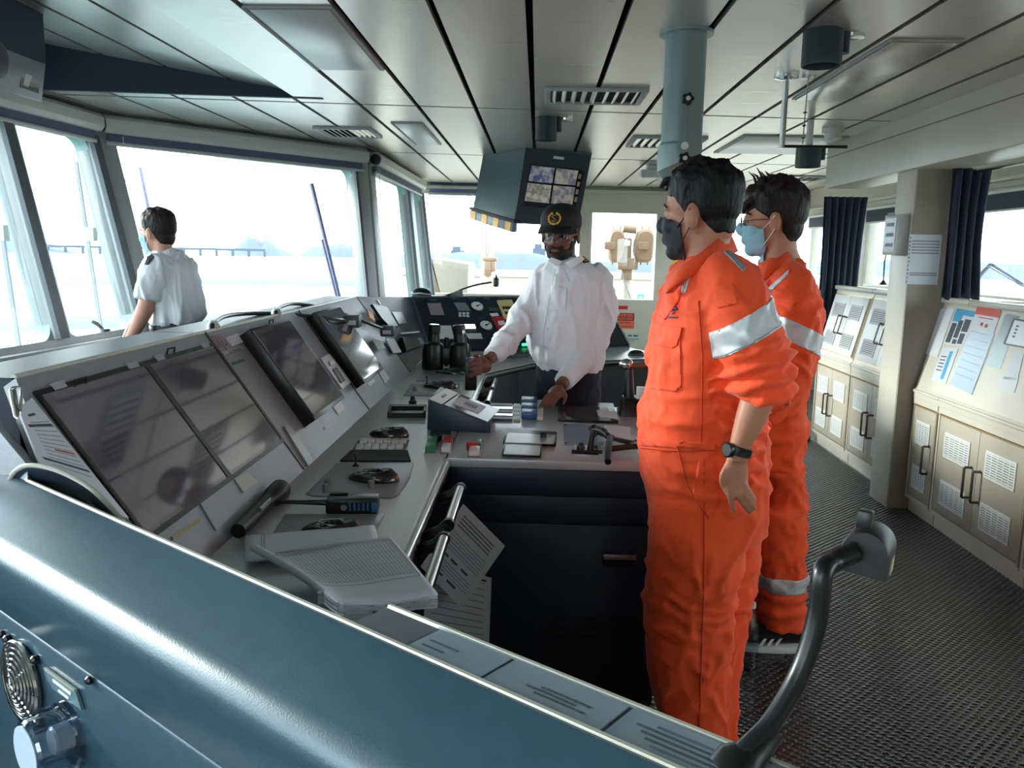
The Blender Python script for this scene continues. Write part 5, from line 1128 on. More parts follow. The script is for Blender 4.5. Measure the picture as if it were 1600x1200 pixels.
# logbook and papers
def sheet(corners, label, nx=18, ny=8, curl=None, name='paper_sheet', m=m_paperb, z=ZD, th=.002):
    """curved stack of paper: corners given on the desk in order near-left, near-right, far-right, far-left"""
    P4 = [V((c.x, c.y, c.z)) for c in corners]; top = []
    for j in range(ny+1):
        for i in range(nx+1):
            a, b = i/nx, j/ny; q = P4[0].lerp(P4[1], a).lerp(P4[3].lerp(P4[2], a), b); q = q+V((0, 0, curl(a, b) if curl else 0)); top.append(q)
    mb = MB(); fs = [[j*(nx+1)+i, j*(nx+1)+i+1, (j+1)*(nx+1)+i+1, (j+1)*(nx+1)+i] for j in range(ny) for i in range(nx)]
    mb.add(top, fs); o = mb.build(name, m, None); o.data.polygons.foreach_set('use_smooth', [True]*len(o.data.polygons))
    md = o.modifiers.new('thick', 'SOLIDIFY'); md.thickness = th; md.offset = -1
    def at(a, b, h=.0012):
        q = P4[0].lerp(P4[1], a).lerp(P4[3].lerp(P4[2], a), b); return q+V((0, 0, (curl(a, b) if curl else 0)+h))
    return tag(o, label, 'paper'), at
def gridlines(o, at, a0, a1, b0, b1, na, nb, m, wd=.0006):
    mb = MB()
    def strip(f, n):
        for k in range(n):
            p, q = f(k/n), f((k+1)/n); d = (q-p).normalized(); s_ = d.cross(V((0, 0, 1))).normalized()*wd
            mb.add([p-s_, p+s_, q+s_, q-s_], [[0, 1, 2, 3]])
    for k in range(nb+1): strip(lambda s_, k=k: at(a0+(a1-a0)*s_, b0+(b1-b0)*k/nb), 14)
    for k in range(na+1): strip(lambda s_, k=k: at(a0+(a1-a0)*k/na, b0+(b1-b0)*s_), 4)
    stuff(mb.build('ruled_lines', m, o))
z1 = ZD+.012
def c1f(a, b): return .008+.012*math.sin(math.pi*b)+.006*a
o, at_ = sheet([atz(383, 882, z1), atz(592, 862, z1), atz(584, 829, z1), atz(384, 842, z1)], 'loose printed sheets lying behind the open logbook', curl=c1f, name='loose_papers', th=.006)
gridlines(o, at_, .12, .14, .2, .9, 1, 1, m_ink); gridlines(o, at_, .15, .95, .08, .1, 1, 1, m_inkl)
z2 = ZD+.02
def c2f(a, b): return .035*math.exp(-((a-.02)/.10)**2)*(1-b*.3)+.030*b+.006*math.sin(a*7+b*3)*(1-a)
book, at_ = sheet([atz(498, 948, z2), atz(684, 927, z2), atz(612, 859, z2), atz(393, 892, z2)], 'open logbook with ruled page lying across the near end of the desk', 26, 10, c2f, 'logbook', m_paper if False else m_paperb, th=.012)
gridlines(book, at_, .16, .95, .34, .92, 28, 3, m_inkl); gridlines(book, at_, .14, .97, .28, .95, 1, 1, m_ink, .0008)
for k in range(6):
    mb = MB(); h_ = -.004*k-.004; q = [at_(a, 0, h_) for a in [i/20 for i in range(21)]]; rr = random.Random(k)
    q2 = [p+V((0, -.004-.006*rr.random(), -.001)) for p in q]; n = len(q); mb.add(q+q2, [[i, i+1, n+i+1, n+i] for i in range(n-1)]); mb.build('page_edge', m_paper, book)
# ================================================================ ON THE PENINSULA
wz = [(668, 629), (683, 617), (719, 626), (769, 648), (768, 662)]
def pz(px, py, z): return atz(px, py, z)
fl_, fr_, bl_, br_ = pz(667, 672, ZD), pz(766, 677, ZD), pz(686, 648, ZD), pz(771, 650, ZD)
wt = thing('wedge_unit', fl_, 'navy wedge-shaped desk unit with a pale sloping face', 'desk unit')
hL, hR = .115, .035
bot = [fl_, fr_, br_, bl_]; top = [fl_+V((.004, 0, hL)), fr_+V((0, 0, hR)), br_+V((0, 0, hR)), bl_+V((.004, 0, hL))]
MB().hexa(bot, top).build('wedge_body', mat('wedge_navy', (40, 56, 74), .4), wt, bevel=.004)
WF = Frame(top[0], top[1]-top[0], top[3]-top[0]); WL = (top[1]-top[0]).length; WD = (top[3]-top[0]).length
MB().box(WF, .002, WL*.22, .003, WD-.003, .0005, .003).build('white_panel', m_white, wt); MB().box(WF, WL*.25, WL*.95, .006, WD-.006, .0005, .003).build('face_plate', mat('wedge_face', (150, 156, 164), .2, .5), wt)
MB().box(WF, WL*.32, WL*.75, WD*.25, WD*.8, .003, .005).build('wedge_card', m_paper, wt); MB().box(WF, WL*.45, WL*.66, WD*.42, WD*.62, .005, .0065).build('card_block', m_inkl, wt)
MB().box(WF, WL*.1, WL*.13, WD*.4, WD*.6, .003, .006).build('small_cross', m_black, wt)
def btn(pix, cols, label):
    p0 = atz(pix[0], pix[1], ZD); t = thing('push_button', p0, label, 'push buttons')
    for k, m in enumerate(cols):
        x0, y0, x1 = pix[0]+k*3, pix[1]-k*11, pix[2]+k*3
        hp([(x0, y0), (x1, y0), (x1+2, y0-8), (x0+2, y0-8)], .001, .02, m, 'button_cap', t, bevel=.004)
    hp([(pix[0]-2, pix[1]+2), (pix[2]+2, pix[1]+2), (pix[2]+9, pix[1]-22), (pix[0]+5, pix[1]-22)], .0003, .005, m_steel, 'button_base', t)
btn((664, 708, 679), (m_gbtn, m_gbtn), 'pair of green push buttons on the peninsula edge')
btn((689, 708, 703), (m_white, m_rbtn), 'white and red push buttons between the green pairs')
btn((732, 713, 748), (m_white, m_gbtn), 'white and green push buttons in front of the wedge unit')
p = atz(737, 703, ZD); o = MB().lathe([(.017, .0), (.019, .022), (.015, .028)], V((p.x, p.y-.0, ZD)), (0, 0, 1), 18).build('red_button', m_rbtn, None, smooth=True); tag(o, 'round red push button in front of the wedge unit', 'button')
bar = hp([(671, 687), (702, 690), (705, 679), (674, 677)], .0005, .015, m_black, 'terminal_block'); tag(bar, 'black block below the wedge unit beside the buttons', 'block')
MB().pxplate(hframe(ZD+.015), [(690, 688), (701, 689), (703, 681), (692, 680)], 0, .003).build('block_label', mat('label_tan', (190, 180, 150), .5), bar)
def framed(pix, label, inner=m_desk, knob=None):
    o = MB().pxplate(hframe(ZD), pix, .0005, .014).build('framed_display', m_black, None, bevel=.002); tag(o, label, 'display')
    c = V((sum(q[0] for q in pix)/4, sum(q[1] for q in pix)/4, 0)); q2 = [(c.x+(x-c.x)*.93, c.y+(y-c.y)*.76-1) for x, y in pix]
    MB().pxplate(hframe(ZD+.014), q2, 0, .002).build('display_face', inner, o)
    if knob: p = atz(*knob, ZD); MB().lathe([(.012, .014), (.012, .032), (.009, .035)], V((p.x, p.y, ZD)), (0, 0, 1), 14).build('display_knob', m_black, o, smooth=True)
    return o
lcdw = mat('lcd_pale', (176, 182, 184), .2, .3)
framed([(786, 695), (868, 698), (870, 680), (791, 675)], 'black-framed instrument with knob on the peninsula', lcdw, (849, 690))
framed([(784, 713), (845, 716), (847, 697), (789, 694)], 'black-framed display nearest the peninsula edge', lcdw)
sp = thing('switch_bank', atz(790, 645, ZD), 'bank of silver and white strips beside the blue switches', 'switches')
for k in range(5): hp([(766, 657-k*5.3), (800, 658-k*5.3), (801, 654.5-k*5.3), (767, 653.5-k*5.3)], .001, .008, m_steel if k % 2 else mat('dim_key', (80, 88, 98), .4), 'switch_strip', sp)
for k in range(4): hp([(802, 657-k*6.4), (812, 657.5-k*6.4), (813, 653-k*6.4), (803, 652.5-k*6.4)], .001, .008, m_white, 'switch_tile', sp)
bk = thing('blue_switch_block', atz(830, 645, ZD), 'raised blue switch block under the captain\'s hand', 'switches')
for k in range(3): hp([(814, 655-k*10), (838, 656-k*10), (839, 649-k*10), (815, 648-k*10)], .001, .026, m_bbtn, 'blue_switch', bk, bevel=.003)
for k in range(5): hp([(839, 657-k*6), (848, 657.4-k*6), (848.5, 653-k*6), (839.5, 652.6-k*6)], .001, .012, mat('key_white', (214, 220, 216), .35), 'white_switch', bk, bevel=.001)
tb = MB().pxplate(hframe(ZD), [(871, 658), (966, 662), (958, 634), (873, 631)], .0005, .012).build('tablet_screen', m_black, None, bevel=.002); tag(tb, 'dark tablet-like screen at the far right of the peninsula', 'screen')
MB().pxplate(hframe(ZD+.012), [(876, 655), (955, 658), (950, 637), (877, 634)], 0, .001).build('tablet_glass', m_screen, tb); MB().pxplate(hframe(ZD+.013), [(935, 650), (968, 656), (960, 644), (932, 641)], 0, .0015).build('white_overlay', m_paper, tb)  # last plate: thin white quad across the right end of the glass
pp2 = MB().pxplate(hframe(ZD), [(882, 696), (944, 697), (944, 664), (879, 662)], .0005, .003).build('laminated_sheet', m_paperb); tag(pp2, 'laminated sheet lying in front of the dark screen', 'paper')
MB().pxplate(hframe(ZD+.003), [(882, 696), (944, 697), (944, 664), (879, 662)], .0002, .0012).build('laminate', m_cover, pp2)
for q in ((884, 694), (884, 665)): p = atz(*q, ZD); MB().lathe([(.004, .003), (.004, .005)], V((p.x, p.y, ZD)), (0, 0, 1), 8).build('corner_screw', m_black, pp2)
wp2 = MB().pxplate(hframe(ZD), [(945, 690), (985, 692), (985, 668), (940, 664)], .0005, .002).build('white_sheet', m_paper); tag(wp2, 'bright blank sheet beside the black handset', 'paper')
# black handset on a cradle and lever gear
hs = thing('handset', atz(930, 690, ZD), 'black curved telephone handset resting on the peninsula', 'handset')
pts = [atz(925, 676, ZD+.03), atz(930, 672, ZD+.04), atz(942, 675, ZD+.042), atz(952, 683, ZD+.035), atz(965, 687, ZD+.02), atz(985, 692, ZD+.012)]
MB().tube(smooth_path(pts, 5), [.021]*6+[.016]*6+[.012]*6+[.008]*8, 12).build('handset_grip', m_black, hs, smooth=True)
MB().hexa([V((p.x, p.y, ZD+.001)) for p in (atz(934, 692, ZD), atz(943, 692, ZD), atz(942, 682, ZD), atz(933, 682, ZD))], [V((p.x, p.y, ZD+.03)) for p in (atz(934, 692, ZD), atz(943, 692, ZD), atz(942, 682, ZD), atz(933, 682, ZD))]).build('cradle', m_frame, hs, bevel=.002)
js = thing('joystick', atz(918, 712, ZD), 'black joystick on a silver base at the near edge of the peninsula', 'joystick')
hp([(897, 713), (935, 715), (934, 700), (897, 698)], .0005, .008, m_steel, 'joystick_base', js)
p = atz(922, 713, ZD); MB().tube([V((p.x, p.y+.02, ZD+.005)), V((p.x+.004, p.y+.02, ZD+.05)), V((p.x+.012, p.y+.025, ZD+.085))], [.012, .009, .011], 12).build('joystick_stem', m_black, js, smooth=True); MB().ell(V((p.x-.03, p.y+.015, ZD+.022)), (V((.014, 0, 0)), V((0, .014, 0)), V((0, 0, .02))), 14, 8).build('joystick_knob', m_black, js, smooth=True)
MB().tube([V((p.x-.06, p.y+.01, ZD+.012)), V((p.x+.04, p.y+.012, ZD+.012))], .006, 8).build('joystick_bar', m_black, js, smooth=True)
br_t = thing('cable_bracket', atz(970, 700, ZD), 'black angular bracket with cables on the peninsula beside the near man', 'bracket')
MB().tube([atz(950, 722, ZD+.01), atz(950, 705, ZD+.03), atz(953, 684, ZD+.045)], .011, 8).build('bracket_post', m_black, br_t, smooth=True)
MB().tube([atz(950, 702, ZD+.02), atz(985, 698, ZD+.03), atz(1003, 697, ZD+.03)], .010, 8).build('bracket_arm', m_black, br_t, smooth=True)
MB().tube(smooth_path([atz(953, 684, ZD+.045), atz(975, 688, ZD+.035), atz(990, 690, ZD+.03), atz(1000, 684, ZD+.03)], 4), .005, 8).build('loose_cable', m_black, br_t, smooth=True)
MB().tube(smooth_path([atz(1003, 700, ZD+.02), atz(996, 704, ZD+.015), atz(1000, 714, ZD+.01), atz(1008, 720, ZD+.01)], 4), .003, 8).build('white_cable', m_white, br_t, smooth=True)
# engine levers at the far right of the peninsula
lv = thing('engine_lever', atz(985, 640, ZD), 'black engine lever with chrome cap and brown grip behind the near man', 'lever')
p = atz(985, 648, ZD); MB().hexa([V((p.x+a, p.y+b, ZD)) for a, b in ((-.05, -.05), (.08, -.05), (.08, .10), (-.05, .10))], [V((p.x+a, p.y+b, ZD+.07)) for a, b in ((-.03, -.02), (.07, -.02), (.07, .08), (-.03, .08))]).build('lever_base', m_black, lv, bevel=.006)
MB().tube([V((p.x-.005, p.y+.03, ZD+.06)), V((p.x-.01, p.y+.035, ZD+.19))], [.024, .016], 12).build('lever_arm', m_black, lv, smooth=True)
MB().ell(V((p.x-.022, p.y+.035, ZD+.205)), (V((.03, 0, 0)), V((0, .024, 0)), V((0, 0, .024))), 16, 10).build('lever_cap', m_steel, lv, smooth=True)
MB().tube([V((p.x+.0, p.y+.03, ZD+.20)), V((p.x+.075, p.y+.02, ZD+.205))], .013, 10).build('lever_grip', mat('brown_grip', (120, 66, 44), .4), lv, smooth=True)
MB().wbox(p.x+.02, p.x+.06, p.y-.03, p.y+.0, ZD+.07, ZD+.12).build('lever_scale', m_white, lv, bevel=.003)
# ---------------- on the ledge by the man at the window
def flask():
    p = V((-2.14, 4.62, .0))
    return p
s_ = aty(166, 548, 4.95); fk = thing('vacuum_flask', (s_.x, s_.y, s_.z), 'dark vacuum flask with open lid on the window ledge', 'flask')
kz = 4.95/1300
MB().lathe([(.036, 0), (.038, .01), (.038, .10), (.030, .115), (.028, .135)], s_, (0, 0, 1), 18).build('flask_body', mat('flask_grey', (60, 64, 66), .35, .4), fk, smooth=True)
MB().tube([s_+V((-.01, 0, .13)), s_+V((-.05, 0, .165)), s_+V((-.075, 0, .175))], [.008, .012, .01], 8).build('flask_lid', mat('flask_grey', (60, 64, 66), .35, .4), fk, smooth=True)
q = aty(150, 548, 4.93); o = MB().ell(q+V((0, 0, .012)), (V((.03, 0, 0)), V((0, .03, 0)), V((0, 0, .014))), 14, 8).build('flask_cap', m_black, None, smooth=True); tag(o, 'black cap lying beside the vacuum flask', 'cap')
# ledge shelf carrying them
sh = MB().wbox(-2.62, -2.2, 4.2, 5.12, s_.z-.03, s_.z-.001).build('ledge_shelf', m_frame, None, bevel=.004); tag(sh, 'grey shelf under the forward windows beside the man at the window', 'shelf')
MB().wbox(-2.6, -2.25, 4.3, 5.0, .0, s_.z-.03).build('shelf_base', m_frame, sh)
# clear water bottle standing on the floor behind the near man
p = atz(1168, 1045, 0); bt = thing('water_bottle', (p.x, p.y, 0), 'clear plastic water bottle on the floor behind the near man', 'bottle')
MB().lathe([(.030, .004), (.033, .02), (.031, .06), (.033, .08), (.031, .12), (.033, .14), (.03, .18), (.016, .215), (.0135, .225), (.0135, .24)], V((p.x, p.y, 0)), (0, 0, 1), 20).build('bottle_body', m_clear, bt, smooth=True)
MB().lathe([(.015, .24), (.015, .258), (.013, .26)], V((p.x, p.y, 0)), (0, 0, 1), 14).build('bottle_cap', m_white, bt, smooth=True)
# ================================================================ PEOPLE
from mathutils.bvhtree import BVHTree
m_orange = mat('orange_coverall', (255, 80, 24), .75, bump=.12, bscale=300, sheen=.15, var=.04, vscale=9)
m_reflect = mat('reflective_tape', (206, 210, 212), .4, .2)
m_reflect2 = mat('reflective_tape_dark', (150, 158, 160), .4, .2)
m_skin1 = mat('skin_light_brown', (182, 122, 96), .5, var=.05, vscale=30, bump=.03, bscale=200)
m_skin2 = mat('skin_tan', (188, 130, 102), .5, var=.05, vscale=30)
m_skin3 = mat('skin_brown', (112, 72, 56), .48, var=.06, vscale=30)
m_skin4 = mat('skin_fair', (196, 142, 120), .5, var=.05, vscale=30)
m_hair1 = mat('hair_black', (12, 12, 17), .55, spec=.3, bump=.5, bscale=120, stretch=(1, 1, .35))
m_hair2 = mat('hair_dark_brown', (34, 22, 22), .55, spec=.3, bump=.5, bscale=120, stretch=(1, 1, .35))
m_shirt = mat('white_shirt', (226, 226, 232), .7, bump=.05, bscale=200, sheen=.1)
m_trouser = mat('navy_trousers', (24, 30, 46), .8, bump=.08, bscale=200)
m_mask = mat('surgical_mask', (150, 196, 212), .7, bump=.15, bscale=60, stretch=(.2, .2, 3))
m_maskk = mat('black_mask', (44, 46, 54), .7)
m_gold = mat('gold_braid', (206, 160, 50), .4, .4)
def ev(p): return aty(*p)
def remesh(mb, vox, it, name):
    me = mb.mesh(name); o = bpy.data.objects.new('tmp', me); COL.objects.link(o)
    r_ = o.modifiers.new('r', 'REMESH'); r_.mode = 'VOXEL'; r_.voxel_size = vox
    s_ = o.modifiers.new('s', 'SMOOTH'); s_.factor = .5; s_.iterations = it
    bpy.context.view_layer.update(); dg = bpy.context.evaluated_depsgraph_get()
    out = bpy.data.meshes.new_from_object(o.evaluated_get(dg)); out.name = name
    bpy.data.objects.remove(o); bpy.data.meshes.remove(me); return out
def displace(me, fn):
    ns_ = [v.normal.copy() for v in me.vertices]
    for v, n in zip(me.vertices, ns_): v.co += n*fn(v.co, n)
    me.update()
def folds(amp, sc_=(9, 9, 16), seed=0., fine=.35):
    def f(p, n):
        q = V((p.x*sc_[0]+seed, p.y*sc_[1], p.z*sc_[2])); w_ = V((noise.noise(q*.45), noise.noise(q*.45+V((7, 3, 1))), noise.noise(q*.5+V((9, 0, 5)))))*1.5
        a = noise.noise(q+w_); r1 = max(0, 1-abs(a)*3.2)**1.6
        b = noise.noise(q*1.9+w_*.6+V((3, seed, 1))); r2 = max(0, 1-abs(b)*3.0)**1.5
        return amp*(1.2*r1+.6*r2-.5+fine*noise.noise(q*.6))
    return f
def smoothobj(name, me, m, par):
    o = link(name, me, m, par); me.polygons.foreach_set('use_smooth', [True]*len(me.polygons)); return o
def sil(mb, levels, Y0, n=30, ex=2.4):
    rings = []
    for L in levels:
        py, xl, xr, hd = L[:4]; dy = L[4] if len(L) > 4 else 0
        a, b = aty(xl, py, Y0+dy), aty(xr, py, Y0+dy); c = (a+b)/2; h = (b-a)/2; ring = []
        for k in range(n):
            t_ = 2*math.pi*k/n; cc, ss = math.cos(t_), math.sin(t_)
            ring.append(c+h*(math.copysign(abs(cc)**(2/ex), cc))+V((0, hd, 0))*math.copysign(abs(ss)**(2/ex), ss))
        rings.append(ring)
    return mb.loft(rings)
def arm(mb, pts, n=16):                                      # (px, py, Y, r)
    return mb.tube(smooth_path([aty(*q[:3]) for q in pts], 4), [r for i in range(len(pts)-1) for r in [pts[i][3]+(pts[i+1][3]-pts[i][3])*k/4 for k in range(4)]]+[pts[-1][3]], n)
class Head:
    def __init__(s, c, f, tilt=V((0, 0, 1)), k=1.0):
        s.c = V(c); s.f = V(f).normalized(); s.l = tilt.cross(s.f).normalized(); s.u = s.f.cross(s.l); s.k = k
    def p(s, f, l, u): return s.c+(s.f*f+s.l*l+s.u*u)*s.k
    def loc(s, q): d = (q-s.c)/s.k; return d.dot(s.f), d.dot(s.l), d.dot(s.u)
    def e(s, mb, c, r, n=18, m=12): return mb.ell(s.p(*c), (s.f*r[0]*s.k, s.l*r[1]*s.k, s.u*r[2]*s.k), n, m)
    def build(s, mb, neck_to, nr=.056):
        s.e(mb, (-.012, 0, .035), (.100, .078, .088), 24, 16); s.e(mb, (.022, 0, -.03), (.071, .062, .082), 24, 16); s.e(mb, (.028, 0, -.072), (.052, .052, .042)); s.e(mb, (-.045, 0, -.028), (.052, .056, .058))
        s.e(mb, (.064, 0, -.097), (.018, .02, .016)); s.e(mb, (.094, 0, -.026), (.020, .014, .017)); s.e(mb, (.088, 0, -.005), (.013, .009, .03)); s.e(mb, (.074, 0, .02), (.018, .05, .012))
        s.e(mb, (.082, 0, -.064), (.012, .024, .010))
        for q in (-1, 1): s.e(mb, (-.008, q*.080, -.012), (.021, .009, .033)); s.e(mb, (.055, q*.04, -.03), (.022, .02, .018))
        mb.tube([s.p(-.022, 0, -.05), s.p(-.03, 0, -.11), V(neck_to)], [nr*s.k, nr*s.k, nr*1.15*s.k], 18)
def shell(src, keep, off, name, m, par, thick=0, planes=()):
    bm = bmesh.new(); bm.from_mesh(src)
    for co, n in planes:
        bmesh.ops.bisect_plane(bm, geom=bm.verts[:]+bm.edges[:]+bm.faces[:], plane_co=co, plane_no=n, clear_inner=True, clear_outer=False)
    if keep: bmesh.ops.delete(bm, geom=[f for f in bm.faces if not keep(f.calc_center_median(), f.normal)], context='FACES')
    if keep:
        bv = [v for v in bm.verts if v.is_boundary]
        for it in range(4):
            nc = {}
            for v in bv:
                nb = [e.other_vert(v).co for e in v.link_edges if e.is_boundary]
                if len(nb) == 2 and not planes: nc[v] = v.co*.4+(nb[0]+nb[1])*.3
            for v, c in nc.items(): v.co = c
    bm.normal_update(); ns_ = [(v, v.normal.copy()) for v in bm.verts]
    for v, n in ns_: v.co += n*(off(v.co, n) if callable(off) else off)
    me = bpy.data.meshes.new(name); bm.to_mesh(me); bm.free()
    if not len(me.polygons): return None
    o = smoothobj(name, me, m, par)
    if thick: md = o.modifiers.new('thick', 'SOLIDIFY'); md.thickness = thick; md.offset = -1
    return o
def pixplanes(pix):
    c = V((sum(q[0] for q in pix)/len(pix), sum(q[1] for q in pix)/len(pix))); out = []; rc = ray(c.x, c.y)
    for a, b in zip(pix, pix[1:]+pix[:1]):
        n = ray(*a).cross(ray(*b)).normalized()
        if n.dot(rc) < 0: n = -n
        out.append((CAM, n))
    return out
def patchpx(src, pix, off, name, m, par, ymax=None, thick=.003):
    return shell(src, lambda c, n: n.dot(CAM-c) > 0 and c.z < 1.9 and (ymax is None or c.y < ymax), off, name, m, par, thick, pixplanes(pix))
def bvh(me): return BVHTree.FromPolygons([v.co for v in me.vertices], [tuple(p.vertices) for p in me.polygons])
def hit(tree, px, py, off=.002):
    loc, n, i, d = tree.ray_cast(CAM, ray(px, py).normalized())
    return (loc+n*off) if loc else None
def onsurf(tree, pix, r_, name, m, par, off=.001, sub=4):
    q = []
    for a, b in zip(pix[:-1], pix[1:]):
        for k in range(sub): q.append((a[0]+(b[0]-a[0])*k/sub, a[1]+(b[1]-a[1])*k/sub))
    q.append(pix[-1]); pts = [p for p in (hit(tree, *z, off) for z in q) if p]
    if len(pts) < 2: return None
    return MB().tube(pts, r_, 6).build(name, m, par, smooth=True)
def fingers(mb, lst, r_=.0085):
    for pts in lst:
        P_ = [aty(*q) for q in pts]; n = len(P_); mb.tube(smooth_path(P_, 3), [r_*(1.08-.28*i/((n-1)*3)) for i in range((n-1)*3+1)], 10); mb.ell(P_[-1], (V((r_*.8, 0, 0)), V((0, r_*.8, 0)), V((0, 0, r_*.8))), 10, 6)
def eyes(hd, par):
    for q in (-1, 1):
        MB().ell(hd.p(.072, q*.031, -.002), (hd.f*.009, hd.l*.0115, hd.u*.0062), 12, 8).build('eye', mat('eye_white', (186, 178, 172), .25), par, smooth=True)
        MB().ell(hd.p(.0785, q*.031, -.002), (hd.f*.004, hd.l*.0055, hd.u*.0052), 10, 6).build('iris', mat('iris_dark', (30, 20, 16), .2), par, smooth=True)
        MB().tube([hd.p(.082, q*.014, .021), hd.p(.085, q*.03, .027), hd.p(.072, q*.052, .02)], [.004, .0045, .0025], 6).build('eyebrow', m_hair1, par, smooth=True)
def hair(src, hd, m, par, top=.026, side=.006, front=.052, nape=-.085, seed=0.):
    def lim(f, l):
        if f > .055: return front+.010*math.sin(l*60+seed)
        if f > .014: return .010+(f-.014)*(front-.010)/.041+.006*noise.noise(V((f*90, l*40, seed)))
        if f > -.032: return (-.03+.058*math.sqrt(max(0, 1-((f+.008)/.024)**2))) if abs(l) > .045 else .06
        return nape+max(0, (.06+f))*1.2+.006*noise.noise(V((f*70, l*70, seed)))
    def keep(c, n):
        f, l, u = hd.loc(c); return abs(l) < .0885 and u < .2 and u > lim(f, l)
    def off(c, n):
        f, l, u = hd.loc(c); t_ = max(0, min(1, (u-.03)/.075)); e = max(0, min(1, (u-lim(f, l))/.05)); b = side+(top-side)*t_*t_*(3-2*t_)
        b = .0025+(b-.0025)*e
        st = noise.noise(V((f*26+seed, l*70, u*14)))*.5+noise.noise(V((f*60, l*150+seed, u*30)))*.5
        return b*(1+.55*st*t_+.25*st)
    return shell(src, keep, off, 'hair', m, par, .003)
# ---------------------------------------------------------------- near man in orange
Y1 = 2.33
P1 = thing('person', (.52, Y1, 0), 'man in orange coverall with black mask and wristwatch, nearest the camera', 'person')
hd1 = Head(aty(1092, 336, Y1), (-.86, .5, -.02), k=1.02)
bd = MB(); hd1.build(bd, aty(1112, 412, Y1+.01), .060)
sil(bd, [(395, 1085, 1138, .07), (430, 1070, 1160, .15), (480, 1055, 1180, .17), (560, 1045, 1185, .16), (640, 1030, 1180, .15), (740, 1030, 1175, .15), (820, 1035, 1170, .14)], Y1, 20)
for dy, xs in ((-.09, 0), (.09, 22)): sil(bd, [(780, 1045+xs, 1150+xs*.5, .075, dy), (930, 1045+xs, 1130+xs*.5, .065, dy), (1060, 1055+xs, 1130+xs*.5, .05, dy), (1200, 1062+xs, 1115+xs, .04, dy)], Y1, 16)
arm(bd, [(1145, 445, Y1-.16, .05), (1165, 510, Y1-.2, .05), (1186, 585, Y1-.21, .046), (1184, 620, Y1-.22, .044), (1172, 655, Y1-.225, .038), (1157, 695, Y1-.225, .0275), (1152, 718, Y1-.225, .027)])
arm(bd, [(1100, 440, Y1+.17, .05), (1080, 520, Y1+.22, .048), (1075, 600, Y1+.2, .04), (1062, 680, Y1+.15, .03), (1060, 700, Y1+.14, .03)])
yh = Y1-.225
bd.loft([[aty(cx, py, yh)+V((hw*math.cos(2*math.pi*k/14), th*math.sin(2*math.pi*k/14), 0)) for k in range(14)] for cx, py, hw, th in ((1152, 712, .026, .018), (1150, 735, .032, .016), (1149, 757, .034, .014), (1152, 768, .030, .012))])
fingers(bd, [[(1138, 752, yh), (1139, 770, yh-.006), (1143, 787, yh-.004), (1148, 800, yh+.002)], [(1147, 760, yh), (1153, 775, yh-.010), (1163, 790, yh-.008), (1172, 801, yh)], [(1153, 758, yh), (1162, 771, yh-.012), (1172, 784, yh-.010), (1179, 795, yh-.002)],
             [(1159, 752, yh), (1167, 763, yh-.010), (1174, 773, yh-.010), (1179, 782, yh-.004)], [(1136, 728, yh), (1128, 745, yh-.004), (1130, 760, yh+.004), (1137, 772, yh+.012)]], .0085)
fingers(bd, [[(1060+k*4, 705, Y1+.14), (1058+k*4, 730, Y1+.14), (1060+k*4, 748, Y1+.13)] for k in range(4)])
bme = remesh(bd, .0052, 3, 'body'); smoothobj('body', bme, m_skin1, P1)
cl_ = MB()
sil(cl_, [(398, 1078, 1142, .075), (408, 1066, 1150, .11), (425, 1050, 1172, .165), (455, 1042, 1192, .20), (500, 1030, 1200, .205), (550, 1018, 1203, .20), (600, 1012, 1200, .19), (640, 1001, 1197, .19), (690, 1000, 1195, .19), (740, 1005, 1197, .19), (790, 1013, 1197, .18), (830, 1015, 1190, .165)], Y1)
sil(cl_, [(780, 1014, 1186, .10, -.09), (872, 1012, 1162, .10, -.09), (933, 1005, 1150, .098, -.09), (995, 1008, 1143, .094, -.09), (1069, 1018, 1138, .09, -.09), (1118, 1028, 1136, .086, -.09), (1185, 1034, 1134, .084, -.09)], Y1)
sil(cl_, [(780, 1050, 1197, .10, .09), (872, 1050, 1185, .10, .09), (933, 1045, 1177, .098, .09), (995, 1045, 1166, .094, .09), (1069, 1050, 1155, .09, .09), (1118, 1055, 1151, .086, .09), (1160, 1058, 1149, .084, .09)], Y1)
arm(cl_, [(1118, 418, Y1-.10, .06), (1142, 448, Y1-.15, .084), (1160, 500, Y1-.19, .087), (1176, 545, Y1-.205, .090), (1188, 585, Y1-.21, .088), (1190, 612, Y1-.215, .082), (1189, 630, Y1-.218, .072)])
arm(cl_, [(1085, 420, Y1+.12, .06), (1075, 460, Y1+.19, .078), (1056, 510, Y1+.22, .078), (1046, 545, Y1+.22, .070), (1048, 590, Y1+.2, .066)])
cme = remesh(cl_, .0085, 4, 'coverall')
aA, aB = aty(1140, 448, Y1-.15), aty(1190, 615, Y1-.215); aD = (aB-aA).normalized()
def f1(p, n):
    s_ = (p-aA).dot(aD); d_ = (p-aA-aD*s_).length; onarm = d_ < .12 and p.y < Y1-.08
    lower = max(0, min(1, (s_-.14)/.08)) if onarm else 0
    base = folds(.010, (7, 7, 8), 1.)(p, n); rolled = lower*.011*math.sin(s_*150+4*noise.noise(p*14))*(1+.4*noise.noise(p*30))
    leg = max(0, min(1, (.8-p.z)/.3)); return base*(.55 if onarm else .8)+rolled+leg*.004*noise.noise(V((p.x*12, p.y*12, p.z*5)))
displace(cme, f1); cov = smoothobj('coverall', cme, m_orange, P1); T1 = bvh(cme)
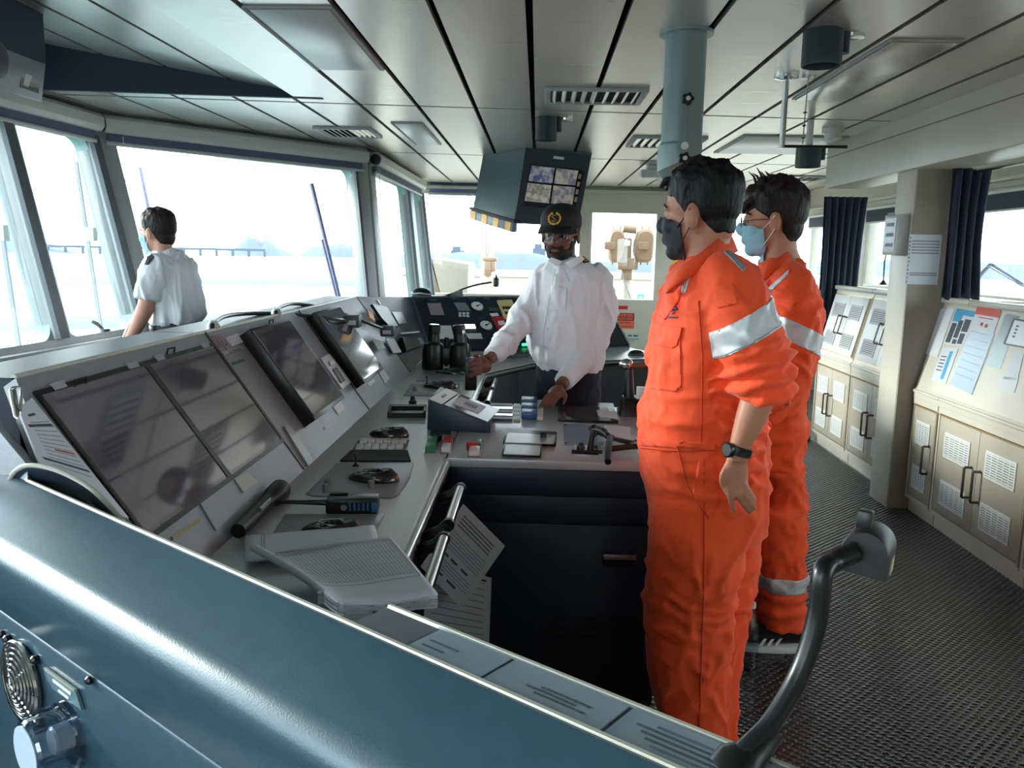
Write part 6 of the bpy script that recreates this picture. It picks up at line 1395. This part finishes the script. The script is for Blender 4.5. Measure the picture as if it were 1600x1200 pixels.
# reflective band on the sleeve, shoulder stripes, pockets, collar
def near_axis(a, d, r_, ymax=99): return lambda c, n: ((c-a)-d*(c-a).dot(d)).length < r_ and c.y < ymax
bA, bB = hit(T1, 1160, 492), hit(T1, 1166, 525)
ctr = aty(1160, 513, Y1-.19)
bn_ = V((.52, -.05, -.85)).normalized()
cutp = (CAM, (lambda n: n if n.dot(ray(1200, 520)) > 0 else -n)(ray(1104, 490).cross(ray(1117, 580)).normalized()))
shell(cme, near_axis(aA, aD, .14, Y1-.06), .0025, 'sleeve_band', m_reflect, P1, .002, [cutp, (ctr-bn_*.033, bn_), (ctr+bn_*.033, -bn_)])
shell(cme, near_axis(aA, aD, .14, Y1-.06), .0034, 'band_seam', m_reflect2, P1, .001, [cutp, (ctr+bn_*.027, bn_), (ctr+bn_*.030, -bn_)])
patchpx(cme, [(1131, 394), (1139, 391), (1166, 420), (1160, 424)], .003, 'shoulder_stripe', m_reflect2, P1)
for pix in ([(1098, 396), (1104, 397), (1082, 425), (1075, 424)], [(1075, 424), (1082, 425), (1071, 458), (1062, 457)]): patchpx(cme, pix, .003, 'chest_stripe', m_reflect, P1)
for nm, pix in (('chest_pocket', [(1024, 505), (1064, 512), (1065, 604), (1056, 612), (1018, 608)]), ('pocket_flap', [(1027, 506), (1068, 512), (1060, 540), (1052, 545), (1022, 540)]), ('sleeve_pocket', [(1118, 450), (1143, 441), (1156, 462), (1150, 475), (1124, 482), (1116, 474)]), ('hip_pocket', [(1092, 720), (1116, 722), (1122, 790), (1108, 812), (1082, 770)]), ('waistband', [(1001, 686), (1120, 694), (1120, 704), (1000, 696)])):
    patchpx(cme, pix, .003 if nm != 'pocket_flap' else .006, nm, m_orange, P1)
for pix in ([(1092, 470), (1098, 560), (1096, 690)], [(1100, 718), (1100, 900), (1092, 1140)], [(1002, 700), (1060, 706), (1120, 704)], [(1060, 700), (1075, 760), (1108, 812)]): onsurf(T1, pix, .0015, 'seam', mat('orange_seam', (196, 52, 22), .8), P1, .0016, 14)
# collar: a turned-down band round the neck
def collar(Y0, front, back, top, m, par, hw=.085, w_=.05):
    pass
cpts = [aty(1052, 428, Y1-.10), aty(1066, 414, Y1-.115), aty(1090, 398, Y1-.11), aty(1115, 378, Y1-.085), aty(1134, 364, Y1-.02), aty(1138, 364, Y1+.04), aty(1110, 378, Y1+.10), aty(1075, 402, Y1+.10)]
cP = smooth_path(cpts, 4); cen = aty(1100, 405, Y1)
rings = []
for i, q in enumerate(cP):
    o_ = V((q.x-cen.x, q.y-cen.y, 0)).normalized(); rings.append((q+o_*.004, q+o_*.022+V((0, 0, -.034)), q+o_*.030+V((0, 0, -.052)), q-o_*.004+V((0, 0, -.05))))
mb = MB(); vs = [p for r_ in rings for p in r_]; n = len(rings); mb.add(vs, [[i*4+a, i*4+a+1, (i+1)*4+a+1, (i+1)*4+a] for i in range(n-1) for a in range(3)]); co = mb.build('collar', m_orange, P1); co.data.polygons.foreach_set('use_smooth', [True]*len(co.data.polygons)); md = co.modifiers.new('t', 'SOLIDIFY'); md.thickness = .006
lp = patchpx(cme, [(1026, 455), (1050, 434), (1070, 430), (1062, 470), (1040, 500), (1026, 490)], .004, 'front_placket', m_orange, P1)
# embroidered emblem on the chest
q = hit(T1, 1052, 484)
if q: 
    patchpx(cme, [(1045, 481), (1057, 480), (1060, 484), (1050, 486), (1044, 485)], .003, 'emblem_arc', mat('emblem_blue', (60, 50, 90), .6), P1); patchpx(cme, [(1044, 487), (1056, 486), (1052, 491), (1046, 491)], .003, 'emblem_dot', mat('emblem_pink', (230, 60, 90), .6), P1); patchpx(cme, [(1038, 494), (1059, 495), (1059, 497), (1038, 496)], .003, 'emblem_text', mat('emblem_blue', (60, 50, 90), .6), P1)
hair(bme, hd1, m_hair1, P1, .028, .005, .055, -.048, 1.)
MB().tube([hd1.p(.06, -.02, .09), hd1.p(.088, -.02, .088), hd1.p(.104, -.018, .07)], [.016, .012, .003], 8).tube([hd1.p(.06, .015, .092), hd1.p(.09, .02, .09), hd1.p(.106, .022, .074)], [.016, .012, .003], 8).build('fringe', m_hair1, P1, smooth=True)
eyes(hd1, P1)
def mask(src, hd, m, par, umax=-.012, umin=-.12, fmin=.035, off=.007):
    pl = [(hd.p(0, 0, umax), (hd.u*-1+hd.f*.25).normalized()), (hd.p(fmin, 0, 0), (hd.f+hd.u*-.1).normalized()), (hd.p(0, 0, umin), (hd.u+hd.f*.3).normalized())]
    return shell(src, lambda c, n: abs(hd.loc(c)[1]) < .075 and hd.loc(c)[2] > -.16, off, 'face_mask', m, par, .004, pl)
mask(bme, hd1, m_maskk, P1, -.03, -.14, .028, .008)
for u0, u1 in ((-.035, .012), (-.098, -.035)): MB().tube([hd1.p(.034, .068 if u0 > -.05 else .056, u0), hd1.p(.012, .080, (u0+u1)/2), hd1.p(-.006, .086, u1)], .0018, 6).build('mask_loop', m_black, P1, smooth=True)
wr_c = aty(1154, 703, yh); wd_ = (aty(1152, 718, yh)-aty(1172, 655, yh)).normalized()
wt_ = MB().lathe([(.0315, -.012), (.0345, -.010), (.0345, .010), (.0315, .012)], wr_c, wd_, 22).build('wristwatch_band', m_black, P1, smooth=True)
MB().lathe([(.019, .028), (.020, .040), (.016, .043)], wr_c, (aty(1128, 703, yh-.03)-wr_c), 18).build('watch_case', m_black, wt_, smooth=True)
for dy in (-.09, .09):
    c_ = aty(1085, 1190, Y1+dy); sh_ = MB(); sh_.ell(V((c_.x-.06, c_.y, .035)), (V((.15, 0, 0)), V((0, .05, 0)), V((0, 0, .045))), 18, 10); sm_ = remesh(sh_, .008, 2, 'shoe')
    for v in sm_.vertices: v.co.z = max(v.co.z, .004)
    smoothobj('shoe', sm_, m_black, P1)
# ---------------------------------------------------------------- far man in orange
Y2 = 3.16
P2 = thing('person', (.93, Y2, 0), 'man in orange coverall with glasses and pale blue mask, standing behind the other', 'person')
hd2 = Head(aty(1207, 345, Y2), (-.96, .26, -.03), k=1.06)
bd = MB(); hd2.build(bd, aty(1222, 415, Y2), .058)
sil(bd, [(400, 1200, 1240, .07), (440, 1190, 1255, .15), (520, 1180, 1255, .16), (620, 1175, 1245, .14), (720, 1178, 1242, .14), (800, 1182, 1246, .14)], Y2, 20)
for dy, xs in ((-.09, 0), (.09, -18)): sil(bd, [(770, 1195+xs, 1245+xs, .07, dy), (880, 1200+xs, 1245+xs, .06, dy), (985, 1208+xs, 1245+xs, .042, dy)], Y2, 16)
arm(bd, [(1235, 450, Y2-.18, .05), (1243, 520, Y2-.2, .048), (1232, 590, Y2-.2, .043), (1200, 640, Y2-.22, .036), (1172, 668, Y2-.22, .028)])
arm(bd, [(1205, 450, Y2+.17, .05), (1200, 520, Y2+.2, .048), (1190, 590, Y2+.2, .043), (1165, 650, Y2+.16, .034), (1150, 672, Y2+.12, .028)])
fingers(bd, [[(1170, 668+k*4, Y2-.22), (1155, 676+k*4, Y2-.22), (1142, 680+k*4, Y2-.21)] for k in range(4)]+[[(1172, 664, Y2-.22), (1162, 662, Y2-.2), (1152, 664, Y2-.18)]])
fingers(bd, [[(1148, 672+k*3, Y2+.12), (1136, 678+k*3, Y2+.10), (1126, 680+k*3, Y2+.08)] for k in range(4)])
bme = remesh(bd, .0055, 3, 'body'); smoothobj('body', bme, m_skin2, P2)
cl_ = MB()
sil(cl_, [(404, 1196, 1243, .07), (412, 1188, 1250, .11), (435, 1180, 1264, .165), (465, 1174, 1270, .20), (515, 1168, 1266, .2), (576, 1164, 1254, .19), (625, 1160, 1254, .185), (674, 1160, 1254, .18), (705, 1166, 1247, .18), (760, 1170, 1254, .17), (820, 1176, 1256, .155)], Y2)
sil(cl_, [(790, 1176, 1256, .095, -.09), (871, 1183, 1257, .09, -.09), (908, 1187, 1258, .088, -.09), (950, 1188, 1259, .086, -.09), (978, 1191, 1262, .085, -.09)], Y2)
sil(cl_, [(790, 1160, 1240, .095, .09), (871, 1162, 1235, .09, .09), (975, 1168, 1232, .085, .09)], Y2)
arm(cl_, [(1225, 425, Y2-.12, .06), (1240, 455, Y2-.17, .082), (1247, 505, Y2-.20, .082), (1242, 550, Y2-.205, .08), (1232, 592, Y2-.21, .076), (1208, 630, Y2-.22, .066), (1190, 650, Y2-.22, .058)])
arm(cl_, [(1200, 425, Y2+.12, .06), (1198, 470, Y2+.18, .078), (1196, 530, Y2+.2, .078), (1188, 595, Y2+.2, .07), (1172, 640, Y2+.17, .058)])
cme = remesh(cl_, .0095, 4, 'coverall')
displace(cme, lambda p, n: folds(.011, (7, 7, 9), 5.)(p, n)+max(0, min(1, (.35-p.z)/.15))*.006*math.sin(p.z*90+3*noise.noise(p*9))); smoothobj('coverall', cme, m_orange, P2); T2 = bvh(cme)
a2A, a2B = aty(1240, 455, Y2-.17), aty(1242, 550, Y2-.205); a2D = (a2B-a2A).normalized(); ctr = aty(1232, 517, Y2-.2); bn_ = V((-.45, 0, -1)).normalized()
shell(cme, near_axis(a2A, a2D, .12, Y2-.08), .0025, 'sleeve_band', m_reflect, P2, .002, [(ctr-bn_*.034, bn_), (ctr+bn_*.034, -bn_)])
zc_ = aty(1225, 905, Y2-.09).z
shell(cme, lambda c, n: c.y < Y2+.0, .0025, 'leg_band', m_reflect, P2, .002, [(V((0, 0, zc_-.03)), V((0, 0, 1))), (V((0, 0, zc_+.03)), V((0, 0, -1)))])
patchpx(cme, [(1233, 421), (1232, 429), (1206, 454), (1199, 452)], .003, 'shoulder_stripe', m_reflect, P2); patchpx(cme, [(1213, 470), (1242, 475), (1240, 494), (1212, 492)], .004, 'sleeve_pocket', m_orange, P2)
cpts = [aty(1186, 428, Y2-.09), aty(1200, 414, Y2-.11), aty(1222, 398, Y2-.09), aty(1240, 388, Y2-.02), aty(1240, 388, Y2+.04), aty(1215, 402, Y2+.10)]
cP = smooth_path(cpts, 4); cen = aty(1215, 412, Y2); rings = []
for q in cP:
    o_ = V((q.x-cen.x, q.y-cen.y, 0)).normalized(); rings.append((q+o_*.004, q+o_*.022+V((0, 0, -.034)), q+o_*.030+V((0, 0, -.052)), q-o_*.004+V((0, 0, -.05))))
mb = MB(); n = len(rings); mb.add([p for r_ in rings for p in r_], [[i*4+a, i*4+a+1, (i+1)*4+a+1, (i+1)*4+a] for i in range(n-1) for a in range(3)]); co = mb.build('collar', m_orange, P2); co.data.polygons.foreach_set('use_smooth', [True]*len(co.data.polygons)); co.modifiers.new('t', 'SOLIDIFY').thickness = .006
hair(bme, hd2, m_hair2, P2, .032, .010, .035, -.072, 4.)
for k in range(5):
    a_ = random.Random(k).uniform(-.05, .05); MB().tube([hd2.p(.01+k*.012, a_, .13), hd2.p(.02+k*.012, a_+.01, .155), hd2.p(.03+k*.014, a_+.02, .165+.006*(k % 3))], [.006, .004, .001], 6).build('hair_tuft', m_hair2, P2, smooth=True)
for k in range(6): MB().tube([hd2.p(.06, -.05+k*.02, .075), hd2.p(.092, -.05+k*.02, .055), hd2.p(.100, -.05+k*.021, .028)], [.016, .012, .003], 8).build('fringe_lock', m_hair2, P2, smooth=True)
eyes(hd2, P2); mask(bme, hd2, m_mask, P2, -.038, -.135, .030, .012)
for u0, u1 in ((-.035, .015), (-.095, -.03)): MB().tube([hd2.p(.036, .066 if u0 > -.05 else .056, u0), hd2.p(.012, .081, (u0+u1)/2), hd2.p(-.008, .088, u1)], .0017, 6).build('mask_loop', m_white, P2, smooth=True)
def glasses(hd, par, m, h=.017, w_=.025):
    g = None
    for q in (-1, 1):
        pts = [hd.p(.104, q*.033+w_*math.cos(2*math.pi*k/16), -.004+h*math.sin(2*math.pi*k/16)) for k in range(17)]
        r_ = MB().tube(pts, .0014, 6).build('glasses_rim', m, par, smooth=True)
        mb = MB(); mb.hexa(pts[:-1], [p+hd.f*.001 for p in pts[:-1]]); mb.build('glasses_lens', m_cover if False else m_glass, r_)
        MB().tube([hd.p(.104, q*(.033+w_), -.002), hd.p(.05, q*.074, .002), hd.p(-.004, q*.084, .002)], .0015, 6).build('glasses_temple', m, par, smooth=True)
    MB().tube([hd.p(.104, -.009, -.002), hd.p(.108, 0, .002), hd.p(.104, .009, -.002)], .0014, 6).build('glasses_bridge', m, par, smooth=True)
glasses(hd2, P2, mat('glasses_black', (30, 26, 28), .3))
for dy, xo in ((-.09, 0), (.09, -.06)):
    ct = aty(1222, 985, Y2+dy); x0_ = ct.x+.085+xo; mb = MB(); mb2 = MB(); pr = []
    for k in range(9):
        t_ = k/8; xx = x0_-.29*t_; wd2 = .036+.014*math.sin(math.pi*min(1, t_*1.15)); hh = .105*(1-t_)**.8+.045 if t_ < .92 else .04
        pr.append((xx, wd2, hh))
    mb.loft([[V((xx, ct.y+wd2*math.cos(2*math.pi*q/14), .028+max(0, hh-.028)*.5+(max(0.02, hh-.028)*.5)*math.sin(2*math.pi*q/14))) for q in range(14)] for xx, wd2, hh in pr])
    sme_ = remesh(mb, .006, 3, 'shoe'); so = smoothobj('shoe', sme_, m_blackm, P2)
    mb2.loft([[V((xx+(.006 if i == 0 else 0), ct.y+(wd2+.006)*a, z)) for a, z in ((-1, .003), (1, .003), (1, .032-.006*i/8), (-1, .032-.006*i/8))] for i, (xx, wd2, hh) in enumerate(pr)]); mb2.build('shoe_sole', m_white, so, bevel=.004)
    for k in range(3):
        xx = x0_-.115-k*.028; MB().hexa([V((xx, ct.y-.052, .036)), V((xx-.012, ct.y-.052, .036)), V((xx-.012, ct.y-.040, .036)), V((xx, ct.y-.040, .036))], [V((xx+.032, ct.y-.043, .082)), V((xx+.020, ct.y-.043, .082)), V((xx+.020, ct.y-.03, .082)), V((xx+.032, ct.y-.03, .082))]).build('shoe_stripe', m_white, so)
# ---------------------------------------------------------------- captain
Y3 = 3.78
P3 = thing('person', (.13, Y3, 0), 'bearded man in white officer shirt and black cap holding a radio behind the peninsula', 'person')
hd3 = Head(aty(876, 366, Y3-.03), (-.30, -.95, -.10), k=1.0)
bd = MB(); hd3.build(bd, aty(888, 420, Y3+.02), .06)
sil(bd, [(405, 868, 910, .06), (430, 850, 938, .09), (500, 842, 935, .11), (560, 845, 932, .12), (640, 850, 928, .12)], Y3, 20)
for xs in (-22, 22): sil(bd, [(620, 888+xs-20, 888+xs+20, .07), (760, 888+xs-18, 888+xs+18, .06), (915, 888+xs-13, 888+xs+13, .045)], Y3, 16)
rY, lY = 3.50, 3.47
arm(bd, [(848, 430, Y3, .04), (832, 470, Y3-.03, .036), (812, 506, Y3-.08, .032), (792, 532, Y3-.15, .028), (775, 552, rY+.06, .026), (762, 563, rY, .026)])
arm(bd, [(938, 440, Y3, .04), (938, 492, Y3-.01, .036), (925, 536, Y3-.06, .032), (905, 567, Y3-.15, .028), (887, 589, lY+.09, .027), (876, 602, lY+.03, .028)])
# right hand closed round the radio
bd.ell(aty(754, 571, rY-.02), (V((.038, 0, -.012)), V((0, .026, 0)), V((.01, 0, .032))), 16, 10)
fingers(bd, [[(752, 560+k*7.5, rY-.045), (742, 562+k*7.5, rY-.058), (735, 565+k*7.5, rY-.05), (731, 566+k*7.5, rY-.03)] for k in range(4)]+[[(758, 562, rY-.03), (750, 555, rY-.0), (741, 556, rY+.005)]], .0095)
# left hand resting on the switches
bd.ell(aty(868, 612, lY), (V((.034, -.01, .018)), V((0, .030, .005)), V((-.006, 0, .024))), 16, 10)
fingers(bd, [[(864+k*4.5, 614+k*1.2, lY-.015), (855+k*5, 619+k*1.5, lY-.035), (848+k*6, 628+k*1.0, lY-.045), (844+k*6.5, 634+k*.5, lY-.048)] for k in range(4)]+[[(880, 610, lY-.01), (884, 620, lY-.02), (880, 630, lY-.035)]], .009)
bme = remesh(bd, .0048, 3, 'body'); smoothobj('body', bme, m_skin3, P3)
cl_ = MB()
sil(cl_, [(402, 862, 912, .065), (410, 852, 922, .085), (422, 843, 940, .105), (440, 836, 950, .125), (470, 830, 948, .135), (500, 827, 946, .15), (532, 824, 945, .165), (556, 830, 946, .165), (568, 838, 944, .155), (580, 842, 940, .145)], Y3)
arm(cl_, [(862, 420, Y3, .05), (847, 442, Y3-.01, .064), (834, 470, Y3-.03, .068), (814, 504, Y3-.08, .062), (794, 530, Y3-.15, .056), (776, 551, rY+.07, .048), (768, 559, rY+.04, .043)])
arm(cl_, [(922, 420, Y3, .05), (937, 446, Y3, .064), (940, 492, Y3-.01, .068), (926, 535, Y3-.06, .062), (906, 566, Y3-.15, .055), (888, 588, lY+.10, .047), (880, 597, lY+.06, .043)])
cme = remesh(cl_, .0075, 3, 'shirt')
zh3 = aty(890, 575, Y3).z
def f3(p, n):
    d1 = folds(.011, (8, 8, 5), 2.)(p, n); sl_ = max(0, min(1, abs(p.x-.13)/.12-.9)); return d1*(.5+.8*sl_)*max(0, min(1, (p.z-zh3)/.07)+(sl_ > .3)*.0)
displace(cme, f3); smoothobj('shirt', cme, m_shirt, P3); T3 = bvh(cme)
tr = MB(); sil(tr, [(560, 840, 942, .145), (600, 836, 938, .15), (650, 838, 936, .145), (700, 840, 936, .14)], Y3)
for xs in (-24, 24): sil(tr, [(670, 888+xs-26, 888+xs+26, .12), (780, 888+xs-24, 888+xs+24, .09), (915, 888+xs-20, 888+xs+20, .07)], Y3, 20)
tme = remesh(tr, .010, 4, 'trousers'); displace(tme, folds(.005, (9, 9, 9), 7.)); smoothobj('trousers', tme, m_trouser, P3)
for xs in (-24, 24):
    c_ = aty(888+xs, 915, Y3); MB().ell(V((c_.x, c_.y-.06, .045)), (V((.045, 0, 0)), V((0, .13, 0)), V((0, 0, .042))), 16, 10).build('shoe', m_black, P3, smooth=True)
eyes(hd3, P3); glasses(hd3, P3, mat('glasses_steel', (150, 150, 156), .25, .8), .018, .027)
def beardkeep(c, n):
    f, l, u = hd3.loc(c)
    if u > -.028 or u < -.135 or f < .005: return False
    if abs(l) < .021 and -.075 < u < -.056 and f > .07: return False
    if f > .06 and abs(l) < .012 and u > -.05: return False
    return (u < -.062 and f > .0) or (abs(l) < .036 and u < -.042) or (f < .045 and u < -.02 and abs(l) > .045)
shell(bme, beardkeep, lambda c, n: .006+.003*noise.noise(c*160), 'beard', mat('beard_black', (24, 18, 18), .6, bump=.5, bscale=200), P3, .003)
MB().ell(hd3.p(.089, 0, -.066), (hd3.f*.006, hd3.l*.019, hd3.u*.0065), 12, 6).build('lips', mat('lips', (116, 62, 54), .45), P3, smooth=True)
hair(bme, hd3, m_hair1, P3, .008, .007, .09, -.06, 2.)
# cap
cap = MB(); rings = []
for t_, rr in ((.030, 1.0), (.05, 1.03), (.08, 1.0), (.105, .88), (.122, .66), (.132, .38), (.135, .1)):
    rings.append([hd3.p(-.010+.110*rr*math.cos(2*math.pi*q/30), .088*rr*math.sin(2*math.pi*q/30), t_) for q in range(30)])
cap.loft(rings); m_cap = mat('cap_black', (16, 18, 26), .75, bump=.1, bscale=200)
co = cap.build('cap', m_cap, P3); co.data.polygons.foreach_set('use_smooth', [True]*len(co.data.polygons))
br = MB(); vs = []; nn = 16
for lay in (0, .004):
    for k in range(nn+1):
        a = math.radians(-68+136*k/nn); vs.append(hd3.p(-.010+.112*math.cos(a), .09*math.sin(a), .036+lay)); vs.append(hd3.p(.02+.150*math.cos(a), .088*math.sin(a), .018+.012*abs(math.sin(a))*-1+lay))
m2 = 2*(nn+1); fs = [[2*k, 2*k+1, 2*k+3, 2*k+2] for k in range(nn)]+[[m2+2*k, m2+2*k+2, m2+2*k+3, m2+2*k+1] for k in range(nn)]+[[2*k+1, m2+2*k+1, m2+2*k+3, 2*k+3] for k in range(nn)]
br.add(vs, fs).build('cap_brim', m_cap, co, smooth=True)
emc = hd3.p(.101, 0, .075); EF = Frame(emc, -hd3.l if False else hd3.l, hd3.u+hd3.f*-.25)
if EF.w.dot(hd3.f) < 0: EF = Frame(emc, -hd3.l, hd3.u+hd3.f*-.25)
for s_ in (-1, 1):
    for k in range(7):
        a = math.radians(-80+k*24); c_ = EF.p(s_*.026*math.cos(a), .024*math.sin(a), -.003+.0*k); MB().ell(c_+EF.w*(-.002-.004*abs(math.cos(a))+.004), (EF.u*.005, EF.v*.006, EF.w*.002), 8, 5).build('wreath_leaf', m_gold, co, smooth=True)
MB().tube([EF.p(.010, .010, .003), EF.p(0, .014, .004), EF.p(-.010, .008, .003), EF.p(0, 0, .004), EF.p(.010, -.008, .003), EF.p(0, -.014, .004), EF.p(-.010, -.010, .003)], .0022, 6).build('badge_letter', m_gold, co, smooth=True)
# shirt collar, placket, pocket, epaulette
for s_, pix in ((1, [(862, 402), (880, 409), (869, 416), (856, 407)]), (-1, [(882, 410), (908, 398), (914, 405), (892, 420)])):
    a = [aty(*q, Y3-.115) for q in pix]; MB().hexa(a, [p+V((0, .006, 0)) for p in a]).build('collar_point', m_shirt, P3, bevel=.002)
patchpx(cme, [(862, 445), (887, 450), (884, 488), (858, 482)], .002, 'chest_pocket', m_shirt, P3, thick=.002)
for pix in ([(868, 420), (858, 470), (850, 520), (848, 560)], [(880, 418), (890, 440)], [(862, 447), (887, 452)]): onsurf(T3, pix, .0012, 'shirt_seam', mat('shirt_seam', (196, 198, 206), .7), P3, .0006, 6)
for k in range(5):
    q = hit(T3, 868-k*4.2, 430+k*28, .001)
    if q: MB().lathe([(.0045, 0), (.004, .002)], q, (q*0+V((-.1, -1, 0))), 10).build('shirt_button', m_white, P3, smooth=True)
ep_ = patchpx(cme, [(903, 392), (919, 391), (932, 408), (911, 412)], .006, 'epaulette', mat('epaulette_black', (34, 30, 34), .6), P3)
for k in range(4): patchpx(cme, [(906+k*1.8, 397+k*3.6), (922+k*2.6, 394.5+k*3.6), (923+k*2.6, 396.3+k*3.6), (906.6+k*1.8, 398.8+k*3.6)], .0085, 'gold_stripe', m_gold, P3)
rad = thing('handheld_radio', aty(736, 590, rY-.035), 'handheld radio with antenna held in the captain\'s hand', 'radio')
rc_ = aty(736, 582, rY-.03); MB().wbox(rc_.x-.024, rc_.x+.024, rc_.y-.018, rc_.y+.018, rc_.z-.075, rc_.z+.055).build('radio_body', m_black, rad, bevel=.005)
MB().wbox(rc_.x-.024, rc_.x+.012, rc_.y-.019, rc_.y+.019, rc_.z+.055, rc_.z+.062).build('radio_top', mat('radio_blue', (40, 96, 130), .4), rad, bevel=.002)
MB().tube([V((rc_.x-.012, rc_.y, rc_.z+.06)), aty(726, 520, rY-.03)], [.006, .004], 8).build('antenna', m_black, rad, smooth=True); MB().ell(aty(725, 519, rY-.03), (V((.007, 0, 0)), V((0, .007, 0)), V((0, 0, .009))), 8, 6).build('antenna_tip', m_white, rad, smooth=True)
# ---------------------------------------------------------------- man at the window
Y4 = 4.5
P4 = thing('person', (-2.0, Y4, 0), 'man in short-sleeved white shirt and mask leaning on the window ledge', 'person')
hd4 = Head(aty(246, 364, Y4), (-.96, .28, -.06), k=.97)
bd = MB(); hd4.build(bd, aty(259, 396, Y4), .052)
sil(bd, [(404, 250, 276, .06), (424, 252, 286, .10), (460, 254, 298, .12), (505, 252, 302, .13), (560, 250, 300, .13)], Y4, 20)
for dy in (-.08, .08): sil(bd, [(550, 255, 298, .065, dy), (680, 258, 292, .055, dy), (812, 262, 288, .042, dy)], Y4, 14)
arm(bd, [(244, 420, Y4-.165, .036), (236, 448, Y4-.18, .046), (231, 470, Y4-.18, .044), (224, 490, Y4-.18, .041), (212, 514, Y4-.18, .033), (203, 530, Y4-.18, .027)])
arm(bd, [(244, 420, Y4+.165, .036), (232, 448, Y4+.2, .046), (226, 480, Y4+.2, .042), (206, 515, Y4+.18, .033), (198, 530, Y4+.18, .027)])
for dy in (-.18, .18):
    bd.ell(aty(196, 535, Y4+dy), (V((.036, 0, .006)), V((0, .034, 0)), V((0, 0, .018))), 14, 8)
    fingers(bd, [[(190, 537, Y4+dy-.025+k*.017), (184, 537, Y4+dy-.028+k*.018), (178, 540, Y4+dy-.03+k*.019), (176, 545, Y4+dy-.03+k*.019)] for k in range(4)]+[[(200, 536, Y4+dy-.03), (193, 541, Y4+dy-.05), (187, 544, Y4+dy-.055)]], .0095)
bme = remesh(bd, .0058, 3, 'body'); smoothobj('body', bme, m_skin4, P4)
cl_ = MB(); sil(cl_, [(392, 244, 280, .07), (399, 236, 288, .11), (413, 233, 300, .165), (440, 232, 309, .175), (470, 238, 313, .172), (490, 240, 317, .17), (500, 242, 312, .165), (506, 244, 306, .15)], Y4)
for s_ in (-1, 1): arm(cl_, [(252, 402, Y4+s_*.10, .05), (243, 418, Y4+s_*.16, .066), (236, 440, Y4+s_*.18, .068), (232, 458, Y4+s_*.18, .066), (231, 467, Y4+s_*.18, .062)])
cme = remesh(cl_, .0085, 3, 'shirt'); displace(cme, lambda p, n: folds(.013, (9, 9, 4), 3.)(p, n)*.9); smoothobj('shirt', cme, m_shirt, P4)
tr = MB(); sil(tr, [(496, 243, 310, .155), (530, 238, 311, .155), (570, 240, 308, .15)], Y4)
for dy in (-.08, .08): sil(tr, [(550, 243, 306, .085, dy), (680, 250, 298, .075, dy), (812, 254, 294, .065, dy)], Y4, 18)
tme = remesh(tr, .010, 4, 'trousers'); displace(tme, folds(.005, (9, 9, 9), 8.)); smoothobj('trousers', tme, m_trouser, P4)
MB().lathe([(1, 0)], (0, 0, 0), (0, 0, 1)) if False else None
sil(MB(), [(505, 240, 311, .16), (511, 240, 311, .16)], Y4).build('belt', m_black, P4, smooth=True)
for dy in (-.08, .08):
    c_ = aty(268, 812, Y4+dy); MB().ell(V((c_.x-.05, c_.y, .045)), (V((.13, 0, 0)), V((0, .045, 0)), V((0, 0, .042))), 16, 10).build('shoe', m_black, P4, smooth=True)
eyes(hd4, P4); mask(bme, hd4, m_mask, P4, -.022, -.135, .03, .010); hair(bme, hd4, m_hair1 if False else m_hair2, P4, .018, .006, .05, -.066, 6.)
for u0, u1 in ((-.03, .015), (-.095, -.03)): MB().tube([hd4.p(.036, .066 if u0 > -.05 else .056, u0), hd4.p(.012, .081, (u0+u1)/2), hd4.p(-.008, .088, u1)], .0017, 6).build('mask_loop', m_white, P4, smooth=True)
cP = smooth_path([aty(241, 404, Y4-.08), aty(250, 396, Y4-.085), aty(264, 388, Y4-.06), aty(272, 386, Y4), aty(264, 388, Y4+.06)], 3); mb = MB(); n = len(cP)
mb.add([p for q in cP for p in (q, q+V(((q.x-aty(258, 396, Y4).x)*.25, (q.y-Y4)*.25, -.03)))], [[2*i, 2*i+1, 2*i+3, 2*i+2] for i in range(n-1)]); co = mb.build('collar', m_shirt, P4); co.modifiers.new('t', 'SOLIDIFY').thickness = .005
patchpx(cme, [(231, 402), (238, 397), (241, 402), (232, 414), (227, 414)], .006, 'epaulette', mat('epaulette_black', (34, 30, 34), .6), P4)
